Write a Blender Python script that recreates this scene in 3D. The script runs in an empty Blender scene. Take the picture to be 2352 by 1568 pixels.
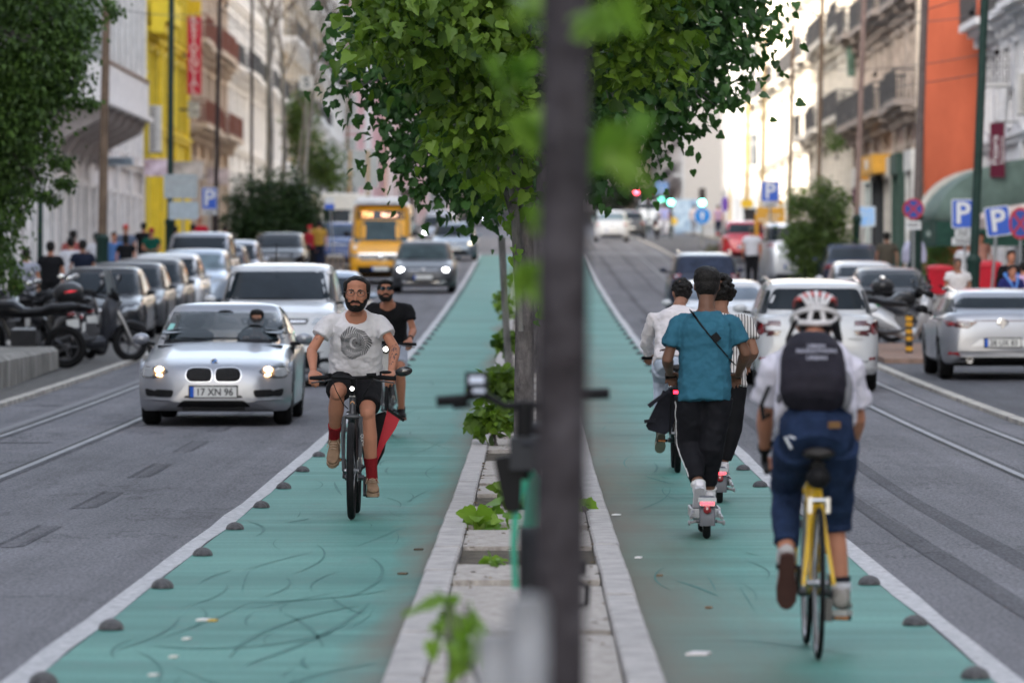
import bpy, math, random
import numpy as np
from mathutils import Vector, Matrix
from mathutils.bvhtree import BVHTree
from math import sin, cos, pi, radians as R, sqrt
sc = bpy.context.scene
col = sc.collection
random.seed(7)
F = 12087.0; H0 = 1.65
# ---------------------------------------------------------------- camera
cd = bpy.data.cameras.new('camera'); cam = bpy.data.objects.new('camera', cd); col.objects.link(cam)
cam.location = (0, 0, H0); cam.rotation_euler = (R(90), 0, 0)
cd.sensor_width = 36; cd.lens = F/2352*36
cd.shift_x = -49/2352; cd.shift_y = -124/2352
cd.clip_start = .5; cd.clip_end = 3000
cd.dof.use_dof = True; cd.dof.focus_distance = 39.5; cd.dof.aperture_fstop = 3.6
sc.camera = cam
# ---------------------------------------------------------------- sky and sun
SUN_EL, SUN_AZ = R(20), R(215)
w = bpy.data.worlds.new('World'); sc.world = w; w.use_nodes = True
nt = w.node_tree; bg = nt.nodes['Background']
sky = nt.nodes.new('ShaderNodeTexSky'); sky.sky_type = 'NISHITA'; sky.sun_disc = False
sky.sun_elevation = SUN_EL; sky.sun_rotation = SUN_AZ; sky.air_density = 1.0; sky.dust_density = 3.0; sky.ozone_density = 1.0
hs = nt.nodes.new('ShaderNodeHueSaturation'); hs.inputs['Saturation'].default_value = .50
nt.links.new(sky.outputs[0], hs.inputs['Color']); nt.links.new(hs.outputs[0], bg.inputs[0])
bg.inputs[1].default_value = .15
sl = bpy.data.lights.new('sun', 'SUN'); sl.energy = 2.0; sl.angle = R(.5); sl.color = (1, .86, .68)
so = bpy.data.objects.new('sun', sl); col.objects.link(so)
dv = -Vector((sin(SUN_AZ)*cos(SUN_EL), cos(SUN_AZ)*cos(SUN_EL), sin(SUN_EL)))
so.rotation_euler = dv.to_track_quat('-Z', 'Y').to_euler()
sc.view_settings.view_transform = 'Standard'; sc.view_settings.look = 'None'
sc.view_settings.exposure = 2.38; sc.view_settings.gamma = 1
sc.cycles.max_bounces = 6; sc.cycles.transparent_max_bounces = 6; sc.cycles.use_denoising = True
# ---------------------------------------------------------------- helpers
def X(px, Y): return (px-1225)*Y/F
def Z(py, Y): return H0-(py-660)*Y/F
PY = [-100, 38, 54, 75, 95, 125, 153, 168, 208, 264, 400, 550, 800, 1400]
PZ = [0, 0, .07, .25, .52, 1.02, 1.58, 1.9, 2.85, 3.95, 6.1, 8.6, 14, 26]
def pchip(x):
    x = min(max(x, PY[0]), PY[-1]-1e-6)
    n = len(PY); k = max(i for i in range(n-1) if PY[i] <= x)
    h = [PY[i+1]-PY[i] for i in range(n-1)]; d = [(PZ[i+1]-PZ[i])/h[i] for i in range(n-1)]
    def m(i):
        if i == 0: return d[0]
        if i == n-1: return d[-1]
        return 0 if d[i-1]*d[i] <= 0 else 2*d[i-1]*d[i]/(d[i-1]+d[i])
    t = (x-PY[k])/h[k]; a, b = m(k)*h[k], m(k+1)*h[k]
    return (2*t**3-3*t*t+1)*PZ[k]+(t**3-2*t*t+t)*a+(-2*t**3+3*t*t)*PZ[k+1]+(t**3-t*t)*b
GY = [-60, 0, 10] + [14+2*i for i in range(160)] + [340+20*i for i in range(54)]
GZ = [pchip(y) for y in GY]
def g(y): return float(np.interp(y, GY, GZ))
def yrows(y0, y1): return [y0]+[y for y in GY if y0+.01 < y < y1-.01]+[y1]

def mat(name, c, rough=.6, metal=0, var=.12, scale=6, bump=0, bscale=60, coat=0, emit=None, es=1, alpha=None, stretch=None, trans=0, spec=None, tint=None):
    m = bpy.data.materials.new(name); m.use_nodes = True; t = m.node_tree; b = t.nodes['Principled BSDF']
    b.inputs['Roughness'].default_value = rough; b.inputs['Metallic'].default_value = metal
    b.inputs['Coat Weight'].default_value = coat; b.inputs['Coat Roughness'].default_value = .08
    if spec is None: spec = .5 if (coat or metal or rough < .4) else (.12 if rough >= .6 else .22)
    b.inputs['Specular IOR Level'].default_value = spec
    b.inputs['Base Color'].default_value = (*c, 1)
    if var > 0:
        tc = t.nodes.new('ShaderNodeTexCoord'); mp = t.nodes.new('ShaderNodeMapping')
        if stretch: mp.inputs['Scale'].default_value = stretch
        n = t.nodes.new('ShaderNodeTexNoise'); n.inputs['Scale'].default_value = scale; n.inputs['Detail'].default_value = 6; n.inputs['Roughness'].default_value = .65
        r = t.nodes.new('ShaderNodeMapRange'); r.inputs['From Min'].default_value = .3; r.inputs['From Max'].default_value = .7
        mx = t.nodes.new('ShaderNodeMix'); mx.data_type = 'RGBA'
        c2 = tint if tint else tuple(max(0, v*(1-var*1.6)) for v in c)
        mx.inputs['A'].default_value = (*c2, 1); mx.inputs['B'].default_value = (*[min(1, v*(1+var)) for v in c], 1)
        t.links.new(tc.outputs['Object'], mp.inputs[0]); t.links.new(mp.outputs[0], n.inputs['Vector']); t.links.new(n.outputs['Fac'], r.inputs[0])
        t.links.new(r.outputs[0], mx.inputs['Factor']); t.links.new(mx.outputs['Result'], b.inputs['Base Color'])
    if bump > 0:
        tc2 = t.nodes.new('ShaderNodeTexCoord'); n2 = t.nodes.new('ShaderNodeTexNoise'); n2.inputs['Scale'].default_value = bscale; n2.inputs['Detail'].default_value = 4
        bp = t.nodes.new('ShaderNodeBump'); bp.inputs['Strength'].default_value = bump; bp.inputs['Distance'].default_value = .02
        t.links.new(tc2.outputs['Object'], n2.inputs['Vector']); t.links.new(n2.outputs['Fac'], bp.inputs['Height']); t.links.new(bp.outputs[0], b.inputs['Normal'])
    if emit:
        b.inputs['Emission Color'].default_value = (*emit, 1); b.inputs['Emission Strength'].default_value = es
    if trans: b.inputs['Transmission Weight'].default_value = trans
    if alpha is not None: b.inputs['Alpha'].default_value = alpha
    return m
_mc = {}
def C(c, rough=.6, metal=0, **k):
    key = (tuple(c), rough, metal, tuple(sorted(k.items(), key=str)))
    if key not in _mc: _mc[key] = mat('surface', c, rough, metal, **k)
    return _mc[key]

class MB:
    def __init__(s): s.v = []; s.f = []; s.m = []; s.cur = 0
    def add(s, vs, fs, M=None):
        o = len(s.v); s.v += [tuple(M @ Vector(p)) if M else tuple(p) for p in vs]
        s.f += [tuple(o+i for i in f) for f in fs]; s.m += [s.cur]*len(fs); return s
    def box(s, c, d, M=None, taper=1.0, rot=None):
        x, y, z = [t/2 for t in d]; vs = []
        for k, zz in enumerate((-z, z)):
            q = taper if k else 1
            for a, b in ((-1, -1), (1, -1), (1, 1), (-1, 1)): vs.append(Vector((a*x*q, b*y*q, zz)))
        if rot: Rm = Matrix.Rotation(rot[2], 3, 'Z') @ Matrix.Rotation(rot[1], 3, 'Y') @ Matrix.Rotation(rot[0], 3, 'X'); vs = [Rm @ v for v in vs]
        vs = [v+Vector(c) for v in vs]
        return s.add(vs, [(3, 2, 1, 0), (4, 5, 6, 7), (0, 1, 5, 4), (1, 2, 6, 5), (2, 3, 7, 6), (3, 0, 4, 7)], M)
    def loft(s, rings, caps=True, M=None):
        n = len(rings[0]); vs = [p for r in rings for p in r]; fs = []
        for i in range(len(rings)-1):
            for j in range(n):
                a, b = i*n+j, i*n+(j+1) % n; fs.append((a, b, b+n, a+n))
        if caps: fs.append(tuple(range(n))[::-1]); fs.append(tuple((len(rings)-1)*n+j for j in range(n)))
        return s.add(vs, fs, M)
    def tube(s, pts, rad, n=8, caps=True, flat=None, M=None):
        pts = [Vector(p) for p in pts]; k = len(pts)
        if not hasattr(rad, '__len__'): rad = [rad]*k
        rings = []; up = None
        for i, p in enumerate(pts):
            d = (pts[min(i+1, k-1)]-pts[max(i-1, 0)]).normalized()
            if up is None: up = d.orthogonal().normalized() if abs(d.z) > .9 or flat is None else Vector((0, 0, 1))
            if flat is not None and i == 0: up = Vector(flat)
            x = d.cross(up)
            if x.length < 1e-5: x = d.orthogonal()
            x.normalize(); up = x.cross(d).normalized(); r = rad[i]; ra, rb = r if hasattr(r, '__len__') else (r, r)
            rings.append([p+x*(ra*cos(2*pi*j/n))+up*(rb*sin(2*pi*j/n)) for j in range(n)])
        return s.loft(rings, caps, M)
    def ell(s, c, r, n=12, m=8, rot=None, M=None):
        rings = []; Rm = Matrix.Identity(3)
        if rot: Rm = Matrix.Rotation(rot[2], 3, 'Z') @ Matrix.Rotation(rot[1], 3, 'Y') @ Matrix.Rotation(rot[0], 3, 'X')
        for i in range(m+1):
            a = -pi/2+pi*(i*.98+m*.01)/m
            rings.append([Rm @ Vector((r[0]*cos(a)*cos(2*pi*j/n), r[1]*cos(a)*sin(2*pi*j/n), r[2]*sin(a)))+Vector(c) for j in range(n)])
        return s.loft(rings, True, M)
    def lathe(s, prof, c=(0, 0, 0), axis='z', n=24, M=None, caps=True):
        rings = []
        for r, h in prof:
            rg = []
            for j in range(n):
                a = 2*pi*j/n; q = (r*cos(a), r*sin(a), h)
                if axis == 'y': q = (q[0], q[2], q[1])
                if axis == 'x': q = (q[2], q[0], q[1])
                rg.append(Vector(q)+Vector(c))
            rings.append(rg)
        return s.loft(rings, caps, M)
    def prism(s, poly, axis, a0, a1, M=None):
        n = len(poly); vs = []
        for a in (a0, a1):
            for p, q in poly: vs.append({'x': (a, p, q), 'y': (p, a, q), 'z': (p, q, a)}[axis])
        fs = [tuple(range(n))[::-1], tuple(range(n, 2*n))]+[(j, (j+1) % n, (j+1) % n+n, j+n) for j in range(n)]
        return s.add(vs, fs, M)
    def mesh(s, name):
        me = bpy.data.meshes.new(name); me.from_pydata(s.v, [], s.f); me.validate(); 
        return me
def obj(name, mb, mats, parent=None, smooth=True, loc=None, mods=(), **tags):
    me = mb.mesh(name) if isinstance(mb, MB) else mb
    if not hasattr(mats, '__len__'): mats = [mats]
    for m in mats: me.materials.append(m)
    if isinstance(mb, MB) and len(mats) > 1 and len(me.polygons) == len(mb.m): me.polygons.foreach_set('material_index', mb.m)
    if isinstance(mb, MB):
        import bmesh
        bm = bmesh.new(); bm.from_mesh(me); bmesh.ops.recalc_face_normals(bm, faces=bm.faces); bm.to_mesh(me); bm.free()
    me.polygons.foreach_set('use_smooth', [smooth]*len(me.polygons))
    if smooth: me.set_sharp_from_angle(angle=R(38)) if hasattr(me, 'set_sharp_from_angle') else None
    o = bpy.data.objects.new(name, me); col.objects.link(o)
    if parent: o.parent = parent
    if loc: o.location = loc
    for k, v in tags.items(): o[k] = v
    return o
def remesh(o, vox, smooth=3, disp=0, dscale=.12, seed=0):
    m = o.modifiers.new('Remesh', 'REMESH'); m.mode = 'VOXEL'; m.voxel_size = vox; m.use_smooth_shade = True
    if smooth: s = o.modifiers.new('Smooth', 'SMOOTH'); s.factor = .5; s.iterations = smooth
    if disp:
        t = bpy.data.textures.new('folds', 'CLOUDS'); t.noise_scale = dscale; t.noise_depth = 2
        d = o.modifiers.new('Displace', 'DISPLACE'); d.texture = t; d.strength = disp; d.mid_level = .5
    return o
def thing(name, label, cat, loc=(0, 0, 0), rz=0, group=None, rot=None):
    o = bpy.data.objects.new(name, None); col.objects.link(o); o.location = loc; o.rotation_euler = rot or (0, 0, rz)
    o.empty_display_size = .2; o['label'] = label; o['category'] = cat
    if group: o['group'] = group
    return o
def tag(o, label, cat, group=None):
    o['label'] = label; o['category'] = cat
    if group: o['group'] = group
    return o
def text(name, s, size, m, parent, loc, rot, depth=.002, align='CENTER', squash=1.0, bold=0, spacing=1.0):
    cu = bpy.data.curves.new('t', 'FONT'); cu.body = s; cu.size = size; cu.align_x = align; cu.align_y = 'CENTER'; cu.extrude = depth; cu.offset = bold; cu.space_character = spacing; cu.resolution_u = 3
    if '\n' in s: cu.space_line = .85
    t = bpy.data.objects.new('t', cu); col.objects.link(t); bpy.context.view_layer.update()
    me = bpy.data.meshes.new_from_object(t.evaluated_get(bpy.context.evaluated_depsgraph_get())); bpy.data.objects.remove(t)
    me.materials.clear(); me.materials.append(m)
    o = bpy.data.objects.new(name, me); col.objects.link(o); o.parent = parent; o.location = loc; o.rotation_euler = rot; o.scale = (squash, 1, 1)
    return o
def lerp(a, b, t): return a+(b-a)*t
# ================================================================ ground
def strip(name, x0, x1, y0, y1, dz, m, **tags):
    """sheet following the road's slope; x0/x1 may be functions of y"""
    mb = MB(); ys = yrows(y0, y1); fx0 = x0 if callable(x0) else (lambda y: x0); fx1 = x1 if callable(x1) else (lambda y: x1)
    vs = []
    for y in ys: vs += [(fx0(y), y, g(y)+dz), (fx1(y), y, g(y)+dz)]
    mb.add(vs, [(2*i, 2*i+1, 2*i+3, 2*i+2) for i in range(len(ys)-1)])
    return obj(name, mb, m, smooth=True, **tags)
def solid(name, x0, x1, y0, y1, z0, z1, m, parent=None, **tags):
    mb = MB(); rings = []
    for y in yrows(y0, y1):
        e = g(y); rings.append([(x0, y, e+z0), (x1, y, e+z0), (x1, y, e+z1), (x0, y, e+z1)])
    mb.loft(rings); return obj(name, mb, m, parent, smooth=False, **tags)
def nodes(m): return m.node_tree, m.node_tree.nodes, m.node_tree.links
def m_asphalt(name, base, patch=True):
    m = mat(name, base, .82, var=0); t, N, L = nodes(m); b = N['Principled BSDF']
    geo = N.new('ShaderNodeNewGeometry'); mp = N.new('ShaderNodeMapping'); mp.inputs['Scale'].default_value = (1, .22, 1); L.new(geo.outputs['Position'], mp.inputs[0])
    def noise(sc_, det, vec): n = N.new('ShaderNodeTexNoise'); n.inputs['Scale'].default_value = sc_; n.inputs['Detail'].default_value = det; n.inputs['Roughness'].default_value = .7; L.new(vec, n.inputs['Vector']); return n
    n1 = noise(.5, 5, mp.outputs[0]); n2 = noise(45, 3, mp.outputs[0])
    mp2 = N.new('ShaderNodeMapping'); mp2.inputs['Scale'].default_value = (3.2, .03, 1); L.new(geo.outputs['Position'], mp2.inputs[0]); n3 = noise(1, 4, mp2.outputs[0])
    def rng(n, a, b2, lo, hi): r = N.new('ShaderNodeMapRange'); r.inputs['From Min'].default_value = a; r.inputs['From Max'].default_value = b2; r.inputs['To Min'].default_value = lo; r.inputs['To Max'].default_value = hi; L.new(n.outputs['Fac'], r.inputs[0]); return r
    r1 = rng(n1, .32, .68, .72, 1.20); r2 = rng(n2, .3, .7, .55, 1.5); r3 = rng(n3, .35, .65, .88, 1.1)
    def mul(a, b2): q = N.new('ShaderNodeMath'); q.operation = 'MULTIPLY'; L.new(a, q.inputs[0]); L.new(b2, q.inputs[1]); return q.outputs[0]
    k = mul(mul(r1.outputs[0], r2.outputs[0]), r3.outputs[0])
    vo = N.new('ShaderNodeTexVoronoi'); vo.feature = 'DISTANCE_TO_EDGE'; vo.inputs['Scale'].default_value = .55; mp3 = N.new('ShaderNodeMapping'); mp3.inputs['Scale'].default_value = (1, .35, 1); L.new(geo.outputs['Position'], mp3.inputs[0])
    nd = noise(2.5, 4, mp3.outputs[0]); ad = N.new('ShaderNodeVectorMath'); ad.operation = 'ADD'; L.new(mp3.outputs[0], ad.inputs[0]); L.new(nd.outputs['Color'], ad.inputs[1]); L.new(ad.outputs[0], vo.inputs['Vector'])
    rv = N.new('ShaderNodeMapRange'); rv.inputs['From Min'].default_value = .0; rv.inputs['From Max'].default_value = .018; rv.inputs['To Min'].default_value = .62; rv.inputs['To Max'].default_value = 1; L.new(vo.outputs['Distance'], rv.inputs[0])
    n5 = noise(.35, 3, geo.outputs['Position']); r5 = rng(n5, .50, .58, 1, 0); mxc = N.new('ShaderNodeMath'); mxc.operation = 'MAXIMUM'; L.new(rv.outputs[0], mxc.inputs[0]); L.new(r5.outputs[0], mxc.inputs[1]); k = mul(k, mxc.outputs[0])
    n6 = noise(1.7, 5, mp.outputs[0]); r6 = rng(n6, .60, .70, 1, .74); k = mul(k, r6.outputs[0])
    v = N.new('ShaderNodeVectorMath'); v.operation = 'SCALE'; v.inputs[0].default_value = base; L.new(k, v.inputs['Scale'])
    L.new(v.outputs[0], b.inputs['Base Color'])
    bp = N.new('ShaderNodeBump'); bp.inputs['Strength'].default_value = .25; bp.inputs['Distance'].default_value = .01; L.new(n2.outputs['Fac'], bp.inputs['Height']); L.new(bp.outputs[0], b.inputs['Normal'])
    return m
A1 = m_asphalt('asphalt', (.138, .136, .148)); A2 = m_asphalt('old_asphalt', (.108, .105, .115)); A3 = m_asphalt('dark_asphalt', (.082, .081, .090))
strip('ground', -200, 200, -60, 1400, -.05, C((.16, .15, .14), .9), kind='structure')
strip('road', -6.6, 5.6, -60, 1390, 0, A1, kind='structure')
# green cycle lanes: worn teal paint, dirt towards the kerb
def m_green(side):
    m = mat('green_lane_paint', (.06, .27, .22), .62, var=0); t, N, L = nodes(m); b = N['Principled BSDF']
    geo = N.new('ShaderNodeNewGeometry'); sep = N.new('ShaderNodeSeparateXYZ'); L.new(geo.outputs['Position'], sep.inputs[0])
    def noise(scale, sc_, det=5, dist=0, rough=.65):
        mp = N.new('ShaderNodeMapping'); mp.inputs['Scale'].default_value = scale; L.new(geo.outputs['Position'], mp.inputs[0])
        n = N.new('ShaderNodeTexNoise'); n.inputs['Scale'].default_value = sc_; n.inputs['Detail'].default_value = det; n.inputs['Distortion'].default_value = dist; n.inputs['Roughness'].default_value = rough; L.new(mp.outputs[0], n.inputs['Vector']); return n.outputs['Fac']
    def rng(s_, a, b2, lo=0, hi=1):
        r = N.new('ShaderNodeMapRange'); r.inputs['From Min'].default_value = a; r.inputs['From Max'].default_value = b2; r.inputs['To Min'].default_value = lo; r.inputs['To Max'].default_value = hi; L.new(s_, r.inputs[0]); return r.outputs[0]
    def mix(f, a, b2):
        x = N.new('ShaderNodeMix'); x.data_type = 'RGBA'; L.new(f, x.inputs['Factor'])
        for s_, i in ((a, 'A'), (b2, 'B')):
            if isinstance(s_, tuple): x.inputs[i].default_value = (*s_, 1)
            else: L.new(s_, x.inputs[i])
        return x.outputs['Result']
    band = noise((.25, 1.1, 1), .6, 5)      # bands across the lane
    base = mix(rng(band, .35, .65), (.050, .168, .142), (.098, .268, .225))
    band2 = noise((.12, .9, 1), 3.5, 4)
    base = mix(rng(band2, .5, .72, 0, .55), base, (.13, .34, .285))
    fine = noise((1, .3, 1), 50, 3); base = mix(rng(fine, .3, .7, 0, .35), base, (.03, .13, .11))
    wear = noise((1, .35, 1), 2.2, 8, .3, .75); base = mix(rng(wear, .56, .72, 0, .6), base, (.10, .16, .15))
    # dirt band beside the kerb
    ab = N.new('ShaderNodeMath'); ab.operation = 'ABSOLUTE'; L.new(sep.outputs[0], ab.inputs[0])
    dn = noise((1, .12, 1), 1.3, 5, .4); off = N.new('ShaderNodeMath'); off.operation = 'MULTIPLY_ADD'; L.new(dn, off.inputs[0]); off.inputs[1].default_value = -.9; L.new(ab.outputs[0], off.inputs[2])
    w_ = .34 if side < 0 else .75
    base = mix(rng(off.outputs[0], .10 if side < 0 else .05, .10+w_, .92, 0), base, (.125, .100, .070))
    L.new(base, b.inputs['Base Color']); 
    bp = N.new('ShaderNodeBump'); bp.inputs['Strength'].default_value = .2; bp.inputs['Distance'].default_value = .006; L.new(fine, bp.inputs['Height']); L.new(bp.outputs[0], b.inputs['Normal'])
    return m
strip('cycle_lane', -2.1, -.58, 12, 212, .004, m_green(-1), kind='structure')
strip('cycle_lane', .5, 1.93, 12, 212, .004, m_green(1), kind='structure')
PW = mat('worn_white_paint', (.46, .45, .46), .6, var=.22, scale=16, tint=(.20, .20, .21))
random.seed(3)
WX = [random.uniform(-1, 1)*.012 for _ in range(400)]
strip('lane_line', lambda y: -2.225+WX[int(y) % 400], lambda y: -2.10+WX[int(y+31) % 400], 12, 214, .008, PW, kind='structure')
strip('lane_line', lambda y: 1.93+WX[int(y+57) % 400], lambda y: 2.05+WX[int(y+90) % 400], 12, 214, .008, PW, kind='structure')
# crossings far up the road
for yy in (214, 219): strip('crossing_line', -6.5, 5.5, yy, yy+.9, .008, PW, kind='structure')
# lighter/darker repair bands
for x0, x1, y0, y1 in ((2.42, 2.56, 14, 120), (2.86, 3.02, 14, 120), (2.6, 2.75, 120, 260), (3.5, 3.62, 90, 260)):
    strip('repair_band', lambda y: x0+.02*sin(y*.31), lambda y: x1+.025*sin(y*.27), y0, y1, .004, A3, kind='structure')
strip('repair_band', 2.57, 2.85, 14, 60, .003, m_asphalt('pale_asphalt', (.14, .138, .15)), kind='structure')
# ghost dashes of a removed lane line
yy = 15.6
while yy < 110:
    xx = -3.45-(yy-36)*.004
    strip('dash_outline', xx, xx+.03, yy, yy+3.2, .004, A3, kind='structure')
    strip('dash_outline', xx+.15, xx+.19, yy+.2, yy+3.0, .004, A3, kind='structure')
    strip('dash_patch', xx+.034, xx+.146, yy+.1, yy+3.1, .003, A2, kind='structure')
    yy += 5.9
# tram rails
RS = mat('rail_steel', (.20, .20, .21), .55, .3, var=.25, scale=3); RG = C((.03, .03, .03), .7)
for xr in (-4.58, -5.62, 4.22, 4.98):
    strip('tram_rail', xr-.03, xr+.035, -20, 420, .006, RS, kind='structure')
    strip('rail_groove', xr-.075, xr-.035, -20, 420, .006, RG, kind='structure')
    strip('rail_edge', xr+.04, xr+.10, -20, 420, .0045, A3, kind='structure')
# concrete edging of the left track (pale band)
strip('track_band', -5.86, -5.74, -20, 200, .005, C((.20, .20, .21), .8), kind='structure')
# transverse joints in the left road
for yy, x0, x1 in ((44, -6.5, -5.0), (53.5, -6.5, -4.9), (66, -6.5, -5.9), (74, -6.5, -5.9), (31.5, -6.5, -4.4)):
    strip('road_joint', x0, x1, yy, yy+.28, .0035, A3, kind='structure')
# skid marks: thin curved dark sheets on the lanes
SK = mat('tyre_rubber_mark', (.035, .085, .080), .7, var=.5, scale=6, tint=(.06, .19, .16))
random.seed(11)
def skid(x, y, a, ln, wd, cv):
    mb = MB(); n = 14; vs = []; px_, py_ = x, y
    for i in range(n+1):
        t = i/n; th = a+cv*(t-.5)*2; w_ = wd*(sin(pi*min(max(t, .04), .96)))**.6
        nx, ny = -sin(th), cos(th)
        vs += [(px_-nx*w_, py_-ny*w_*3, g(py_)+.0065), (px_+nx*w_, py_+ny*w_*3, g(py_)+.0065)]
        px_ += cos(th)*ln/n; py_ += sin(th)*ln/n*4
    xs = [v[0] for v in vs]
    lo, hi = (-2.02, -.62) if x < 0 else (.54, 1.9)
    if min(xs) < lo or max(xs) > hi or min(v[1] for v in vs) < 12.2 or max(v[1] for v in vs) > 205: return
    mb.add(vs, [(2*i, 2*i+1, 2*i+3, 2*i+2) for i in range(n)]); obj('skid_mark', mb, SK, kind='structure')
for i in range(150):
    s = random.choice((-1, -1, 1)); x = random.uniform(-1.95, -.75) if s < 0 else random.uniform(.7, 1.85)
    y = 20+random.random()**1.3*70
    skid(x, y, random.uniform(1.15, 2.1) if random.random() < .75 else random.uniform(0, 6.3), random.uniform(.12, .8)*(1 if random.random() < .8 else 1.6), random.choice((.003, .005, .007, .012)), random.uniform(-.6, .6))
skid(-1.75, 24.2, .35, .9, .012, .7); skid(-1.35, 23.4, 1.1, 1.1, .016, -.5); skid(-1.25, 23.0, 1.25, 1.2, .018, .25); skid(-1.5, 27.5, .4, .8, .01, .3)
# pavement, median
CON = mat('concrete_kerb', (.43, .405, .39), .85, var=.16, scale=7, bump=.3, bscale=40, tint=(.29, .275, .265))
SLAB = mat('concrete_slab', (.43, .395, .365), .9, var=.2, scale=14, bump=.8, bscale=28, tint=(.25, .225, .20))
SOIL = mat('median_soil', (.11, .095, .075), .95, var=.4, scale=12, bump=1, bscale=30)
solid('median_bed', -.43, .36, 10, 230, -.1, .055, SOIL, kind='structure')
random.seed(5)
def kerbs(xa, xb, top, y0, y1, L_, nm, worn=.006):
    y = y0
    while y < y1:
        mb = MB(); l = L_-.006; j = random.uniform(-worn, worn); tz = top+random.uniform(-.006, .004); ya, yb = y, y+l; inn = .012
        rings = []
        for yy, q in ((ya, .4), (ya+.02, 0), (yb-.02, 0), (yb, .4)):
            e = g(yy); d = .008*q
            rings.append([(xa+j+d, yy, e-.1), (xb+j-d, yy, e-.1), (xb+j-d, yy, e+tz-inn-d), (xb+j-inn-d, yy, e+tz-d), (xa+j+inn+d, yy, e+tz-d), (xa+j+d, yy, e+tz-inn-d)])
        mb.loft(rings); o = obj(nm, mb, CON, smooth=False, kind='structure'); y += L_
kerbs(-.60, -.435, .105, 12, 84, 1.3, 'kerb_stone', .003); kerbs(.365, .52, .105, 12.3, 84.3, 1.3, 'kerb_stone', .003)
solid('kerb', -.60, -.435, 84, 230, -.1, .105, CON, kind='structure'); solid('kerb', .365, .52, 84.3, 230, -.1, .105, CON, kind='structure')
yy = 12.5
while yy < 110:
    l = random.choice((2.2, 3.0, 3.6, 1.6)); mb = MB()
    if 29.5 < yy < 31 or 37.2 < yy < 39 or 46 < yy < 48.5: yy += 2.0; continue
    e = g(yy+l/2); j = random.uniform(-.02, .02); mb.prism([(-.428, yy), (.356, yy+j*2), (.358, yy+l-.07), (-.426, yy+l-.06+j*2)], 'z', e+.02, e+.085+random.uniform(-.01, .01))
    obj('median_slab', mb, SLAB, smooth=False, kind='structure'); yy += l+random.uniform(.1, .45)
# outer kerbs, parking strips, pavements
KW = mat('worn_kerb_stone', (.46, .43, .38), .8, var=.25, scale=3, tint=(.22, .21, .20))
solid('kerb', -6.74, -6.60, -20, 94, -.08, .055, KW, kind='structure'); solid('kerb', -6.74, -6.60, 94, 420, -.08, .05, KW, kind='structure')
solid('kerb', 5.46, 5.60, -20, 420, -.08, .05, KW, kind='structure')
COB = mat('grey_cobble', (.125, .12, .115), .9, var=.35, scale=14, bump=.6, bscale=12)
strip('parking_strip', -9.3, -6.74, -20, 420, .03, COB, kind='structure')
strip('parking_strip', 5.6, 9.4, -20, 420, .02, m_asphalt('parking_asphalt', (.085, .085, .095)), kind='structure')
PAV = mat('pale_paving', (.30, .28, .25), .9, var=.2, scale=6, tint=(.2, .185, .17))
solid('pavement', -15, -9.3, -40, 1000, -.05, .14, PAV, kind='structure'); solid('pavement', 9.4, 20, -20, 1000, -.05, .12, PAV, kind='structure')
solid('pavement', 5.75, 9.4, 86, 96, 0, .10, mat('brick_paving', (.28, .19, .15), .9, var=.25, scale=5), kind='structure')
# litter on the lanes
for x, y, s_, c in ((-1.63, 26, .035, (.7, .7, .68)), (-1.58, 25.95, .025, (.6, .42, .12)), (-1.62, 24.6, .022, (.7, .7, .66)), (-1.60, 23.4, .02, (.65, .65, .6)), (-1.61, 22.3, .022, (.65, .65, .62)), (.60, 38, .035, (.75, .75, .75)), (.64, 32.0, .025, (.75, .72, .72)), (.74, 23.6, .06, (.75, .7, .7)), (.9, 27, .02, (.2, .13, .08)), (.72, 30, .02, (.2, .15, .1)), (-.75, 30.2, .03, (.12, .09, .06)), (-.72, 33, .03, (.1, .08, .06))):
    mb = MB(); mb.prism([(x-s_, y-s_*1.2), (x+s_*.6, y-s_), (x+s_, y+s_*.8), (x-s_*.3, y+s_*1.6)], 'z', g(y)+.006, g(y)+.016)
    obj('scrap_of_litter', mb, C(c, .8, var=0), smooth=False, kind='stuff')
rng_ = np.random.default_rng(4); nn = 420; yy_ = rng_.uniform(14, 75, nn); xx_ = np.where(rng_.random(nn) < .6, rng_.uniform(-.40, .34, nn), rng_.choice([-.42, .355], nn)+rng_.normal(0, .012, nn)); mb = MB()
for x, y in zip(xx_, yy_):
    s_ = rng_.uniform(.008, .028); a = rng_.uniform(0, 6.28); z = g(y)+.096; ca, sa = cos(a)*s_, sin(a)*s_; mb.add([(x+ca, y+sa*1.5, z), (x-sa*.5, y+ca*.8, z+.006), (x-ca, y-sa*1.5, z+.002), (x+sa*.5, y-ca*.8, z+.008)], [(0, 1, 2, 3)])
obj('leaf_litter', mb, mat('dead_leaf', (.17, .12, .06), .9, var=.6, scale=3), smooth=False, kind='stuff')
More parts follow.
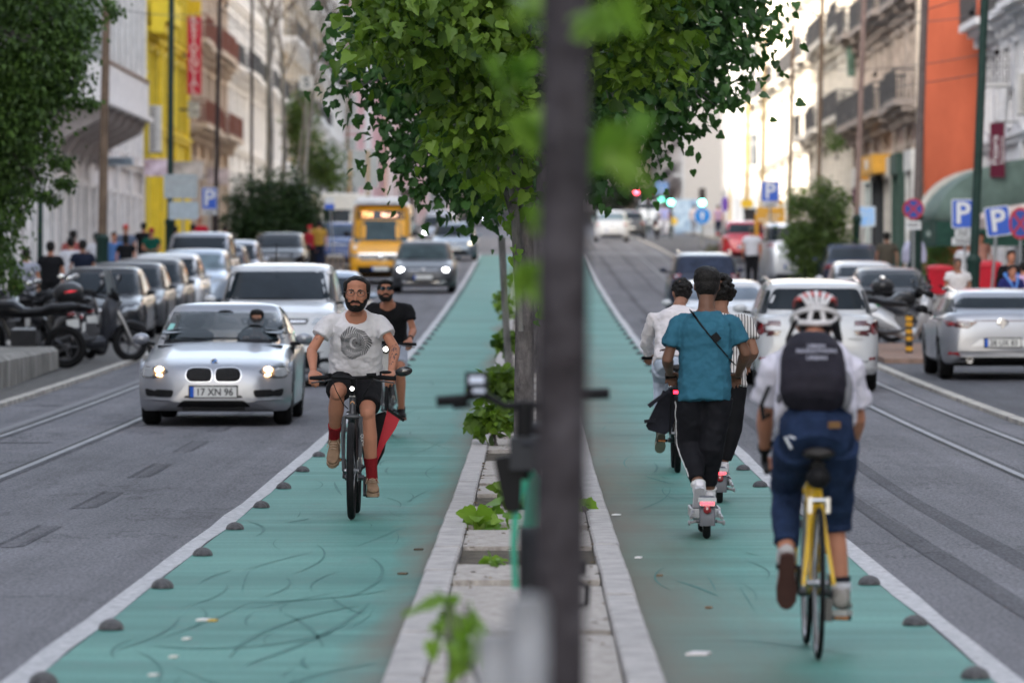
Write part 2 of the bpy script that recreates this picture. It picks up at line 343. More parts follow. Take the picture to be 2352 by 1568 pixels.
# rubber domes along the lane lines
mdome = mat('dome_rubber', (.085, .083, .09), .42, var=.3, scale=30, bump=.3, bscale=60)
DMB = MB(); DMB.lathe([(.068, 0), (.069, .008), (.066, .02), (.060, .036), (.050, .050), (.035, .060), (.016, .065), (.001, .066)], n=20)
ridge = MB()
for k in range(-2, 3):
    pts = [(.0705*cos(a)*cos(k*.33)*1.0, .0705*sin(k*.33), .003+.0665*max(0, sin(a)*cos(k*.33))) for a in [i*pi/10 for i in range(11)]]
    ridge.tube(pts, .0032, 5)
d0 = None
for sx, y0, xx in ((-1, 21.8, -2.03), (1, 22.15, 1.86)):
    for k in range(50):
        y = y0+3.5*k; x = xx-(.0 if sx < 0 else 0)
        if y > 200: break
        if d0 is None:
            d0 = obj('lane_dome', DMB, mdome); dr = obj('ridge', ridge, C((.16, .16, .165), .4), d0); o = d0
        else:
            o = d0.copy(); col.objects.link(o)
            if y < 75: c = dr.copy(); col.objects.link(c); c.parent = o
        o.location = (x, y, g(y)+.006); o.scale = (.86, .86, random.uniform(.68, .80)); o.rotation_euler = (0, 0, random.uniform(-.25, .25))
        if k < 12:
            where = 'left' if sx < 0 else 'right'
            tag(o, ['frontmost', 'second', 'third', 'fourth', 'fifth', 'sixth', 'seventh', 'eighth', 'ninth', 'tenth', 'eleventh', 'twelfth'][k]+' grey ribbed rubber dome beside the white line of the %s cycle lane' % where, 'lane separator', 'rubber domes along the cycle lanes')
        else: tag(o, 'small grey dome far up the white line of the %s cycle lane' % ('left' if sx < 0 else 'right'), 'lane separator', 'rubber domes far up the %s cycle lane' % ('left' if sx < 0 else 'right'))
# ================================================================ buildings
GLS = mat('window_glass', (.035, .042, .05), .12, var=.5, scale=.8, tint=(.10, .11, .12)); GLB = mat('pale_blind', (.42, .44, .42), .5, var=.3, scale=1)
IRON = C((.05, .05, .055), .5, .3, var=0); IRONG = C((.06, .11, .09), .5, var=.1)
def facer(kind, a):
    if kind == 'L': return lambda u, d, z: (a+d, u, z)
    if kind == 'R': return lambda u, d, z: (a-d, u, z)
    return lambda u, d, z: (u, a-d, z)
def fbox(mb, T, u0, u1, d0, d1, z0, z1):
    vs = [T(u, d, z) for z in (z0, z1) for u, d in ((u0, d0), (u1, d0), (u1, d1), (u0, d1))]
    mb.add(vs, [(3, 2, 1, 0), (4, 5, 6, 7), (0, 1, 5, 4), (1, 2, 6, 5), (2, 3, 7, 6), (3, 0, 4, 7)])
def window(T, u, z, w, h, par, mf, mg, kind='plain', proud=.10):
    mb = MB(); t = .14
    fbox(mb, T, u-w/2-t, u-w/2, 0, proud, z, z+h); fbox(mb, T, u+w/2, u+w/2+t, 0, proud, z, z+h)
    fbox(mb, T, u-w/2-t-.05, u+w/2+t+.05, 0, proud+.07, z+h, z+h+.2); fbox(mb, T, u-w/2-t, u+w/2+t, 0, proud+.05, z-.12, z)
    if kind == 'sash': fbox(mb, T, u-.03, u+.03, .04, .07, z, z+h); fbox(mb, T, u-w/2, u+w/2, .04, .07, z+h*.68, z+h*.68+.06)
    f = obj('window', mb, mf, par, smooth=False)
    p = MB(); fbox(p, T, u-w/2, u+w/2, .01, .035, z, z+h); obj('pane', p, mg, f, smooth=False)
    return f
def balcony(T, u0, u1, z, par, ms, dep=.75, rail=None, solid_=False):
    mb = MB(); fbox(mb, T, u0, u1, .002, dep, z-.22, z); fbox(mb, T, u0+.1, u1-.1, .002, dep*.7, z-.4, z-.222)
    n = max(2, int((u1-u0)/1.6))
    for i in range(n): c = u0+(i+.5)*(u1-u0)/n; fbox(mb, T, c-.12, c+.12, .002, dep*.55, z-.75, z-.402)
    b = obj('balcony', mb, ms, par, smooth=False)
    r = MB(); fbox(r, T, u0, u1, dep-.06, dep-.02, z+.92, z+.97); fbox(r, T, u0, u0+.04, .0, dep-.061, z+.92, z+.97); fbox(r, T, u1-.04, u1, .0, dep-.061, z+.92, z+.97); fbox(r, T, u0, u1, dep-.06, dep-.02, z+.06, z+.10)
    k = int((u1-u0)/.16)
    for i in range(k+1): c = u0+.02+i*(u1-u0-.04)/k; fbox(r, T, c-.012, c+.012, dep-.055, dep-.025, z+.002, z+.919)
    for q in (u0+.02, u1-.02):
        for j in range(5): fbox(r, T, q-.012, q+.012, .08+j*.13, .105+j*.13, z+.002, z+.919)
    if solid_: fbox(r, T, u0, u1, dep-.075, dep-.061, z, z+.92)
    obj('railing', r, rail or IRON, b, smooth=False)
def building(name, label, kind, a, u0, u1, top, wall, trim, floors, dep=12, step=2.6, ww=1.1, balc=(), shop=True, glass=None, first=4.2, fh=3.5, seed=1, cat='building', frames=None, pil=True, shopm=None, base=None, awn=None, balcmat=None, rail=None):
    rnd = random.Random(seed); T = facer(kind, a)
    e = g(min(u0, u1) if kind != 'F' else a) if base is None else base
    ctr = T((u0+u1)/2, 0, e); b = thing(name, label, cat, ctr)
    O = Vector(ctr); T0 = T; T = lambda u, d, z: tuple(Vector(T0(u, d, z))-O)
    mb = MB(); fbox(mb, T, u0, u1, -dep, 0, e-3, top); obj('wall', mb, wall, b, smooth=False)
    tr = MB()
    for fz in [first+i*fh for i in range(floors)]:
        if e+fz < top-.5: fbox(tr, T, u0, u1, 0, .16, e+fz-.28, e+fz-.10); fbox(tr, T, u0, u1, 0, .26, e+fz-.10, e+fz)
    fbox(tr, T, u0, u1, 0, .5, top-.5, top-.002); obj('cornice', tr, trim, b, smooth=False)
    if pil:
        pm = MB(); n = max(1, int((u1-u0)/(step*2)))
        for i in range(n+1):
            c = lerp(u0+.3, u1-.3, i/n); fbox(pm, T, c-.28, c+.28, 0, .13, e, top-.502)
            fbox(pm, T, c-.34, c+.34, .13, .17, e, e+first-.3)
        obj('pilaster', pm, trim, b, smooth=False)
    n = max(1, int((u1-u0-.8)/step)); zmax = H0+700/F*max(u1 if kind != 'F' else a, 10)+3
    for fi in range(floors):
        z = e+first+fi*fh
        if z+2.8 > top or z > zmax: break
        for i in range(n):
            u = lerp(u0+.4, u1-.4, (i+.5)/n)
            window(T, u, z+.35, ww, 2.35, b, frames or trim, glass or rnd.choice((GLS, GLS, GLB)), 'sash')
        if fi in balc or -1 in balc:
            m = max(1, n//2)
            for i in range(m):
                c0 = lerp(u0+.4, u1-.4, i/m); c1 = lerp(u0+.4, u1-.4, (i+1)/m)
                balcony(T, c0+.3, c1-.3, z+.24, b, balcmat or trim, rail=rail, dep=rnd.choice((.7, .9)))
    if shop:
        for i in range(n):
            u = lerp(u0+.4, u1-.4, (i+.5)/n); h = first-1.2
            mb = MB(); fbox(mb, T, u-ww*.62, u+ww*.62, .002, .05, e+.1, e+h); f = obj('door' if rnd.random() < .5 else 'shop_window', mb, shopm or rnd.choice((GLS, C((.10, .08, .07), .5), C((.28, .30, .31), .5))), b, smooth=False)
            m2 = MB()
            for q in (-1, 1): fbox(m2, T, u+q*(ww*.62+.1)-.09, u+q*(ww*.62+.1)+.09, 0, .14, e+.1, e+h+.15)
            fbox(m2, T, u-ww*.62-.1+.0905, u+ww*.62+.1-.0905, 0, .14, e+h+.001, e+h+.15); obj('frame', m2, trim, f, smooth=False)
    return b, T, e
W1 = mat('pale_plaster', (.74, .71, .71), .85, var=.12, scale=.8); W1t = mat('stone_trim', (.78, .75, .74), .8, var=.12, scale=3)
W2 = mat('yellow_plaster', (.70, .52, .035), .8, var=.25, scale=.9, stretch=(1, 1, .3)); W2t = mat('yellow_trim', (.80, .62, .06), .75, var=.1, scale=2)
W3 = mat('tan_plaster', (.46, .34, .25), .85, var=.2, scale=.7); W3t = C((.52, .42, .34), .8)
W4 = mat('white_plaster', (.78, .76, .75), .85, var=.1, scale=.6); W4t = C((.75, .72, .70), .8)
WP = mat('pink_plaster', (.66, .42, .44), .85, var=.08, scale=.6); WPt = C((.72, .70, .70), .8)
WG = mat('grey_plaster', (.46, .46, .47), .85, var=.14, scale=.5); WGt = C((.58, .58, .58), .8)
WC = mat('cream_plaster', (.66, .62, .55), .8, var=.08, scale=.5); WCt = C((.68, .65, .59), .8)
WO = mat('orange_plaster', (.48, .120, .064), .85, var=.18, scale=.5, stretch=(1, 1, .4))
WB = mat('brown_stone', (.34, .27, .23), .85, var=.25, scale=1.2); WBt = C((.55, .48, .41), .8)
# left row (the near blocks are tall and keep the street in shade)
building('apartment_building', 'tall pale apartment block nearest the camera on the left side', 'L', -14.6, -60, 128, 36, W1, W1t, 2, step=3.4, seed=2, balc=())
bL, TL, eL = building('apartment_building', 'pale stone building with enclosed bay window behind the brown lamp post', 'L', -14.4, 128, 192.8, 29.5, W1, W1t, 5, step=2.8, seed=3, first=5.0, shopm=None)
# bay window box on corbels
mb = MB(); fbox(mb, TL, 154, 171, .3, 1.9, 7.15, 8.25); fbox(mb, TL, 154, 171, .3, 1.75, 12.2, 12.6)
fbox(mb, TL, 153.8, 171.2, .3, 2.05, 7.0, 7.148)
for i in range(8): u = 154.4+i*2.3; fbox(mb, TL, u-.12, u+.12, .3, 1.85, 8.252, 12.198)
bay = obj('bay_window', mb, W1t, bL, smooth=False)
mb = MB(); fbox(mb, TL, 154.2, 170.8, .3, 1.74, 8.26, 12.19); obj('pane', mb, mat('ribbed_blind', (.34, .35, .34), .4, var=.6, scale=1.5, stretch=(1, 3, .2), tint=(.08, .09, .09)), bay, smooth=False)
mb = MB(); fbox(mb, TL, 153.9, 171.1, 1.76, 1.95, 8.25, 8.33); obj('sill', mb, C((.30, .20, .15), .8), bay, smooth=False)
for i in range(6):
    mb = MB(); u = 154.8+i*3.05; mb.prism([(TL(0, .27, 0)[0], 6.99), (TL(0, 1.9, 0)[0], 6.99), (TL(0, 1.7, 0)[0], 6.6), (TL(0, .7, 0)[0], 6.1), (TL(0, .27, 0)[0], 5.4)], 'y', TL(u, 0, 0)[1]-.3, TL(u, 0, 0)[1]+.3)
    for v in range(len(mb.v)): x, y, z = mb.v[v]; mb.v[v] = (x, y, z-eL)
    obj('corbel', mb, C((.36, .32, .31), .85), bL, smooth=False)
bY, TY, eY = building('yellow_building', 'bright yellow building with jutting cornice and white shutters', 'L', -14.3, 193, 217, 22, W2, W2t, 4, step=3.1, seed=5, frames=C((.60, .47, .05), .7), glass=GLB, shopm=C((.55, .44, .04), .6), first=5.2)
mb = MB(); fbox(mb, TY, 193.2, 199, .27, 1.0, 11.4, 12.2); fbox(mb, TY, 193.2, 198.8, .27, .75, 11.0, 11.398); obj('ledge', mb, W2t, bY, smooth=False)
building('tan_building', 'tan building with rusty iron balconies beside the yellow one', 'L', -14.4, 217.2, 246, 23, W3, W3t, 4, step=2.6, seed=6, balc=(0, 1), rail=C((.20, .08, .06), .7), first=5.2)
building('white_building', 'long white building with tall windows behind the thin dark poles', 'L', -14.5, 246.2, 300, 24, W4, W4t, 5, step=2.9, seed=7, balc=(1,), first=4.8)
building('cream_building', 'cream building with iron balconies behind the bare trees', 'L', -14.4, 300.2, 360, 27, C((.66, .62, .57), .85), W4t, 6, step=2.9, seed=8, balc=(1, 2, 3), frames=C((.5, .4, .28), .8))
building('white_building', 'far grey-white building past the bare trees on the left', 'L', -15.5, 360.2, 428, 48, WG, W4t, 7, step=3.2, seed=9, balc=(2,))
building('pink_building', 'pink building with white window surrounds facing down the street', 'F', 430, -26, -13.2, 44, WP, WPt, 9, dep=38, step=2.5, ww=1.1, seed=10, first=4.5, shop=True, glass=GLB)
building('pink_building', 'second pink and white building, partly behind the tree leaves', 'F', 470, -13.0, -6.8, 46, C((.62, .47, .47), .85), WPt, 9, step=2.4, seed=12, first=4.5)
# end of the street
building('grey_building', 'dull brown-grey block closing the far end of the street', 'F', 690, -50, 60, 75, mat('far_plaster', (.42, .38, .38), .9, var=.5, scale=.3, tint=(.16, .15, .16)), C((.5, .46, .45), .8), 7, step=5, ww=1.8, seed=13, fh=4.2)
building('brown_building', 'far brown building on the right before the end of the street', 'R', 12.2, 560, 688, 46, WB, WBt, 6, step=5, seed=14, shop=False)
building('cream_building', 'far cream and grey building behind the pale poles', 'R', 12.6, 440, 558, 44, C((.5, .46, .42), .85), WGt, 8, step=4, seed=15, balc=(0, 2), shop=False)
building('grey_building', 'grey stone building with tall windows and a long ledge facing the camera', 'F', 392, 14.4, 24, 40, WG, WGt, 9, step=2.4, seed=16, balc=(2, 5), first=4.4, fh=3.7)
building('brown_building', 'tall dull block added behind the pink houses to shade the end of the street', 'L', -8.5, 482, 689, 70, WB, WBt, 7, step=7, ww=2, seed=23, shop=False)  # added block, placed to cast shade over the far end facade
# right row
building('grey_building', 'tall plain grey block near the camera on the right, outside the picture', 'R', 15.2, -50, 127.8, 22, WG, WGt, 2, step=5, seed=31, shop=False)
building('white_building', 'sunlit cream-white building in the middle of the right side', 'R', 12.9, 240, 300, 34, WC, WCt, 6, step=4.2, seed=17, balc=(1, ), pil=True, first=4.8, frames=WCt)
building('cream_building', 'ornate sunlit facade with wrought-iron balconies and grey ground floor', 'R', 12.7, 205, 239.8, 26, mat('warm_cream', (.58, .53, .46), .85, var=.18, scale=.8), C((.60, .56, .50), .8), 5, step=2.5, seed=18, balc=(0, 1, 2), first=5.4)
bR, TR, eR = building('brown_building', 'weathered brown-pink facade with stone balconies left of the orange wall', 'R', 12.6, 170.2, 204.8, 24, mat('worn_pink_stone', (.42, .31, .27), .9, var=.35, scale=.9), mat('worn_stone', (.50, .42, .36), .85, var=.3, scale=2), 5, step=2.6, seed=19, balc=(0, 1, 2), first=5.6, balcmat=C((.34, .29, .26), .85))
for i, u in enumerate((172.5, 177.5, 183, 188, 193.5, 199)):
    mb = MB(); dp = .30+.12*(i % 2)
    for q in (-1.5, 1.5): fbox(mb, TR, u+q-.14, u+q+.14, .174, dp, eR, eR+3.5)
    fbox(mb, TR, u-1.64, u+1.64, .174, dp+.05, eR+3.502, eR+4.2); f = obj('shop_front', mb, C([(.62, .62, .60), (.05, .09, .075), (.58, .55, .50), (.04, .045, .05), (.50, .56, .55), (.60, .58, .55)][i], .6), bR, smooth=False)
    mb = MB(); fbox(mb, TR, u-1.35, u+1.35, .175, .20, eR+.5, eR+3.49); obj('pane', mb, GLS, f, smooth=False)
b, T, e = building('orange_building', 'plain bright orange end wall above the green awning', 'F', 170, 12.62, 16.4, 24, WO, WO, 0, dep=.2, shop=False, pil=False, seed=20, base=2)
for c in list(b.children):
    if c.name.startswith('cornice'): bpy.data.objects.remove(c)
mb = MB(); mb.box((12.46-14.51, 0.05, 9), (.16, .3, 23)); obj('corner_strip', mb, C((.70, .60, .48), .8), b, smooth=False)
mb = MB(); mb.tube([(-.9, -.12, 22), (-.9, -.12, 1)], .05, 6)
bN, TN, eN = building('white_building', 'grey-white building with air conditioners behind the dark green pole', 'R', 14.55, 128, 169.6, 24, mat('blue_white_plaster', (.60, .60, .63), .85, var=.1, scale=.7), C((.64, .64, .66), .8), 5, step=3.2, seed=21, balc=(1,), first=5.2)
# ================================================================ vehicles
TYR = mat('tyre_rubber', (.013, .013, .014), .75, var=.2, scale=20); RIM = C((.42, .43, .45), .3, .8, var=0); RIMD = C((.10, .10, .11), .35, .6, var=0)
CGL = mat('car_glass', (.008, .011, .014), .05, var=.5, scale=1.2, tint=(.022, .030, .038), spec=.12)
CGL2 = mat('car_glass_pale', (.14, .19, .22), .08, var=.3, scale=1.5, spec=.1)
BLK = C((.010, .010, .011), .6, var=0); BLKG = C((.010, .010, .011), .2, var=0, coat=.5)
CHR = C((.65, .65, .66), .18, .95, var=0); PLT = C((.70, .70, .68), .45, var=0); PLB = C((.015, .10, .50), .45, var=0); INK = C((.02, .02, .025), .6, var=0)
REDL = mat('tail_lamp_red', (.20, .008, .012), .15, var=0, coat=1); REDD = mat('tail_lamp_dark', (.07, .008, .012), .12, var=0, coat=1)
AMB = mat('indicator_amber', (.65, .20, .03), .2, var=0); LENS = mat('headlamp_lens', (.32, .34, .36), .08, .3, var=0, coat=1); LENSD = mat('headlamp_housing', (.05, .052, .056), .1, .2, var=0, coat=1)
def lamp(c, s): return C(c, .3, var=0, emit=c, es=s)
LWARM = lamp((1, .58, .25), 3.2); LWHITE = lamp((.95, .97, 1.0), 4); LBRK = lamp((1, .02, .02), 2)
def paint(c, met=.0, r=.28): return C(c, r, met, var=.04, scale=1.5, coat=.6) if max(c) > .2 else C(c, r, met*.15, var=.04, scale=1.5, coat=.12, spec=.3)
def rpoly(pts, r=.02, n=4):
    out = []; k = len(pts)
    for i in range(k):
        p = Vector(pts[i]); a = Vector(pts[i-1]); b = Vector(pts[(i+1) % k])
        da, db = (a-p), (b-p); ra = min(r, da.length*.45); rb = min(r, db.length*.45)
        A = p+da.normalized()*ra; B = p+db.normalized()*rb
        for j in range(n+1): t = j/n; out.append(tuple((1-t)**2*A+2*t*(1-t)*p+t*t*B))
    d = []
    for i in range(len(out)):
        a, b = Vector(out[i]), Vector(out[(i+1) % len(out)]); m = max(1, int((b-a).length/.12))
        for j in range(m): d.append(tuple(a.lerp(b, j/m)))
    return d
def lerpl(tab, s):
    xs = [t[0] for t in tab]
    return float(np.interp(s, xs, [t[1] for t in tab]))
class Car:
    """body faces -Y in its own space; length L, width W, height H"""
    def __init__(s, label, loc, rz, L, W, H, pm, top, cowl, roof0, roof1, tail, gh=(.90, .72), wheel=(.82, .75, .32), round_=(.16, .16), zb=.20, name='parked_car', cat='car', group=None, bumper=None, sidecurve=.06, rim=RIM, simple=False):
        s.t = thing(name, label, cat, loc, rz, group); s.L, s.W, s.H = L, W, H; s.pm = pm
        mb = MB(); rings = []; hw = W/2; wf, wr, wrad = wheel; ycs = (wf, L-wr); Ra = wrad+.055
        st = sorted(set([0, .015, .04, .08, .14, .22, .32, .45]+[L-q for q in (0, .015, .04, .08, .14, .22, .32, .45)]+[i*.16 for i in range(3, int(L/.16)-2)]+[yc+Ra*cos(a*pi/10) for yc in ycs for a in range(11)]))
        for y in st:
            d0, d1 = y, L-y; w = hw
            w *= 1-round_[0]*max(0, 1-d0/.55)**2.6*1.9-round_[0]*.6*max(0, 1-d0/.06)**2
            w *= 1-round_[1]*max(0, 1-d1/.55)**2.6*1.6-round_[1]*.6*max(0, 1-d1/.06)**2
            tz = lerpl(top, y)
            zbv = zb+.10*max(0, 1-min(d0, d1)/.12)**1.5
            sl_ = zbv
            for yc in ycs:
                if abs(y-yc) < Ra: sl_ = max(sl_, wrad+.0+sqrt(max(0, Ra*Ra-(y-yc)**2)))
            b = tz-sl_
            half = [(w*.93, min(sl_, tz-.1)), (w*(.985), min(sl_+.05, tz-.09)), (w, lerp(sl_, tz, .35) if sl_ < .4 else sl_+.06), (w*.995, max(tz-.26, sl_+.07)), (w*.975, tz-.14), (w*.93, tz-.055), (w*.84, tz-.012), (w*.6, tz+.012), (w*.3, tz+.022)]
            half = [(x, max(z, sl_)) for x, z in half]
            ring = [Vector((x, y-L/2, z)) for x, z in half]+[Vector((0, y-L/2, tz+.025))]+[Vector((-x, y-L/2, z)) for x, z in reversed(half)]
            ring += [Vector((-w*.9, y-L/2, min(sl_, tz-.1))), Vector((w*.9, y-L/2, min(sl_, tz-.1)))]
            rings.append(ring)
        mb.loft(rings)
        # greenhouse
        base = lerpl(top, cowl); baser = lerpl(top, tail); G = []; N = 36
        lv = [(0, 0, 0), (.35, .33, .01), (.7, .68, .012), (.93, .93, .012), (1, 1.0, 0)]
        for q, qy, bul in lv:
            z0f, z0r = base-.05, baser-.05; zt = H-.075
            yf = lerp(cowl, roof0, qy); yr = lerp(tail, roof1, qy); wd = lerp(hw*gh[0], hw*gh[1], q)+bul
            rg = []
            for j in range(N):
                a = 2*pi*j/N; ca, sa = cos(a), sin(a); ex = .30
                x = wd*abs(ca)**ex*(1 if ca > 0 else -1); yy = abs(sa)**ex*(1 if sa > 0 else -1)
                y = lerp(yf, yr, (yy+1)/2); zz = lerp(lerp(z0f, zt, q), lerp(z0r, zt-.02, q), (yy+1)/2)
                y += (abs(x)/wd)**2*.05*(-yy)          # bowed screens
                rg.append(Vector((x, y-L/2, zz)))
            G.append(rg)
        c = Vector((0, (roof0+roof1)/2-L/2, 0))
        for k, dz in ((.96, .030), (.85, .052), (.6, .068), (.3, .074), (.02, .075)):
            G.append([Vector((p.x*k, c.y+(p.y-c.y)*k, H-.075+dz-(.02*(1 if p.y > c.y else 0)*k))) for p in G[4]])
        gi = len(mb.f); mb.loft(G)
        me_b = mb
        s.body = obj('body', mb, pm, s.t)
        s.bvh = BVHTree.FromPolygons([Vector(v) for v in mb.v], mb.f)
        # dark underside and arches
        ub = MB(); ub.box((0, 0, zb+.10), (W*.80, L*.90, .22)); 
        for yc in ycs: ub.box((0, yc-L/2, .45), (W*.84, Ra*2-.02, .5))
        obj('underbody', ub, BLK, s.t, smooth=False)
        for yc in ycs:
            for sx in (-1, 1):
                wm = MB(); tw = .20; cx = sx*(hw-.02-tw/2)
                wm.lathe([(wrad-.11, -tw/2), (wrad-.03, -tw/2), (wrad-.004, -tw/2+.03), (wrad, -tw/4), (wrad, tw/4), (wrad-.004, tw/2-.03), (wrad-.03, tw/2), (wrad-.11, tw/2)], (cx, yc-L/2, wrad), 'x', 28)
                wh = obj('wheel', wm, TYR, s.t)
                if not simple:
                    rm = MB(); rr = wrad-.105; xo = cx+sx*(tw/2-.012)
                    rm.lathe([(rr, -.012), (rr, .012), (rr-.02, .012), (rr-.025, -.012)], (xo, yc-L/2, wrad), 'x', 28, caps=False)
                    rm.lathe([(.05, -.01), (.05, .012), (.001, .016)], (xo, yc-L/2, wrad), 'x', 12)
                    for k in range(5):
                        a = k*2*pi/5+.3; rm.tube([(xo, yc-L/2+.03*cos(a), wrad+.03*sin(a)), (xo, yc-L/2+(rr-.01)*cos(a), wrad+(rr-.01)*sin(a))], [(.03, .010), (.022, .010)], 6, flat=(1, 0, 0))
                    obj('rim', rm, rim, wh)
    def hit(s, view, p, q):
        if view in 'fr':
            sg = -1 if view == 'f' else 1
            h = s.bvh.ray_cast(Vector((p, sg*20, q)), Vector((0, -sg, 0)))
        else:
            sg = -1 if view == 'l' else 1
            h = s.bvh.ray_cast(Vector((sg*20, p, q)), Vector((-sg, 0, 0)))
        return h[0], sg
    def decal(s, name, m, poly, view='f', off=.006, r=.02, parent=None, rings=4, centre=None):
        poly = rpoly(poly, r); k = len(poly); cx = sum(p[0] for p in poly)/k; cy = sum(p[1] for p in poly)/k
        if centre: cx, cy = centre
        ax = 1 if view in 'fr' else 0; vs = []; last = None; hits = []
        for i in range(rings, 0, -1):
            for p in poly: hits.append((lerp(cx, p[0], i/rings), lerp(cy, p[1], i/rings)))
        hits.append((cx, cy)); res = [s.hit(view, *h) for h in hits]; sg = res[-1][1]
        good = [h[0][ax] for h in res if h[0] is not None]; dflt = sum(good)/max(1, len(good))
        for (a, b), (h, _) in zip(hits, res):
            d = (h[ax] if h is not None else dflt)+sg*off
            vs.append(Vector((a, d, b)) if ax == 1 else Vector((d, a, b)))
        back = [v-Vector((0, sg*(off+.03), 0)) if ax == 1 else v-Vector((sg*(off+.03), 0, 0)) for v in vs[:k]]
        mb = MB(); fs = []; o = len(vs)
        for i in range(rings-1):
            for j in range(k): fs.append((i*k+j, i*k+(j+1) % k, (i+1)*k+(j+1) % k, (i+1)*k+j))
        for j in range(k): fs.append(((rings-1)*k+j, (rings-1)*k+(j+1) % k, rings*k)); fs.append((j, o+j, o+(j+1) % k, (j+1) % k))
        mb.add(vs+back, fs); return obj(name, mb, m, parent or s.t)
    def sym(s, name, m, poly, view='f', **k):
        a = s.decal(name, m, poly, view, **k); c = k.pop('centre', None)
        if c: k['centre'] = (-c[0], c[1])
        b = s.decal(name, m, [(-p[0], p[1]) for p in poly], view, **k); return a, b
    def sides(s, name, m, poly, **k): return s.decal(name, m, poly, 'l', **k), s.decal(name, m, poly, 'r2' if 0 else 'R', **k)
    def plate(s, z, view, txt, w=.52, h=.115, parent=None, x=0):
        hp, sg = s.hit(view, x, z); y = hp.y+sg*.022
        mb = MB(); mb.box((x, y, z), (w, .012, h)); mb.box((x, y+sg*-.012, z), (w+.03, .014, h+.03)); mb.m = [0]*6+[1]*6
        p = obj('number_plate', mb, [PLT, BLK], s.t, smooth=False)
        mb = MB(); e = (1 if sg > 0 else -1); mb.box((x-e*-(-w/2+.022)*-1 if 0 else x+(w/2-.022)*(-1 if sg < 0 else 1), y+sg*.0075, z), (.044, .003, h)); obj('blue_strip', mb, PLB, p, smooth=False)
        if txt: text('lettering', txt, .112, INK, p, (x+.015*(1 if sg < 0 else -1), y+sg*.008, z-.004), (R(90), 0, 0 if sg < 0 else R(180)), bold=.0015, squash=.92)
        return p
    def mirror(s, y, z, m, out=.16, sc_=1):
        for sx in (-1, 1):
            mb = MB(); x = sx*(s.W/2+.035)
            mb.ell((x+sx*.04, y-s.L/2, z), (.088*sc_, .06, .058*sc_), 14, 8); o = obj('mirror', mb, m, s.t)
            m2 = MB(); m2.tube([(sx*(s.W/2-.08), y-s.L/2+.03, z-.06), (x, y-s.L/2, z-.05)], .022, 6); obj('mirror_arm', m2, BLK, o)
    def handle(s, ys, z):
        for sx in (-1, 1):
            for y in ys:
                h, sg = s.hit('l' if sx < 0 else 'R', y-s.L/2, z)
                if h is None: continue
                mb = MB(); mb.tube([(h.x+sx*.02, y-s.L/2-.08, z), (h.x+sx*.03, y-s.L/2, z), (h.x+sx*.02, y-s.L/2+.08, z)], .012, 6); obj('door_handle', mb, s.pm, s.t)
    def seams(s, ys, z0, z1):
        for sx, v in ((-1, 'l'), (1, 'R')):
            for y in ys:
                s.decal('door_seam', BLK, [(y-s.L/2-.006, z0), (y-s.L/2+.006, z0), (y-s.L/2+.006, z1), (y-s.L/2-.006, z1)], v, off=.001, r=.002)
def glasshouse(c, cowl, roof0, roof1, tail, belt, beltr, gh, glass=CGL, rearglass=None, pillars=(.48,), front=True, rear=True, zlow=.05, gap=.10):
    L, W, H = c.L, c.W, c.H; hw = W/2; top = H-.115; trk = lambda z: lerp(gh[0], gh[1], (z-belt+.05)/(H-.075-belt+.05))*hw
    if front:
        c.decal('windscreen', glass, [(-trk(belt)*.965, belt+zlow), (trk(belt)*.965, belt+zlow), (trk(top)*.94, top), (-trk(top)*.94, top)], 'f', r=.07, off=.010, rings=10)
        for sx in (-1, 1):
            b = MB(); 
            pts = []
            for t in (0, .5, 1):
                p = (sx*.08-.5*t+.12*sx, belt+zlow+.015+.02*t*(1-t)); h, sg = c.hit('f', *p)
                if h: pts.append(h+Vector((0, -.02, 0)))
            if len(pts) > 1: b.tube(pts, .008, 5); obj('wiper', b, BLK, c.t)
    if rear: c.decal('rear_window', rearglass or glass, [(-trk(beltr)*.88, beltr+zlow+.03), (trk(beltr)*.88, beltr+zlow+.03), (trk(top)*.86, top-.01), (-trk(top)*.86, top-.01)], 'r', r=.07, off=.010, rings=9)
    y0b, y1b = cowl-L/2+.22, tail-L/2-.20; y0t, y1t = roof0-L/2+.10, roof1-L/2-.12; zt = H-.15; b0 = max(belt, beltr)+.02
    edges = [0]+list(pillars)+[1]
    for i in range(len(edges)-1):
        a, b = edges[i], edges[i+1]; e0 = .035 if i else 0; e1 = .035 if i < len(edges)-2 else 0
        poly = [(lerp(y0b, y1b, a)+e0, b0), (lerp(y0b, y1b, b)-e1, b0), (min(lerp(y0b, y1b, b) if i < len(edges)-2 else y1t, y1t)-e1, zt), (max(lerp(y0b, y1b, a) if i else y0t, y0t)+e0, zt)]
        c.decal('side_window', glass, poly, 'l', r=.05); c.decal('side_window', glass, poly, 'R', r=.05)
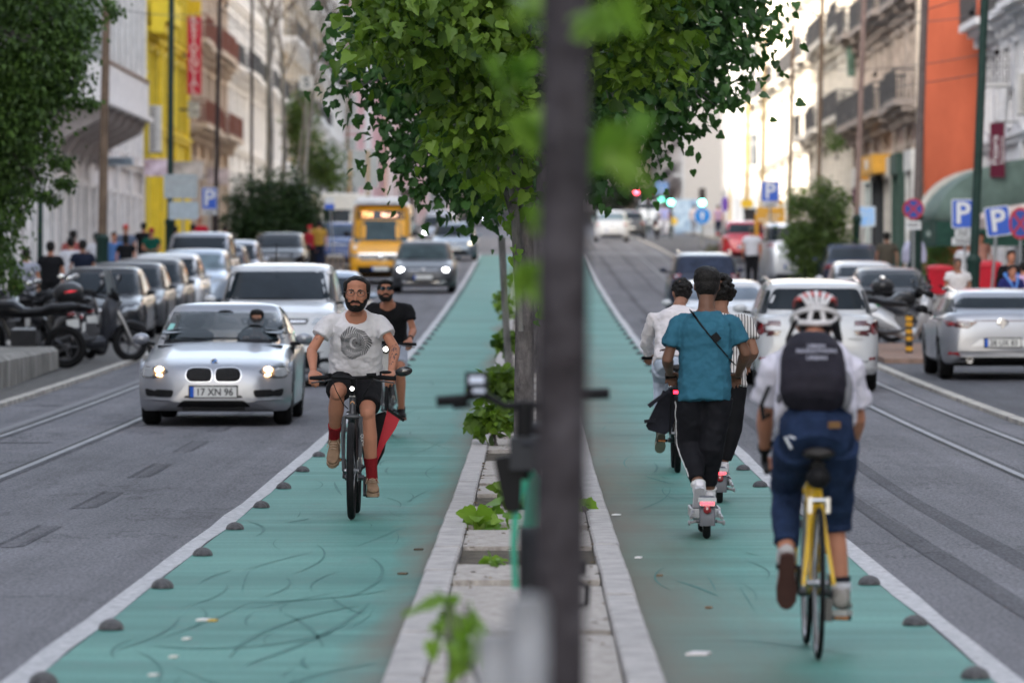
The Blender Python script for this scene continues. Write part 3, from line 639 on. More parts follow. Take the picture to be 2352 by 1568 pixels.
def hatch(label, px, Y, pm, face, L=4.2, W=1.76, H=1.45, style='hatch', x=None, group=None, name='parked_car', glass=CGL, lights=None, rearglass=None, simple=True, plate=None, yaw=0, cat='car', rim=RIM, plastic=True, raise_=0):
    """face: 'f' nose to the camera, 'r' tail to the camera; Y = distance of the end nearest the camera"""
    xx = X(px, Y) if x is None else x; yc = Y+L/2; k = H/1.45
    if style == 'hatch': top = [(0, .50), (.02, .60), (.07, .67), (.2, .73*k), (.55, .83*k), (1.1, .92*k), (L-.5, .96*k), (L-.15, .94*k), (L-.04, .82*k), (L, .6)]; cowl, r0, r1, tail = 1.0, 1.75, L-.95, L-.16
    elif style == 'sedan': top = [(0, .48), (.02, .58), (.07, .65), (.2, .72*k), (.6, .82*k), (1.2, .92*k), (L-.8, .97*k), (L-.25, .99*k), (L-.05, .90*k), (L, .62)]; cowl, r0, r1, tail = 1.15, 1.95, L-1.45, L-.62
    elif style == 'mpv': top = [(0, .55), (.02, .66), (.07, .76), (.2, .86*k), (.5, .93*k), (.95, .99*k), (L-.4, .98*k), (L-.1, .95*k), (L-.03, .82*k), (L, .6)]; cowl, r0, r1, tail = .85, 1.7, L-.45, L-.10
    elif style == 'van': top = [(0, .55), (.02, .68), (.07, .82), (.2, .92*k), (.5, .98*k), (.8, 1.0*k), (L-.3, 1.0*k), (L-.05, .98*k), (L, .6)]; cowl, r0, r1, tail = .7, 1.35, L-.16, L-.05
    gh = (.93, .76) if style != 'van' else (.95, .86)
    if style == 'mpv': gh = (.94, .80)
    c = Car(label, (xx, yc, g(yc)), yaw if face == 'f' else pi+yaw, L, W, H, pm, top, cowl, r0, r1, tail, gh, simple=simple, name=name, cat=cat, group=group, rim=rim)
    sl_ = math.atan2(g(yc+L/2)-g(yc-L/2), L)
    c.t.rotation_euler = (sl_ if face == 'f' else -sl_, 0, yaw if face == 'f' else pi+yaw)
    belt, beltr = lerpl(top, cowl), lerpl(top, tail)
    glasshouse(c, cowl, r0, r1, tail, belt, beltr, gh, glass, rearglass, pillars=(.42,) if L < 3.9 else (.36, .72), front=face == 'f', rear=face == 'r')
    c.mirror(cowl+.35, belt+.06, pm if style != 'van' else BLK); hw = W/2
    if face == 'f':
        hz = .66*k if style != 'mpv' else .78*k
        a, b = c.sym('headlight', LENS, [(hw*.56, hz-.055), (hw*.88, hz-.02), (hw*.90, hz+.07), (hw*.62, hz+.035)], 'f', r=.03, off=.008)
        if lights:
            for q, sx in ((a, 1), (b, -1)):
                h, sg = c.hit('f', sx*hw*.70, hz); m = MB(); m.ell((h.x, h.y-.02, h.z), (.085, .03, .055), 12, 6); obj('bulb', m, lights, q)
        c.decal('grille', BLKG, [(-hw*.5, hz-.05), (hw*.5, hz-.05), (hw*.54, hz+.035), (-hw*.54, hz+.035)], 'f', r=.03)
        c.decal('grille_bar', CHR, [(-hw*.48, hz-.016), (hw*.48, hz-.016), (hw*.49, hz+.004), (-hw*.49, hz+.004)], 'f', r=.008, off=.014)
        c.decal('intake', BLK, [(-hw*.62, .27), (hw*.62, .27), (hw*.54, .40), (-hw*.54, .40)], 'f', r=.04)
        c.sym('fog_light', BLK, [(hw*.68, .33), (hw*.86, .35), (hw*.84, .42), (hw*.72, .41)], 'f', r=.02)
        c.plate(.46, 'f', plate)
        em = MB(); h, sg = c.hit('f', 0, hz+.0); em.ell((0, h.y-.02, hz), (.055, .02, .05), 14, 6); obj('emblem', em, CHR, c.t)
    else:
        hz = .82*k if style != 'mpv' else .95*k
        if style == 'van': hz = .95*k
        c.sym('tail_light', REDL, [(hw*.66, hz-.09), (hw*.94, hz-.09), (hw*.95, hz+.07), (hw*.70, hz+.06)], 'r', r=.03, off=.008)
        c.decal('bumper_insert', BLK, [(-hw*.8, .24), (hw*.8, .24), (hw*.74, .36), (-hw*.74, .36)], 'r', r=.04)
        c.plate(.58 if style != 'mpv' else .72, 'r', plate)
        em = MB(); h, sg = c.hit('r', 0, hz); em.ell((0, h.y+.01, hz), (.05, .015, .045), 14, 6); obj('emblem', em, CHR, c.t)
    c.handle((cowl+1.0, cowl+1.9), belt-.10 if style != 'van' else .95)
    return c
SIL = paint((.27, .28, .31), .5, .32); SIL2 = paint((.42, .44, .48), .5, .3); WHT = paint((.52, .53, .545), 0, .25); DKB = paint((.020, .028, .055), .3, .25); DKG = paint((.055, .058, .065), .4, .28); BLKP = paint((.014, .015, .018), .1, .2)
LBL = paint((.34, .40, .48), .4, .3); BLUP = paint((.04, .07, .19), .2, .25); REDP = paint((.42, .015, .03), .1, .25); GBL = paint((.16, .20, .25), .4, .3)
# ---- silver hatchback in front, nose to the camera
L, W, H = 4.32, 1.72, 1.36; Y0 = 58.6
top = [(0, .46), (.012, .54), (.035, .60), (.08, .645), (.16, .68), (.4, .735), (.8, .80), (1.25, .86), (1.45, .89), (L-.5, .99), (L-.15, .97), (L-.04, .85), (L, .6)]
c = Car('silver hatchback driving towards the camera with both headlights glowing', (X(490, Y0), Y0+L/2, g(Y0+2)), 0, L, W, H, SIL, top, 1.42, 2.35, L-.85, L-.2, (.91, .73), (.80, .82, .315), (.17, .14), zb=.17, name='car', rim=RIM)
c.t.rotation_euler = (.006, 0, 0)
glasshouse(c, 1.42, 2.35, L-.85, L-.2, .89, .98, (.91, .73), pillars=(.47,), rear=False)
hw = W/2
for sx in (-1, 1):
    o = c.decal('grille', BLK, [(sx*.022, 0.500), (sx*.27, 0.500), (sx*.31, 0.555), (sx*.295, 0.630), (sx*.24, 0.655), (sx*.05, 0.650), (sx*.018, 0.615)], 'f', r=.05, off=.012)
    r_ = c.decal('grille_ring', CHR, [(sx*.015, 0.493), (sx*.273, 0.493), (sx*.319, 0.555), (sx*.302, 0.635), (sx*.244, 0.663), (sx*.047, 0.658), (sx*.012, 0.618)], 'f', r=.055, off=.006)
    for q in range(9):
        xx = sx*(.05+q*.026); h, sg = c.hit('f', xx, .575)
        m = MB(); m.tube([(xx, h.y-.020, .515), (xx, h.y-.014, .645)], .0035, 4); obj('grille_slat', m, C((.05, .05, .055), .4, var=0), o)
    hd = c.decal('headlight', LENSD, [(sx*.49, 0.610), (sx*.66, 0.530), (sx*.80, 0.535), (sx*.842, 0.615), (sx*.82, 0.680), (sx*.60, 0.680)], 'f', r=.035, off=.008)
    c.decal('lens', LENS, [(sx*.67, 0.555), (sx*.79, 0.555), (sx*.82, 0.615), (sx*.79, 0.655), (sx*.68, 0.645)], 'f', r=.04, off=.014, parent=hd)
    c.decal('reflector', C((.60, .40, .24), .15, .6, var=0), [(sx*.53, 0.610), (sx*.60, 0.560), (sx*.675, 0.560), (sx*.675, 0.655), (sx*.60, 0.665)], 'f', r=.03, off=.014, parent=hd)
    h, sg = c.hit('f', sx*.608, .625); m = MB(); m.ell((sx*.605, h.y-.024, .630), (.050, .020, .034), 16, 8); obj('bulb', m, LWARM, hd)
    h, sg = c.hit('f', sx*.60, .572); m = MB(); m.ell((sx*.605, h.y-.022, .574), (.035, .015, .014), 12, 6); obj('daytime_light', m, LWARM, hd)
    c.decal('lower_intake', BLK, [(sx*.46, 0.325), (sx*.76, 0.335), (sx*.78, 0.420), (sx*.44, 0.405)], 'f', r=.03, off=.008)
    c.decal('lip_side', SIL, [(sx*.42, 0.280), (sx*.78, 0.292), (sx*.80, 0.315), (sx*.42, 0.305)], 'f', r=.01, off=.03)  # side part of the bumper lip in the body silver
    m = MB(); bw = [(sx*.26, -1.62, .838), (sx*.55, -1.2, .875), (sx*.70, -.8, .91)]
c.decal('lower_grille', BLK, [(-.42, .215), (.42, .215), (.34, .29), (-.34, .29)], 'f', r=.03, off=.010)
c.decal('lip', SIL, [(-.36, .292), (.36, .292), (.355, .315), (-.355, .315)], 'f', r=.008, off=.02)
c.decal('intake_bar', BLK, [(-.33, .32), (.33, .32), (.31, .345), (-.31, .345)], 'f', r=.01, off=.008)
c.plate(.385, 'f', '17 XN 96')
h, sg = c.hit('f', 0, .712); m = MB(); m.cur = 0; m.lathe([(.041, -.004), (.041, .010), (.034, .012), (.001, .012)], (0, 0, 0), 'z', 20)
em = obj('emblem', m, CHR, c.t, loc=(0, h.y-.012, .714)); em.rotation_euler = (R(62), 0, 0)
m = MB(); 
for a0 in (0, pi): m.add([(0, 0, .0135)]+[(.027*cos(a0+a*pi/12), .027*sin(a0+a*pi/12), .0135) for a in range(7)], [(0, i, i+1) for i in range(1, 7)])
obj('quadrant', m, C((.05, .2, .55), .3, var=0), em, smooth=False)
m = MB(); m.lathe([(.034, .0122), (.028, .0126), (.001, .0126)], n=20); obj('disc', m, BLKG, em)
c.mirror(1.75, .95, SIL, sc_=1.15); c.seams((1.5, 3.0), .32, .92); c.handle((2.7,), .84)
# windscreen details: mirror, stickers, seats seen through the glass
h, sg = c.hit('f', 0, 1.26); m = MB(); m.ell((.0, h.y+.01, 1.245), (.10, .03, .028), 12, 6); obj('rear_view_mirror', m, BLK, c.t)
c.decal('window_sticker', C((.25, .55, .50), .5, var=0), [(-.66, 1.03), (-.59, 1.03), (-.56, 1.12), (-.62, 1.12)], 'f', r=.01, off=.012)
c.decal('window_sticker', C((.6, .62, .6), .5, var=0), [(-.66, 1.0), (-.60, 1.0), (-.595, 1.026), (-.65, 1.026)], 'f', r=.005, off=.012)
BMW = c
def see_through(c, z0, z1, xw):
    import bmesh
    bm = bmesh.new(); bm.from_mesh(c.body.data); dl = []
    for f in bm.faces:
        q = f.calc_center_median(); n = f.normal
        if z0 < q.z < z1 and abs(q.x) < xw and abs(n.y) > .3 and abs(n.x) < .55: dl.append(f)
    bmesh.ops.delete(bm, geom=dl, context='FACES'); bm.to_mesh(c.body.data); bm.free()
see_through(c, .90, H-.10, .66)
GSEE = mat('clear_car_glass', (.016, .026, .030), .04, var=0, alpha=.72, spec=.35)
for ch in c.t.children:
    if ch.name.startswith('windscreen'): ch.data.materials.clear(); ch.data.materials.append(GSEE)
c.decal('rear_window', mat('rear_glass', (.05, .09, .09), .1, var=0, alpha=.5), [(-.60, 1.02), (.60, 1.02), (.54, H-.12), (-.54, H-.12)], 'r', r=.05)
m = MB(); m.box((0, -.62, .80), (1.42, .5, .16)); m.box((0, .2, .45), (1.45, 2.3, .10)); m.ell((.36, -.52, .90), (.22, .12, .06)); obj('dashboard', m, C((.022, .022, .025), .7), c.t)
m = MB(); torus_pts = [Vector((.36+.18*cos(a), -.28+.06*sin(a), .93+.17*sin(a))) for a in [2*pi*i/20 for i in range(21)]]; m.tube(torus_pts, .014, 6, caps=False); obj('steering_wheel', m, BLK, c.t)
for sx in (-.37, .37):
    m = MB(); m.loft([[Vector((sx+a*cos(q), y+.05*sin(q), z)) for q in [2*pi*j/14 for j in range(14)]] for a, y, z in ((.22, .10, .5), (.25, .14, .75), (.23, .20, 1.0), (.15, .22, 1.05))]); m.ell((sx, .25, 1.13), (.13, .05, .08)); obj('seat', m, C((.05, .05, .055), .8), c.t)
m = MB(); m.box((0, -L/2+.045, .195), (.7, .04, .03)); obj('splitter', m, BLK, c.t, smooth=False)
# ---- white people carrier behind it
c = hatch('white people carrier with black lower bumper behind the silver hatchback', 630, 74.2, WHT, 'f', L=4.45, W=1.80, H=1.74, style='mpv', name='car', simple=False)
c.decal('lower_bumper', BLK, [(-.84, .27), (.84, .27), (.84, .50), (-.84, .50)], 'f', r=.04, off=.01)
c.decal('black_strip', BLK, [(-.80, .60), (.80, .60), (.82, .66), (-.82, .66)], 'f', r=.02, off=.01)
m = MB(); m.tube([(-.05, -.6, 1.78), (-.05, -.5, 2.03)], .008, 5); m.ell((-.05, -.6, 1.785), (.02, .03, .02), 8, 5); obj('aerial', m, BLK, c.t)
# ---- traffic coming down the street on the left
hatch('pale blue car half hidden behind the two cyclists', 735, 97, LBL, 'f', H=1.38, W=1.74, name='car')
c = hatch('dark grey car with bright headlights in front of the yellow bus', 972, 148, DKG, 'f', L=4.4, W=1.8, H=1.46, name='car', lights=LWHITE, glass=mat('teal_glass', (.05, .075, .08), .08, var=.4, scale=2, spec=.12))
c.decal('chrome_curve', CHR, [(-.55, .285), (.55, .285), (.66, .36), (.62, .36), (.53, .30), (-.53, .30), (-.62, .36), (-.66, .36)], 'f', r=.01, off=.012)
c = hatch('blue-grey car following the dark grey one', 1042, 199, GBL, 'f', L=4.3, W=1.78, H=1.44, name='car', lights=lamp((.8, .7, .5), .8))
c = hatch('silver car with a bright headlight behind the blue-grey one', 1008, 235, SIL, 'f', L=4.3, W=1.78, H=1.5, name='car', lights=LWHITE)
hatch('small dark car far up the left lane with round bright headlights', 1098, 420, DKG, 'f', L=4.2, W=1.75, H=1.5, name='car', lights=lamp((.95, .97, 1), 14))
hatch('silver car far behind the bus', 1005, 300, SIL2, 'f', name='car')
# ---- yellow minibus
Yb = 160; Lb, Wb, Hb = 6.8, 1.94, 2.46; YEL = paint((.78, .36, .012), 0, .3)
top = [(0, .75), (.03, .95), (.1, 1.12), (.35, 1.27), (.8, 1.42), (1.0, 1.45), (Lb-.05, 1.4), (Lb, .9)]
c = Car('yellow minibus with lit destination display above its windscreen', (X(873, Yb), Yb+Lb/2, g(Yb+3)), 0, Lb, Wb, Hb, YEL, top, .55, 1.15, Lb-.1, Lb-.03, (.96, .90), (.95, 1.3, .34), (.08, .03), zb=.30, name='minibus', cat='bus', simple=True)
c.t.rotation_euler = (.02, 0, 0)
c.decal('windscreen', mat('bus_glass', (.02, .035, .04), .08, var=.5, scale=2.5, tint=(.07, .10, .11), spec=.12), [(-.82, 1.26), (.82, 1.26), (.80, 1.95), (-.80, 1.95)], 'f', r=.08)
d = c.decal('destination_display', BLKG, [(-.74, 1.99), (.74, 1.99), (.70, 2.25), (-.70, 2.25)], 'f', r=.05, off=.02)
h, sg = c.hit('f', 0, 2.12)
text('route_number', '734', .24, lamp((1, .42, .14), .8), d, (-.42, h.y-.035, 2.12), (R(80), 0, 0), bold=.004); text('destination', 'Martim', .17, lamp((1, .52, .32), .7), d, (.26, h.y-.035, 2.12), (R(80), 0, 0), bold=.003)
c.sym('headlight', LENS, [(.60, .83), (.90, .86), (.90, .98), (.68, .93)], 'f', r=.03)
c.decal('grille', BLKG, [(-.58, .76), (.58, .76), (.66, .92), (-.66, .92)], 'f', r=.04); c.decal('grille_bar', CHR, [(-.66, .93), (.66, .93), (.66, .96), (-.66, .96)], 'f', r=.01, off=.014)
c.decal('lower_bumper', BLK, [(-.9, .32), (.9, .32), (.9, .56), (-.9, .56)], 'f', r=.05, off=.012); c.plate(.50, 'f', None)
h, sg = c.hit('f', 0, .84); m = MB(); m.ell((0, h.y-.02, .84), (.10, .02, .10), 16, 6); obj('emblem', m, CHR, c.t)
m = MB(); m.box((0, 0, Hb+.09), (1.55, 4.6, .22), taper=.92); m.box((0, -2.2, Hb+.05), (1.7, .5, .12)); obj('roof_unit', m, C((.66, .66, .66), .5), c.t)
c.mirror(.75, 1.55, BLK, sc_=1.3)
c.sides('side_window', CGL, [(-2.6, 1.45), (2.9, 1.45), (2.9, 2.1), (-2.4, 2.1)], r=.05)
for sx in (-1, 1): c.sym('badge', C((.75, .72, .68), .5, var=0), [(.72, 1.08), (.82, 1.08), (.82, 1.2), (.72, 1.2)], 'f', r=.02); break
# ---- white truck and blue car standing left of the bus
Yt = 215; m_ = C((.66, .64, .60), .5, var=.08)
c = Car('white coach behind the blue car, left of the yellow minibus', (X(772, Yt), Yt+4, g(Yt+4)), 0, 8, 2.3, 2.45, m_, [(0, .6), (.05, .9), (.2, 1.1), (7.9, 1.1), (8, .8)], .25, .6, 7.9, 7.97, (.98, .95), (1.2, 2, .42), (.05, .03), zb=.35, name='coach', cat='bus', simple=True)
c.decal('windscreen', CGL, [(-1.0, 1.05), (1.0, 1.05), (.98, 1.75), (-.98, 1.75)], 'f', r=.1)
c.sym('headlight', LENS, [(.75, .62), (1.0, .62), (1.0, .75), (.75, .75)], 'f')
c = hatch('dark blue car with pale roof standing left of the yellow minibus', 768, 184, BLUP, 'f', L=4.4, W=1.8, H=1.62, style='mpv', glass=mat('blueish_glass', (.05, .07, .10), .08, var=.4, spec=.12), lights=None)
# ---- parked row on the left
row = [('dark blue car parked first in the left row behind the motorcycles', 99.0, BLKP, 1.44, 'hatch', CGL), ('dark grey car parked second in the left row', 105, DKG, 1.46, 'hatch', CGL), ('charcoal car parked third in the left row', 110.8, DKG, 1.47, 'hatch', CGL),
       ('white car parked fourth in the left row', 116.4, WHT, 1.52, 'hatch', CGL), ('silver-blue car with pale windscreen parked fifth in the left row', 122.4, LBL, 1.55, 'mpv', CGL2), ('tall silver van-like car parked sixth in the left row', 128.6, SIL, 1.9, 'mpv', CGL), ('dark car parked seventh in the left row', 135.5, DKB, 1.5, 'hatch', CGL),
       ('grey car parked eighth in the left row', 142, SIL2, 1.55, 'hatch', CGL), ('dark van parked under the round dark bush', 166, BLKP, 1.5, 'mpv', CGL)]
for i, (lb, y, p, h_, st, gl) in enumerate(row):
    c = hatch(lb, 0, y, p, 'f', L=4.3, W=1.78, H=h_, style=st, x=-8.25+(.25 if i == 4 else 0)+(.15 if i == 8 else 0), glass=gl, group='cars parked along the left kerb', simple=i > 0)
# ---- right side: white people carrier in the lane
Y0 = 71.8; L, W, H = 4.6, 1.72, 1.54
top = [(0, .55), (.05, .72), (.2, .86), (.6, .95), (1.1, 1.02), (L-.5, 1.06), (L-.2, 1.07), (L-.06, 1.02), (L-.015, .85), (L, .6)]
c = Car('white people carrier seen from behind with hook-shaped tail lights', (X(1878, Y0), Y0+L/2, g(Y0+2.5)), pi, L, W, H, WHT, top, .95, 1.8, L-.40, L-.10, (.95, .76), (.85, .80, .335), (.15, .09), zb=.24, name='car', rim=RIM)
c.t.rotation_euler = (-.012, 0, pi)
glasshouse(c, .95, 1.8, L-.40, L-.10, 1.02, 1.05, (.95, .76), pillars=(.36, .70), front=False)
for sx in (-1, 1):
    t_ = c.decal('tail_light', REDD, [(sx*.50, .98), (sx*.83, .985), (sx*.845, .76), (sx*.52, .785), (sx*.50, .84), (sx*.50, .89)], 'r', r=.02, off=.01)
    c.decal('lamp_slot', WHT, [(sx*.46, .845), (sx*.70, .85), (sx*.71, .91), (sx*.46, .905)], 'r', r=.015, off=.016, parent=t_)
    c.decal('red_lens', REDL, [(sx*.74, .80), (sx*.825, .79), (sx*.82, .96), (sx*.74, .95)], 'r', r=.015, off=.016, parent=t_)
    c.decal('reflector', REDL, [(sx*.70, .44), (sx*.80, .445), (sx*.80, .49), (sx*.70, .48)], 'r', r=.015, off=.01)
    m = MB(); m.tube([(sx*.62, -1.5+.55, H-.03), (sx*.63, .1, H+.01), (sx*.61, 1.6, H-.05)], .022, 6); obj('roof_rail', m, CHR, c.t)
c.decal('crease', C((.42, .43, .44), .3, var=0), [(-.72, .615), (.72, .615), (.72, .622), (-.72, .622)], 'r', r=.002, off=.004)
text('badge', 'PICASSO', .05, C((.3, .3, .3), .4, var=0), c.t, (-.52, c.hit('r', -.5, .73)[0].y+.01, .73), (R(90), 0, pi))
c.decal('bumper_insert', BLK, [(-.8, .25), (.8, .25), (.76, .32), (-.76, .32)], 'r', r=.03)
c.plate(.66, 'r', '96 QG 27'); c.mirror(1.35, 1.10, WHT, sc_=1.15); c.seams((1.5, 2.5, 3.5), .35, 1.0); c.handle((2.3, 3.3), .93)
m = MB(); m.tube([(.12, 1.2, H), (.12, 1.35, H+.16)], .008, 5); obj('aerial', m, BLK, c.t)
h, sg = c.hit('r', 0, .95); m = MB(); m.prism([(-.05, .90), (0, .95), (.05, .90), (.05, .92), (0, .97), (-.05, .92)], 'y', h.y-.005, h.y+.012); obj('emblem', m, CHR, c.t)
# ---- silver estate parked right
Y0 = 76.8; L, W, H = 4.5, 1.78, 1.33
top = [(0, .50), (.05, .66), (.2, .74), (.6, .83), (1.2, .92), (L-.5, .99), (L-.2, 1.0), (L-.05, .95), (L-.015, .85), (L, .6)]
xr = 6.85
c = Car('silver estate car parked at the right edge behind the kerb line', (xr, Y0+L/2, g(Y0+2.5)+.02), pi, L, W, H, SIL, top, 1.1, 1.95, L-.55, L-.08, (.93, .74), (.85, .80, .33), (.17, .12), zb=.24, name='parked_car', rim=RIM)
c.t.rotation_euler = (-.012, 0, pi)
glasshouse(c, 1.1, 1.95, L-.55, L-.08, .93, .97, (.93, .74), pillars=(.36, .70), front=False)
for sx in (-1, 1):
    t_ = c.decal('tail_light', REDD, [(sx*.36, .855), (sx*.50, .76), (sx*.80, .785), (sx*.86, .87), (sx*.84, .885)], 'r', r=.02, off=.01)
    c.decal('red_lens', REDL, [(sx*.70, .795), (sx*.80, .80), (sx*.85, .865), (sx*.72, .86)], 'r', r=.015, off=.016, parent=t_)
    c.decal('white_lens', C((.35, .33, .34), .2, var=0), [(sx*.47, .79), (sx*.56, .78), (sx*.60, .85), (sx*.50, .85)], 'r', r=.015, off=.016, parent=t_)
    c.decal('reflector', REDL, [(sx*.62, .36), (sx*.80, .37), (sx*.79, .42), (sx*.64, .415)], 'r', r=.015, off=.01)
    c.decal('plate_wing', C((.72, .73, .75), .25, .3, var=0), [(sx*.27, .60), (sx*.33, .60), (sx*.46, .50), (sx*.27, .50)], 'r', r=.01, off=.012)
    m = MB(); m.tube([(sx*.62, -.9, H-.035), (sx*.63, .2, H+.01), (sx*.60, 1.5, H-.07)], .02, 6); obj('roof_rail', m, CHR, c.t)
    m = MB(); m.lathe([(.045, 0), (.05, .03), (.04, .03), (.035, 0)], (sx*.48, L/2-.02, .30), 'y', 14); obj('exhaust_tip', m, CHR, c.t)
c.decal('dark_strip', REDD, [(-.42, .865), (.42, .865), (.42, .88), (-.42, .88)], 'r', r=.005, off=.008)
c.decal('bumper_insert', BLK, [(-.72, .23), (.72, .23), (.60, .34), (-.60, .34)], 'r', r=.03)
h, sg = c.hit('r', 0, .84); m = MB(); m.prism([(-.05, .84), (0, .93), (.05, .84), (0, .75)], 'y', h.y-.005, h.y+.02); m.ell((0, h.y-.004, .84), (.10, .010, .07), 16, 6); obj('emblem', m, CHR, c.t, smooth=False)
c.plate(.55, 'r', '28 UX 83'); c.mirror(1.6, 1.0, BLK, sc_=1.1); c.seams((1.5, 2.5, 3.4), .35, .9); c.handle((2.3, 3.2), .84)
# ---- other vehicles on the right
hatch('white saloon in the right lane ahead of the people carrier', 1668, 91, WHT, 'r', L=4.4, W=1.76, H=1.30, style='sedan', name='car', rearglass=mat('sky_glass', (.13, .16, .20), .08, var=.3, scale=1.5, spec=.12))
c = hatch('dark tall people carrier ahead of the white saloon', 1622, 120, DKB, 'r', L=4.6, W=1.66, H=1.50, style='mpv', name='car', rearglass=mat('blue_dark_glass', (.03, .04, .07), .08, var=.3, spec=.12))
for sx in (-1, 1):
    m = MB(); m.tube([(sx*.60, -1.2, 1.50), (sx*.61, .2, 1.55), (sx*.58, 1.9, 1.48)], .02, 6); obj('roof_rail', m, CHR, c.t)
hatch('white hatchback driving away far up the right lane', 1405, 262, WHT, 'r', L=4.2, W=1.78, H=1.56, name='car', rearglass=CGL2)
hatch('dark car beside the far white hatchback', 1447, 282, DKG, 'r', name='car', H=1.5)
hatch('white van far up the street under the red traffic lights', 1492, 380, WHT, 'r', L=5, W=1.95, H=2.1, style='van', name='van', cat='van')
hatch('silver taxi far right of the white van', 1535, 330, SIL, 'r', name='car')
hatch('teal-roofed car in front of the far white hatchback', 1395, 330, paint((.1, .3, .26), .1), 'r', name='car')
rr = [('red car parked on the right beyond the low hedge', 1712, 196, REDP, 1.55, 0), ('grey van parked behind the right tree', 1822, 158, SIL2, 1.9, 1), ('dark car parked fourth in the right row', 1962, 146, DKB, 1.42, 0), ('white car parked third in the right row', 1990, 122, WHT, 1.28, 0), ('dark car with red tail light parked behind the motorcycles', 2052, 108, DKG, 1.32, 0)]
for lb, px, y, p, h_, st in rr:
    hatch(lb, px, y, p, 'r', L=4.2, W=1.72, H=h_, style='van' if st else 'hatch', group='cars parked along the right side', rearglass=CGL)
# ================================================================ trees and plants
def m_leaf(name, dark, light, trans=.35):
    m = bpy.data.materials.new(name); m.use_nodes = True; t = m.node_tree; N, L = t.nodes, t.links; b = N['Principled BSDF']; out = N['Material Output']
    at = N.new('ShaderNodeAttribute'); at.attribute_name = 'tone'; mx = N.new('ShaderNodeMix'); mx.data_type = 'RGBA'
    mx.inputs['A'].default_value = (*dark, 1); mx.inputs['B'].default_value = (*light, 1); L.new(at.outputs['Fac'], mx.inputs['Factor'])
    L.new(mx.outputs['Result'], b.inputs['Base Color']); b.inputs['Roughness'].default_value = .5; b.inputs['Specular IOR Level'].default_value = .35
    tr = N.new('ShaderNodeBsdfTranslucent'); ms = N.new('ShaderNodeMixShader'); ms.inputs[0].default_value = trans
    br = N.new('ShaderNodeVectorMath'); br.operation = 'MULTIPLY'; br.inputs[1].default_value = (1.3, 1.5, .5); L.new(mx.outputs['Result'], br.inputs[0]); L.new(br.outputs[0], tr.inputs['Color'])
    L.new(b.outputs[0], ms.inputs[1]); L.new(tr.outputs[0], ms.inputs[2]); L.new(ms.outputs[0], out.inputs['Surface'])
    return m
_h = ((.20, -.10), (.42, .02), (.52, .26), (.42, .40), (.44, .58), (.27, .70), (.22, .88))
LT = np.array([(0, .38, -.03), (0, .02, 0)]+[(a, b, .16*a) for a, b in _h]+[(0, 1.12, 0)]+[(-a, b, .16*a) for a, b in _h[::-1]], float)
LT[:, 2] -= .22*LT[:, 1]**2
LF = np.array([(0, i, i+1) for i in range(1, 16)]+[(0, 16, 1)])
LT2 = np.array([(0, 0, 0), (.3, .45, .06), (0, 1.1, -.1), (-.3, .45, .06)], float); LF2 = np.array([(0, 1, 2, 3)])
def leaf_mesh(name, pos, size, rng, droop=.7, out=None, tones=None, simple=False):
    T, Fq = (LT2, LF2) if simple else (LT, LF)
    n = len(pos); d = rng.normal(size=(n, 3)); d[:, 2] -= droop*1.6
    if out is not None: d += out*1.1
    d /= np.linalg.norm(d, axis=1)[:, None]
    up = rng.normal(size=(n, 3))*.85+np.array([0, -.25, 1.0]); x = np.cross(d, up); x /= np.linalg.norm(x, axis=1)[:, None]+1e-9; z = np.cross(x, d)
    s = size*rng.uniform(.5, 1.3, n)
    wv = rng.uniform(.8, 1.4, n); cz = rng.uniform(.0, 3.0, n); ph = rng.uniform(0, 6.28, n); wa = rng.uniform(0, .13, n)
    V = (T[None, :, 0, None]*x[:, None, :]*wv[:, None, None]+T[None, :, 1, None]*d[:, None, :]+(T[None, :, 2]*cz[:, None]+wa[:, None]*np.sin(5*T[None, :, 1]+4*T[None, :, 0]+ph[:, None]))[:, :, None]*z[:, None, :])*s[:, None, None]+pos[:, None, :]
    k = len(T); V = V.reshape(-1, 3); Fa = (Fq[None]+(np.arange(n)*k)[:, None, None]).reshape(-1, Fq.shape[1])
    me = bpy.data.meshes.new(name); me.vertices.add(len(V)); me.vertices.foreach_set('co', V.ravel())
    me.loops.add(Fa.size); me.loops.foreach_set('vertex_index', Fa.ravel().astype(np.int32)); me.polygons.add(len(Fa)); me.polygons.foreach_set('loop_start', np.arange(len(Fa), dtype=np.int32)*Fq.shape[1])
    me.update(calc_edges=True); me.polygons.foreach_set('use_smooth', np.ones(len(Fa), bool))
    tn = tones if tones is not None else rng.uniform(0, 1, n)
    a = me.attributes.new('tone', 'FLOAT', 'POINT'); a.data.foreach_set('value', np.repeat(np.clip(tn, 0, 1), k).astype(np.float32))
    return me
def clusters(blobs, n, rng, per=14, cr=.22, shell=.55):
    """leaf positions: clumps spread through (mostly the outer part of) ellipsoids (cx,cy,cz,rx,ry,rz)"""
    vol = np.array([b[3]*b[4]*b[5] for b in blobs]); vol = vol/vol.sum(); P = []; O = []; Tn = []
    for b, v in zip(blobs, vol):
        k = max(1, int(n*v/per))
        u = rng.normal(size=(k, 3)); u /= np.linalg.norm(u, axis=1)[:, None]; r = rng.uniform(shell**2, 1.0, k)**.5*rng.uniform(.82, 1.06, k)
        c = u*r[:, None]*np.array(b[3:])+np.array(b[:3])
        q = rng.normal(size=(k, per, 3))*cr*rng.uniform(.6, 1.2, (k, 1, 1))*np.array([1, 1, .75]); P.append((c[:, None]+q).reshape(-1, 3)); O.append(np.repeat(u, per, 0))
        ct = rng.beta(1.2, 2.8, k); Tn.append((ct[:, None]*.75+rng.uniform(0, .45, (k, per))).ravel())
    return np.concatenate(P), np.concatenate(O), np.concatenate(Tn)
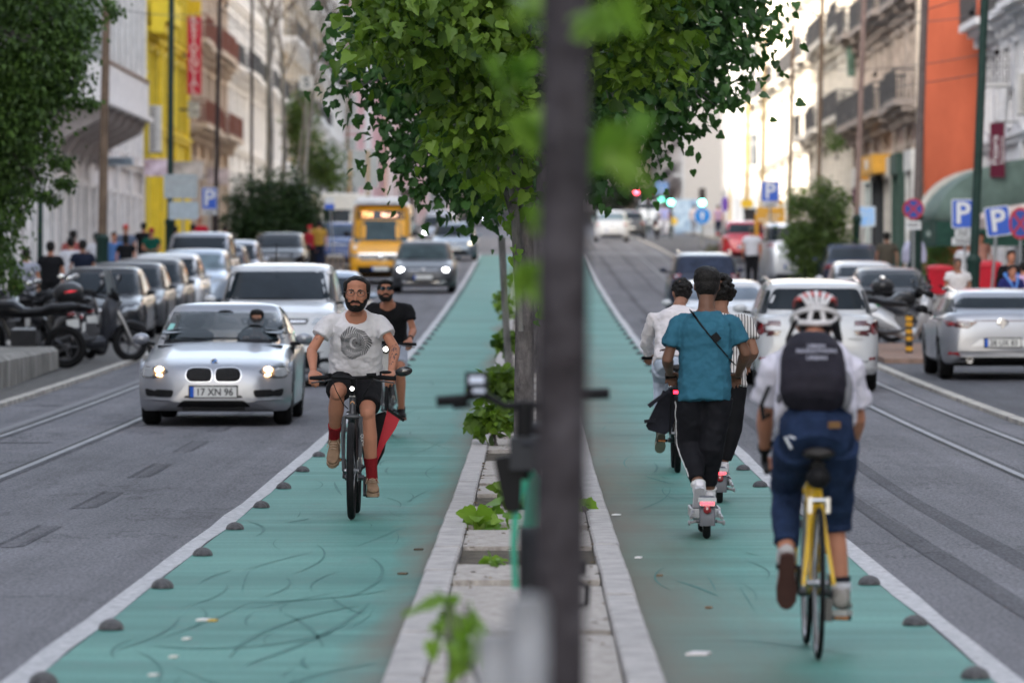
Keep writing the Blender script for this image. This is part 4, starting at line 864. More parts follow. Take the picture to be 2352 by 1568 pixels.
BARK = mat('linden_bark', (.15, .135, .135), .9, var=.45, scale=9, bump=.8, bscale=30, stretch=(1, 1, .35)); BARKP = mat('pale_bark', (.23, .22, .21), .9, var=.4, scale=6, bump=.6, bscale=24, stretch=(1, 1, .3)); BARKF = mat('near_bark', (.062, .057, .064), .9, var=.3, scale=9, bump=1, bscale=22, tint=(.022, .019, .021))
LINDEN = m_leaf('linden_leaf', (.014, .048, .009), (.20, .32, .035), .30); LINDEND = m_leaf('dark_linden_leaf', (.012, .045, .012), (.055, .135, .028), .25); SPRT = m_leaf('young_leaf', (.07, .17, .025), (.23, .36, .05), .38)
FIC = m_leaf('small_leaf', (.008, .026, .006), (.105, .19, .035), .25); BUSH = m_leaf('bush_leaf', (.010, .026, .010), (.045, .085, .022), .2); SHR = m_leaf('shrub_leaf', (.030, .060, .016), (.14, .21, .05), .3); BRN = m_leaf('dry_leaf', (.05, .045, .025), (.13, .13, .06), .2)
def tree(label, base, trunk, blobs, n, size, leaf, seed, bark=BARK, limbs=9, name='linden_tree', group=None, per=14, cr=.22, shell=.5, simple=False, droop=.7, extra=None, cat='tree', top=None, exmat=None):
    rng = np.random.default_rng(seed); rnd = random.Random(seed); t = thing(name, label, cat, base, group=group); B = Vector(base)
    mb = MB(); pts = [Vector(p[:3])-B for p in trunk]; mb.tube(pts, [p[3] for p in trunk], 12)
    obj('trunk', mb, bark, t)
    if limbs:
        mb = MB(); a0 = pts[len(pts)//2]; a1 = pts[-1]
        for i in range(limbs):
            b = blobs[i % len(blobs)]; u = Vector((rnd.gauss(0, 1), rnd.gauss(0, 1), rnd.gauss(0, .7))).normalized()
            end = Vector((b[0]+u.x*b[3]*.8, b[1]+u.y*b[4]*.8, b[2]+u.z*b[5]*.8))-B; st = a0.lerp(a1, rnd.random()); mid = st.lerp(end, .5)+Vector((0, 0, (end-st).length*.12))
            r = trunk[-1][3]*.6; mb.tube([st, mid, end], [r, r*.6, r*.2], 6)
            for j in range(3):
                e2 = end+Vector((rnd.gauss(0, .3), rnd.gauss(0, .3), rnd.gauss(-.1, .25)))*b[3]*.5; mb.tube([mid.lerp(end, .3+.25*j), e2], [r*.35, r*.1], 5)
        o = obj('branch', mb, bark, t)
    P, O, Tn = clusters(blobs, n, rng, per, cr, shell)
    if extra is not None:
        P2, O2, T2 = (lambda L_: [np.concatenate(q) for q in zip(*L_)])([clusters([e_], max(1, extra[1]//len(extra[0])), rng, max(2, min(5, extra[1]//len(extra[0]))) if seed < 3 else per, extra[2], .1) for e_ in extra[0]]); obj('foliage', leaf_mesh('shoots', P2-np.array(base), size*(.72 if seed == 1 else 1), rng, droop, O2, T2, simple), exmat or leaf, t)
    me = leaf_mesh('foliage', P-np.array(base), size, rng, droop, O, Tn, simple); o = obj('crown', me, leaf, t)
    return t
# foreground tree: trunk out of focus, crown above the frame
Yf = 11.0
def P3(px, py, Y): return (X(px, Y), Y, Z(py, Y))
t1x = X(1292, Yf)
tree('nearest linden, its dark blurred trunk crossing the whole picture', (t1x, Yf, 0), [(X(1275, Yf), Yf, -.02, .066), (X(1281, Yf), Yf, .6, .056), (X(1288, Yf), Yf, 1.3, .056), (X(1300, Yf), Yf, 2.0, .053), (X(1302, Yf), Yf, 2.7, .050), (.09, Yf, 3.6, .036)],
     [(.05, 11, 5.7, 1.2, 1.3, 1.3), (.0, 11.3, 4.9, .8, .8, .7)], 1400, .11, LINDEN, 1, bark=BARKF, group='young linden trees along the median',
     extra=([(X(1185, 11.5), 11.5, Z(30, 11.5), .02, .2, .03), (X(1180, 12), 12, Z(150, 12), .02, .2, .05), (X(1215, 12), 12, Z(280, 12), .01, .2, .05), (X(1450, 10.8), 10.8, Z(265, 10.8), .025, .1, .015), (X(1415, 10.8), 10.8, Z(345, 10.8), .01, .1, .02), (X(1380, 10.5), 10.5, Z(60, 10.5), .015, .1, .03), (X(1245, 11.2), 11.2, Z(480, 11.2), .008, .1, .02), (X(1232, 11.5), 11.5, Z(640, 11.5), .006, .1, .02)], 8*4, .022), exmat=SPRT)
# second tree: the sharp light-green crown
Ym = 36.5; s_ = F/Ym
tree('second linden with light green leaves in sharp focus', (-.06, 38, 0), [(-.075, 38, -.02, .075), (-.07, 38, .8, .072), (-.06, 38, 1.8, .066), (-.06, 38, 3.0, .055), (-.05, 38, 4.4, .04)],
     [(-.62, 36.3, 3.75, .72, .9, .70), (-.35, 36.6, 3.0, .55, .8, .62), (-.30, 36.6, 2.65, .30, .5, .36), (.55, 36.8, 3.9, .85, .9, .62), (.1, 37.5, 4.6, 1.3, 1.4, 1.0), (.75, 37.2, 3.35, .5, .7, .5), (.0, 38, 5.4, 1.1, 1.2, 1.1), (-1.12, 36.2, 3.55, .22, .3, .14), (-.75, 36.1, 3.15, .22, .3, .12), (-.12, 37.6, 2.9, .3, .5, .7), (-1.0, 36.4, 3.35, .32, .5, .16)], 19000, .078, LINDEN, 2, group='young linden trees along the median', per=16, cr=.12, shell=.3, limbs=16, droop=.3,
     extra=([(-.14, 37.6, 1.95, .04, .1, .30), (.03, 37.7, 1.6, .03, .1, .3), (-.16, 37.5, 2.75, .05, .1, .2), (-.2, 37.5, 2.95, .04, .1, .1)], 48, .045), exmat=SPRT)
# pale side stem forking off its trunk
t = thing('pale_branch', 'thin pale-barked side stem rising along the second linden trunk', 'branch', (-.085, 37.75, 1.3)); mb = MB()
B_ = Vector((-.085, 37.75, 1.3)); pts = [Vector(P3(1196, 760, 37.75))]+[Vector(P3(a_, b_, 37.7)) for a_, b_ in ((1188, 620), (1184, 500), (1174, 400), (1162, 300), (1156, 200), (1148, 90))]
mb.tube([p-B_ for p in pts], [.020, .030, .032, .030, .027, .024, .018], 10); mb.tube([Vector(P3(1166, 330, 37.7))-B_, Vector(P3(1140, 220, 37.5))-B_, Vector(P3(1118, 140, 37.3))-B_, Vector(P3(1060, 120, 37))-B_], [.020, .017, .012, .006], 8)
obj('trunk', mb, BARKP, t)
# farther trees of the median: darker, softer
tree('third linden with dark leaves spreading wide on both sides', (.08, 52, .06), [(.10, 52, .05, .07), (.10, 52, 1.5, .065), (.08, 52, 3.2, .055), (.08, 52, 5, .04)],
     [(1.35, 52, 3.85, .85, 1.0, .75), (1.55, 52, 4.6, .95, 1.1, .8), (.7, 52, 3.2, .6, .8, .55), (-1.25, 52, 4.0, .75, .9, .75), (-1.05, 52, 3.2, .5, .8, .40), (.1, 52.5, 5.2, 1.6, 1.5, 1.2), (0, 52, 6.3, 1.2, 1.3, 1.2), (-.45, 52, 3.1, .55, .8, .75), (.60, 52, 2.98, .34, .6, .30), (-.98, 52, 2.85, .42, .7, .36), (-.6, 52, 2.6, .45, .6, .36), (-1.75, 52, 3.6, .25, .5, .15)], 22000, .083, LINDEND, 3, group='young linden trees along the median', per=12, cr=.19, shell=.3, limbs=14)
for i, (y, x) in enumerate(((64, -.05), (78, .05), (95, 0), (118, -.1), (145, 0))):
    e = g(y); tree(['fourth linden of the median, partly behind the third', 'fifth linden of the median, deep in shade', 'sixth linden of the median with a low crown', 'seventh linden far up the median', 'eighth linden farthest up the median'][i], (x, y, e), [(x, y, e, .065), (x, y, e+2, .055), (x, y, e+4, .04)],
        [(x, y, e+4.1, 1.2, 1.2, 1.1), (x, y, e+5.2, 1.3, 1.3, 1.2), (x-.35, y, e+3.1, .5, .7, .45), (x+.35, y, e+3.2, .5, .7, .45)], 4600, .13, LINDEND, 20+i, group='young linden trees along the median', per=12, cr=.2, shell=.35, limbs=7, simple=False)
t = thing('wooden_stake', 'thin leaning grey stake behind the second linden', 'stake', (X(1172, 66), 66, g(66)+.05)); mb = MB(); mb.tube([(0, 0, 0), (X(1152, 66)-X(1172, 66), 0, Z(545, 66)-g(66)-.05)], .045, 8); obj('pole', mb, BARKP, t)
# suckers and weeds on the median
def clump(label, base, blobs, n, size, leaf, seed, name='shrub', cat='shrub', cr=.08, stems=5, simple=False, group=None, per=8, shell=.2, droop=.3):
    rng = np.random.default_rng(seed); rnd = random.Random(seed); t = thing(name, label, cat, base, group=group); B = Vector(base); mb = MB()
    for i in range(stems):
        b = blobs[i % len(blobs)]; mb.tube([Vector((rnd.gauss(0, .03), rnd.gauss(0, .03), 0)), (Vector(b[:3])-B)*.6+Vector((rnd.gauss(0, .03), 0, 0)), Vector(b[:3])-B+Vector((rnd.gauss(0, b[3]*.4), 0, b[5]*.5))], [.012, .008, .003] if b[3] < .9 else [.07, .05, .02], 5)
    obj('stem', mb, BARK, t); P, O, Tn = clusters(blobs, n, rng, per, cr, shell); obj('foliage', leaf_mesh('foliage', P-np.array(base), size, rng, droop, O, Tn, simple), leaf, t); return t
for i, (px, py, y, rx, rz, n, lb) in enumerate(((1118, 1195, 34.6, .14, .075, 46, 'low leafy sprout growing between the slabs beside the left kerb'), (1152, 1340, 29.6, .05, .035, 16, 'tiny weed in the slab joint below the parked bicycle'), (1132, 965, 50.5, .20, .11, 190, 'leafy clump spilling over the left kerb'), (1150, 880, 60, .16, .17, 190, 'taller leafy shoots behind the clump on the kerb'),
        (1168, 790, 75, .13, .2, 120, 'shoots at the foot of the farther lindens'), (1160, 690, 92, .12, .35, 110, 'pale shoots far up the median'), (1045, 1415, 15.5, .045, .09, 22, 'blurred bright leaves of a shoot close to the camera'), (1195, 1120, 37, .06, .10, 30, 'sprout hidden behind the parked bicycle'), (1340, 1170, 36.5, .03, .05, 8, 'small weed beside the right kerb'))):
    x, _, z = P3(px, py, y); zb_ = g(y)+.06
    clump(lb, (x+(.03 if i != 6 else .12), y, zb_), [(x, y, max(z, zb_+rz*.6), rx, .15, rz)], n, .10 if i != 6 else .09, SPRT if i in (0, 1, 6, 8) else LINDEN, 40+i, name='leafy_shoot', cat='plant', group=None, cr=.04 if rx < .1 else .07)
# grass tufts in the joints
# left pavement tree hanging over the motorcycles
Yl = 80; q = F/Yl
def bl(px, py, rx, rz, Y=Yl, ry=1.2): return (X(px, Y), Y, Z(py, Y), rx*Y/F, ry, rz*Y/F)
tree('large small-leaved street tree filling the upper left corner', (-9.9, 80, g(80)+.1), [(-9.9, 80, g(80), .22), (-9.7, 80, 2.4, .2), (-9.3, 80, 4.5, .17), (-9, 80, 7.5, .12)],
     [bl(60, 60, 170, 130), bl(95, 150, 120, 100), bl(30, 260, 120, 120), bl(75, 230, 75, 75), bl(40, 380, 85, 85), bl(-20, 480, 75, 110), bl(-10, 580, 45, 75), bl(-120, 300, 140, 230), bl(0, -120, 240, 130), bl(170, 45, 60, 50), bl(-150, 60, 160, 160)], 46000, .088, FIC, 60, name='street_tree', per=16, cr=.16, shell=.25, limbs=12, droop=.9, simple=True,
     extra=([bl(195, 235, 28, 10, ry=.4), bl(140, 372, 22, 12, ry=.4), bl(150, 420, 20, 8, ry=.3), bl(255, 15, 18, 22, ry=.4), bl(35, 640, 10, 40, ry=.3), bl(110, 455, 12, 10, ry=.3)], 900, .07))
# round bush, bare trees and green tree on the left, farther up
clump('big round dark evergreen bush on the left verge', (-8.7, 180, g(180)), [(-8.9, 180, g(180)+1.85, 1.90, 1.3, 1.66), (-8.9, 179.6, g(180)+1.4, 1.45, 1.2, 1.1), (-8.2, 180, g(180)+1.5, 1.0, 1, 1.2)], 21000, .12, BUSH, 70, name='round_bush', cat='bush', simple=True, per=14, cr=.16, shell=.55)
clump('leafy green tree behind the bare trunks', (X(735, 236), 236, g(236)), [bl(690, 300, 38, 75, 236), bl(735, 380, 60, 50, 236), bl(690, 250, 22, 40, 236), bl(770, 420, 28, 20, 236)], 5000, .17, SHR, 71, name='green_tree', cat='tree', simple=True, per=14, cr=.25, shell=.2)
def bare(label, px0, py0, px1, py1, Y, r, seed, spread=1.0):
    base = Vector((X(px0, Y), Y, g(Y)-.1)); t = thing('bare_tree', label, 'tree', tuple(base), group='bare pale-barked trees on the left verge'); rnd = random.Random(seed)
    topp = Vector(P3(px1, py1, Y))-base; mid = topp*.5+Vector((rnd.gauss(0, .08), 0, 0)); mb = MB(); mb.tube([(0, 0, 0), mid, topp], [r, r*.85, r*.55], 9); obj('trunk', mb, BARKP, t); mb = MB()
    def br(p, d, l, rr, k):
        e = p+d*l; m = p+d*l*.5+Vector((rnd.gauss(0, .06), rnd.gauss(0, .06), .03))*l; mb.tube([p, m, e], [rr, rr*.8, rr*.55], 5)
        if k <= 0: return
        for i in range(rnd.choice((2, 3, 3))):
            dd = (d+Vector((rnd.gauss(0, .38), rnd.gauss(0, .38), rnd.gauss(.12, .22)))*spread).normalized(); br(p.lerp(e, rnd.uniform(.55, 1)), dd, l*rnd.uniform(.6, .85), rr*.58, k-1)
    dr = (topp-mid).normalized()
    for i in range(3): br(topp*rnd.uniform(.75, 1) if i else topp, (dr+Vector((rnd.gauss(0, .3), rnd.gauss(0, .3), .2))).normalized(), 1.9, r*.45, 4)
    obj('branch', mb, mat('twig_bark', (.20, .17, .15), .9, var=.2), t)
bare('pale bare trunk nearest the dark pole, left of its neighbours', 613, 430, 616, 40, 205, .17, 1); bare('second pale bare trunk, right beside the first', 638, 430, 648, 120, 212, .12, 2)
bare('bare trunk leaning right behind the round bush', 672, 430, 722, 200, 208, .13, 3); bare('thinner bare trunk leaning right below the white S sign', 662, 430, 700, 250, 214, .09, 4)
# right: loose tree, low hedge
clump('loose green tree between the parked cars and the right lane', (X(1876, 150), 150, g(150)), [bl(1840, 470, 42, 38, 150, 1), bl(1905, 480, 50, 55, 150, 1), bl(1870, 560, 62, 60, 150, 1), bl(1830, 545, 30, 60, 150, 1), bl(1925, 560, 35, 65, 150, 1), bl(1880, 425, 22, 20, 150, .6), bl(1875, 620, 60, 40, 150, 1)], 9500, .11, SHR, 80, name='green_tree', cat='tree', simple=True, per=12, cr=.14, shell=.3)
clump('low dry hedge on the right beyond the dark people carrier', (X(1665, 215), 215, g(215)), [bl(1640, 585, 32, 18, 215, .8), bl(1690, 570, 40, 22, 215, .8), bl(1725, 580, 28, 18, 215, .8)], 1800, .13, BRN, 81, name='hedge', cat='hedge', simple=True, per=12, cr=.12)
clump('green hanging plants under the green awning', (X(2150, 158), 158, g(158)), [bl(2150, 600, 42, 62, 158, .35), bl(2150, 555, 44, 22, 158, .35), bl(2150, 640, 36, 32, 158, .35)], 3600, .09, m_leaf('fern_leaf', (.05, .12, .03), (.13, .24, .07), .3), 82, name='hanging_plant', cat='plant', simple=True, per=10, cr=.12, shell=.1, droop=1.2)
clump('dark tree at the far end of the street behind the traffic lights', (X(1460, 520), 520, g(520)), [bl(1440, 440, 50, 30, 520, 3), bl(1400, 460, 40, 30, 520, 3), bl(1560, 450, 30, 30, 520, 3)], 900, .5, BUSH, 83, name='far_tree', cat='tree', simple=True, per=10, cr=.6)
clump('planter shrub on the balcony of the ornate facade', (11.9, 206, Z(320, 206)-.8), [(11.8, 206, Z(320, 206), .35, .9, .5)], 400, .13, SHR, 84, name='potted_shrub', cat='plant', simple=True, per=8, cr=.12)
# ================================================================ poles, signs, lamps, wires, shop signs
PG = mat('dark_green_paint', (.016, .040, .033), .45, var=.2, scale=4); PBR = mat('weathered_brown_pole', (.17, .12, .085), .8, var=.25, scale=3); PDK = mat('dark_pole', (.045, .035, .035), .7, var=.2); PPK = mat('pinkish_pole', (.27, .19, .165), .8, var=.2); PGD = mat('sunlit_gold_pole', (.42, .30, .14), .7, var=.2); GALV = C((.36, .37, .38), .45, .6)  # sunlit gold of the far right poles is put into their colour
def pole(label, px0, px1, Y, d, m, base=None, arm=None, ztop=None, name='lamp_post', cat='pole', bh=1.9):
    """px0 at the frame top, px1 at the ground"""
    e = g(Y); x1 = X(px1, Y); zt = ztop or Z(-250, Y); x0 = x1+(X(px0, Y)-x1)*(zt-e)/(Z(0, Y)-e); t = thing(name, label, cat, (x1, Y, e)); mb = MB(); L_ = zt-e
    mb.tube([(0, 0, 0), ((x0-x1), 0, L_)], [d/2, d/2*.8], 14); obj('pole', mb, m, t)
    if base:
        mb = MB(); r = d/2; mb.lathe([(r*1.7, 0), (r*1.7, .12), (r*1.4, .2), (r*1.35, bh), (r*1.6, bh+.05), (r*1.6, bh+.12), (r*1.02, bh+.2)], n=16, M=Matrix.Rotation(-(x0-x1)/L_*-1, 4, 'Y')); obj('base', mb, base, t)
    if arm:
        for zf, dx, dz in arm:
            mb = MB(); mb.tube([((x0-x1)*zf, 0, L_*zf), ((x0-x1)*zf+dx*.5, 0, L_*zf+dz*.8), ((x0-x1)*zf+dx, 0, L_*zf+dz)], [.04, .035, .03], 7); a = obj('arm', mb, m, t)
            mb = MB(); mb.ell(((x0-x1)*zf+dx, 0, L_*zf+dz), (.28, .14, .07), 10, 5); obj('lamp_head', mb, GALV, a)
    return t
pole('thick brown pole with dark green foot on the left pavement', 245, 232, 125, .22, PBR, PG, bh=1.7); pole('dark green post beside the yellow building', 394, 389, 150, .19, PG, PG, bh=1.9); pole('thin dark pole left of the bare trees', 505, 492, 170, .15, PDK, PDK, bh=2.4); pole('thinnest dark pole beside the pale bare trunk', 579, 577, 188, .12, PDK)
pole('dark green pole between the two blue parking signs', 2262, 2230, 108, .20, PG, PG, bh=1.4); pole('grey-brown pole with green foot behind the round no-stopping sign', 2124, 2098, 126, .21, mat('grey_brown_pole', (.13, .105, .10), .75, var=.2), PG, bh=2.2)
pole('pinkish pole beside the orange shop sign', 1985, 1962, 150, .17, PPK, PG, bh=2.0); pole('brown pole with a lamp arm in front of the sunlit wall', 1889, 1876, 178, .17, PBR, arm=[(.895, -1.3, .35)], ztop=Z(-30, 178)); pole('brown pole with arm left of the sunlit wall', 1824, 1810, 200, .17, PBR, arm=[(.97, -1.8, .6)], ztop=Z(55, 200)); pole('pole coloured sunlit gold, with arm, in front of the grey facade', 1760, 1748, 225, .2, PGD, arm=[(.96, -1.6, .5)], ztop=Z(90, 225)); pole('shorter pole coloured sunlit gold behind the leaves', 1722, 1714, 262, .26, PGD, ztop=Z(235, 262)); pole('slim pole coloured sunlit gold far up the right side', 1682, 1676, 320, .22, PGD, ztop=Z(300, 320))
pole('slim pole beside the pink building', 800, 797, 300, .16, PBR); pole('thin post right of the first pole on the left pavement', 98, 90, 112, .13, PG, ztop=Z(440, 112))
BLUE = C((.012, .085, .48), .35, var=.05); WSG = C((.66, .67, .68), .5, var=.05); BACK = C((.33, .37, .39), .45, .3)
def plate(mb, w, h, t=.012, r=.05, y=0, z=0, x=0):
    pts = rpoly([(x-w/2, z-h/2), (x+w/2, z-h/2), (x+w/2, z+h/2), (x-w/2, z+h/2)], r); mb.prism(pts, 'y', y, y+t)
def signpost(label, px, py, Y, name='road_sign', post=True, pr=.03, pm=GALV, tilt=0, rz=0, cat='sign', ptop=None, px_post=None):
    e = g(Y); z = Z(py, Y)-e; t = thing(name, label, cat, (X(px, Y), Y, e), rz)
    if post: mb = MB(); dx = 0 if px_post is None else X(px_post, Y)-X(px, Y); mb.tube([(dx, .04, 0), (0, .04, z+(ptop if ptop is not None else .2))], pr, 8); obj('post', mb, pm, t, smooth=True)
    return t, z
def parking(label, px, py, Y, w=.5, h=.62, letter='P', tilt=0, sub=(), fill=BLUE, **k):
    t, z = signpost(label, px, py, Y, **k); e = bpy.data.objects
    mb = MB(); plate(mb, w, h, .012, .06); p = obj('sign_plate', mb, WSG, t, smooth=False, loc=(0, 0, z)); p.rotation_euler = (0, tilt, 0)
    mb = MB(); plate(mb, w-.05, h-.05, .005, .045, y=-.005); b = obj('blue_field', mb, fill, p, smooth=False)
    if letter: text('letter', letter, h*1.02, WSG, p, (0, -.008, -.005), (R(90), 0, 0), bold=.014)
    for i, (w2, h2, dz) in enumerate(sub):
        mb = MB(); plate(mb, w2, h2, .01, .02, z=dz); s2 = obj('sub_plate', mb, WSG, p, smooth=False)
        mb = MB()
        for j in range(3 if h2 > .12 else 2): mb.box((0, -.003, dz+(j-1)*h2*.26), (w2*(.8-.15*(j % 2)), .004, h2*.12))
        obj('lettering', mb, INK, s2, smooth=False)
    return t
parking('left blue parking sign with two small white plates, partly behind the green pole', 2211, 491, 118, .50, .66, sub=((.34, .17, -.44), (.48, .17, -.62)), px_post=2226)
parking('tilted blue parking sign right of the green pole', 2292, 508, 112, .54, .64, tilt=R(-7), px_post=2272)
parking('pale blue illustrated sign beside the pinkish pole', 1991, 497, 150, .5, .58, None, fill=mat('pale_blue_print', (.10, .28, .55), .4, var=.8, scale=6, tint=(.55, .62, .68)), px_post=1960)
parking('blue parking sign left of the loose green tree', 1769, 440, 165, .58, .66, sub=((.5, .14, -.42),))
parking('blue parking sign on the left beside the thin dark pole', 481, 456, 165, .5, .70, sub=((.46, .14, -.44),))
def roundsign(label, px, py, Y, r=.29, kind='nostop', squeeze=1, sub=True, **k):
    t, z = signpost(label, px, py, Y, **k); mb = MB(); N_ = 32
    def disc(mb, rr, y0, y1): mb.prism([(rr*cos(2*pi*i/N_), rr*sin(2*pi*i/N_)) for i in range(N_)], 'y', y0, y1)
    disc(mb, r, 0, .012); p = obj('sign_plate', mb, C((.40, .03, .05), .4, var=0) if kind == 'nostop' else WSG, t, smooth=False, loc=(0, 0, z)); p.scale = (squeeze, 1, 1)
    if kind == 'nostop':
        mb = MB(); disc(mb, r*.80, -.005, 0); obj('blue_field', mb, C((.03, .07, .30), .4, var=0), p, smooth=False); mb = MB(); mb.box((0, -.007, 0), (r*1.6, .004, r*.2), rot=(0, R(45), 0)); obj('red_bar', mb, C((.38, .03, .05), .4, var=0), p, smooth=False); mb = MB(); mb.box((0, -.0095, 0), (r*1.6, .004, r*.2), rot=(0, R(-45), 0)); obj('red_bar', mb, C((.38, .03, .05), .4, var=0), p, smooth=False)
    elif kind == 'arrow':
        mb = MB(); disc(mb, r*.93, -.005, 0); obj('blue_field', mb, C((.02, .19, .55), .4, var=0), p, smooth=False); mb = MB(); mb.prism([(-.04, -.18), (.04, -.18), (.04, .05), (.12, .05), (0, .2), (-.12, .05), (-.04, .05)], 'y', -.008, -.005); obj('arrow', mb, WSG, p, smooth=False)
    else: mb = MB(); disc(mb, r*.93, -.005, 0); obj('blue_field', mb, C((.09, .04, .25), .4, var=0), p, smooth=False)
    if sub and kind == 'nostop': mb = MB(); plate(mb, .36, .2, .01, .02, z=-r-.13); s2 = obj('sub_plate', mb, WSG, p, smooth=False); mb = MB(); mb.box((0, -.003, -r-.1), (.28, .004, .02)); mb.box((0, -.003, -r-.15), (.24, .004, .02)); obj('lettering', mb, INK, s2, smooth=False)
    return t
roundsign('round no-stopping sign with white plate on the grey-brown pole', 2098, 480, 122.5, .25); roundsign('narrow-looking no-stopping sign at the right edge of the picture', 2344, 513, 108, .33, squeeze=.72, sub=False)
roundsign('round blue arrow sign beyond the low hedge', 1613, 496, 240, .40, 'arrow'); roundsign('purple round sign turned sideways in front of the pale buildings', 1665, 469, 255, .42, 'purple', squeeze=.45)
# sheets seen from behind
t, z = signpost('pair of grey sign backs beside the dark green post', 420, 428, 148, px_post=421, ptop=.4); mb = MB(); plate(mb, .95, .68, .02, .06); p = obj('sign_back', mb, BACK, t, smooth=False, loc=(-.06, 0, z)); mb = MB(); mb.box((-.25, -.004, 0), (.012, .006, .66)); mb.box((0, -.004, .1), (.93, .006, .03)); obj('rail', mb, GALV, p, smooth=False)
mb = MB(); plate(mb, .85, .5, .02, .05, z=-.68); obj('sign_back', mb, C((.40, .46, .50), .45), t, smooth=False, loc=(0.02, 0, z))
Yb2 = 262; t, z = signpost('large grey back of a direction board above the minibus', 827, 388, Yb2, post=False); mb = MB(); w_, h_ = 84*Yb2/F, 86*Yb2/F
mb.box((0, 0, 0), (w_, .06, h_)); p = obj('board_back', mb, BACK, t, smooth=False, loc=(0, 0, z)); mb = MB()
for i in range(9): mb.box((0, -.045, -h_/2+.1+i*(h_-.2)/8), (w_, .02, .035))
obj('slat', mb, GALV, p, smooth=False)
for q in (-.62, .5): mb = MB(); mb.box((q*.8, -.08, -z/2+h_/4), (.16, .06, z+h_/2)); obj('support', mb, C((.36, .26, .16), .7), p, smooth=False)
def squaresign(label, px, py, Y, s, letter, squeeze=1):
    t, z = signpost(label, px, py, Y, ptop=.3); mb = MB(); plate(mb, s, s, .06, .06); p = obj('sign_plate', mb, C((.58, .57, .56), .5), t, smooth=False, loc=(0, 0, z)); p.scale = (squeeze, 1, 1); text('letter', letter, s*.95, C((.12, .14, .15), .5), p, (0, -.01, 0), (R(90), 0, 0), bold=.015)
squaresign('square white sign with a dark S among the bare branches', 704, 190, 203, .55, 'S'); squaresign('square S sign seen edge-on beside the sunlit-gold pole', 1745, 223, 300, .85, 'S', .7)
t, z = signpost('small yellow sign left of the sunlit-gold pole', 1716, 467, 235); mb = MB(); plate(mb, .55, .32, .02, .03); obj('sign_plate', mb, C((.62, .40, .03), .5), t, smooth=False, loc=(0, 0, z))
Yo = 190; t, z = signpost('orange sign board on an orange post beside the loose tree', 1770, 500, Yo, post=False, cat='sign'); mb = MB(); mb.tube([(X(1738, Yo)-X(1770, Yo), 0, 0), (X(1738, Yo)-X(1770, Yo), 0, z+.15)], .07, 8); obj('post', mb, C((.62, .30, .03), .5), t); mb = MB(); mb.box((0, 0, z+.1), (1.0, .08, .55)); mb.box((.2, 0, z+.55), (.5, .06, .2)); obj('board', mb, C((.62, .33, .05), .5), t, smooth=False); mb = MB(); mb.box((-.1, -.045, z-.08), (.7, .01, .07)); mb.box((.1, -.045, z+.08), (.5, .01, .05)); obj('lettering', mb, C((.62, .58, .5), .5), t, smooth=False)
Yc = 200; t = thing('ticket_machine', 'dark upright ticket machine beside the red car', 'machine', (X(1722, Yc), Yc, g(Yc))); mb = MB(); mb.box((0, 0, .95), (.42, .35, 1.9)); mb.box((0, 0, 1.93), (.5, .42, .06)); obj('cabinet', mb, C((.03, .03, .032), .5), t, smooth=False); mb = MB(); mb.box((0, -.18, 1.45), (.26, .01, .2)); obj('screen', mb, C((.12, .15, .16), .3), t, smooth=False)
# small bus-stop flag on a thin post left of the minibus
t, z = signpost('small blue and white stop flag left of the minibus', 757, 467, 160, pr=.02, px_post=770); mb = MB(); plate(mb, .28, .2, .02, .02, z=.08); obj('sign_plate', mb, WSG, t, smooth=False, loc=(0, 0, z)); mb = MB(); plate(mb, .3, .16, .02, .02, z=-.1); obj('blue_field', mb, BLUE, t, smooth=False, loc=(0, -.002, z))
for i, px in enumerate((752, 764, 776, 788)):
    t = thing('wooden_post', ['first', 'second', 'third', 'fourth'][i]+' short weathered wooden post left of the minibus, counted from the left', 'post', (X(px, 158), 158, g(158)), group='weathered posts left of the minibus'); mb = MB(); mb.tube([(0, 0, 0), (0, 0, .85)], .05, 8); mb.lathe([(.06, .85), (.06, .9), (.02, .93)], n=10); obj('pole', mb, C((.24, .19, .15), .9), t)
# black and yellow bollard on the right
e = g(90)+.10; t = thing('bollard', 'black bollard with yellow rings in front of the parked motorcycles', 'bollard', (X(2088, 89), 89, e)); mb = MB(); mb.lathe([(.06, 0), (.06, .62), (.05, .66), (.001, .68)], n=16); obj('pole', mb, C((.02, .02, .022), .5), t)
for zz in (.07, .24, .36, .48, .58): mb = MB(); mb.lathe([(.062, zz-.035), (.0625, zz+.0), (.062, zz+.035)], n=16, caps=False); obj('yellow_ring', mb, C((.65, .33, .03), .5), t)
# pale stone block and light bollard far right lane
t = thing('stone_bollard', 'short pale stone post beyond the dark people carrier', 'bollard', (X(1697, 250), 250, g(250))); mb = MB(); mb.box((0, 0, .45), (.4, .4, .9), taper=.85); obj('block', mb, C((.7, .62, .48), .8), t, smooth=False)
# traffic lights
def tlight(label, px, py, Y, c, es, r, arm=0):
    e = g(Y); z = Z(py, Y)-e; t = thing('traffic_light', label, 'traffic light', (X(px, Y), Y, e)); mb = MB(); mb.tube([(.0, .18, 0), (.0, .18, z+.5)], .06, 8); obj('pole', mb, PG, t)
    mb = MB(); dz = {'r': -.28, 'g': .28, 'a': 0}[c]; mb.box((0, .05, z+dz), (.34, .22, .95)); obj('housing', mb, BLK, t, smooth=False); mb = MB(); colr = {'r': (1, .05, .08), 'g': (.12, 1, .62), 'a': (1, .4, .08)}[c]; mb.lathe([(r, 0), (r*.8, -.02), (.001, -.03)], (0, -.065, z), 'y', 18); obj('lens', mb, lamp(colr, es), t)
    for q in (-.28, 0, .28):
        if abs(q-{'r': .28, 'g': -.28, 'a': 0}[c]) > .1: mb = MB(); mb.lathe([(.1, 0), (.08, -.015), (.001, -.02)], (0, -.065, z+dz+q), 'y', 14); obj('dark_lens', mb, C((.03, .02, .02), .3), t)
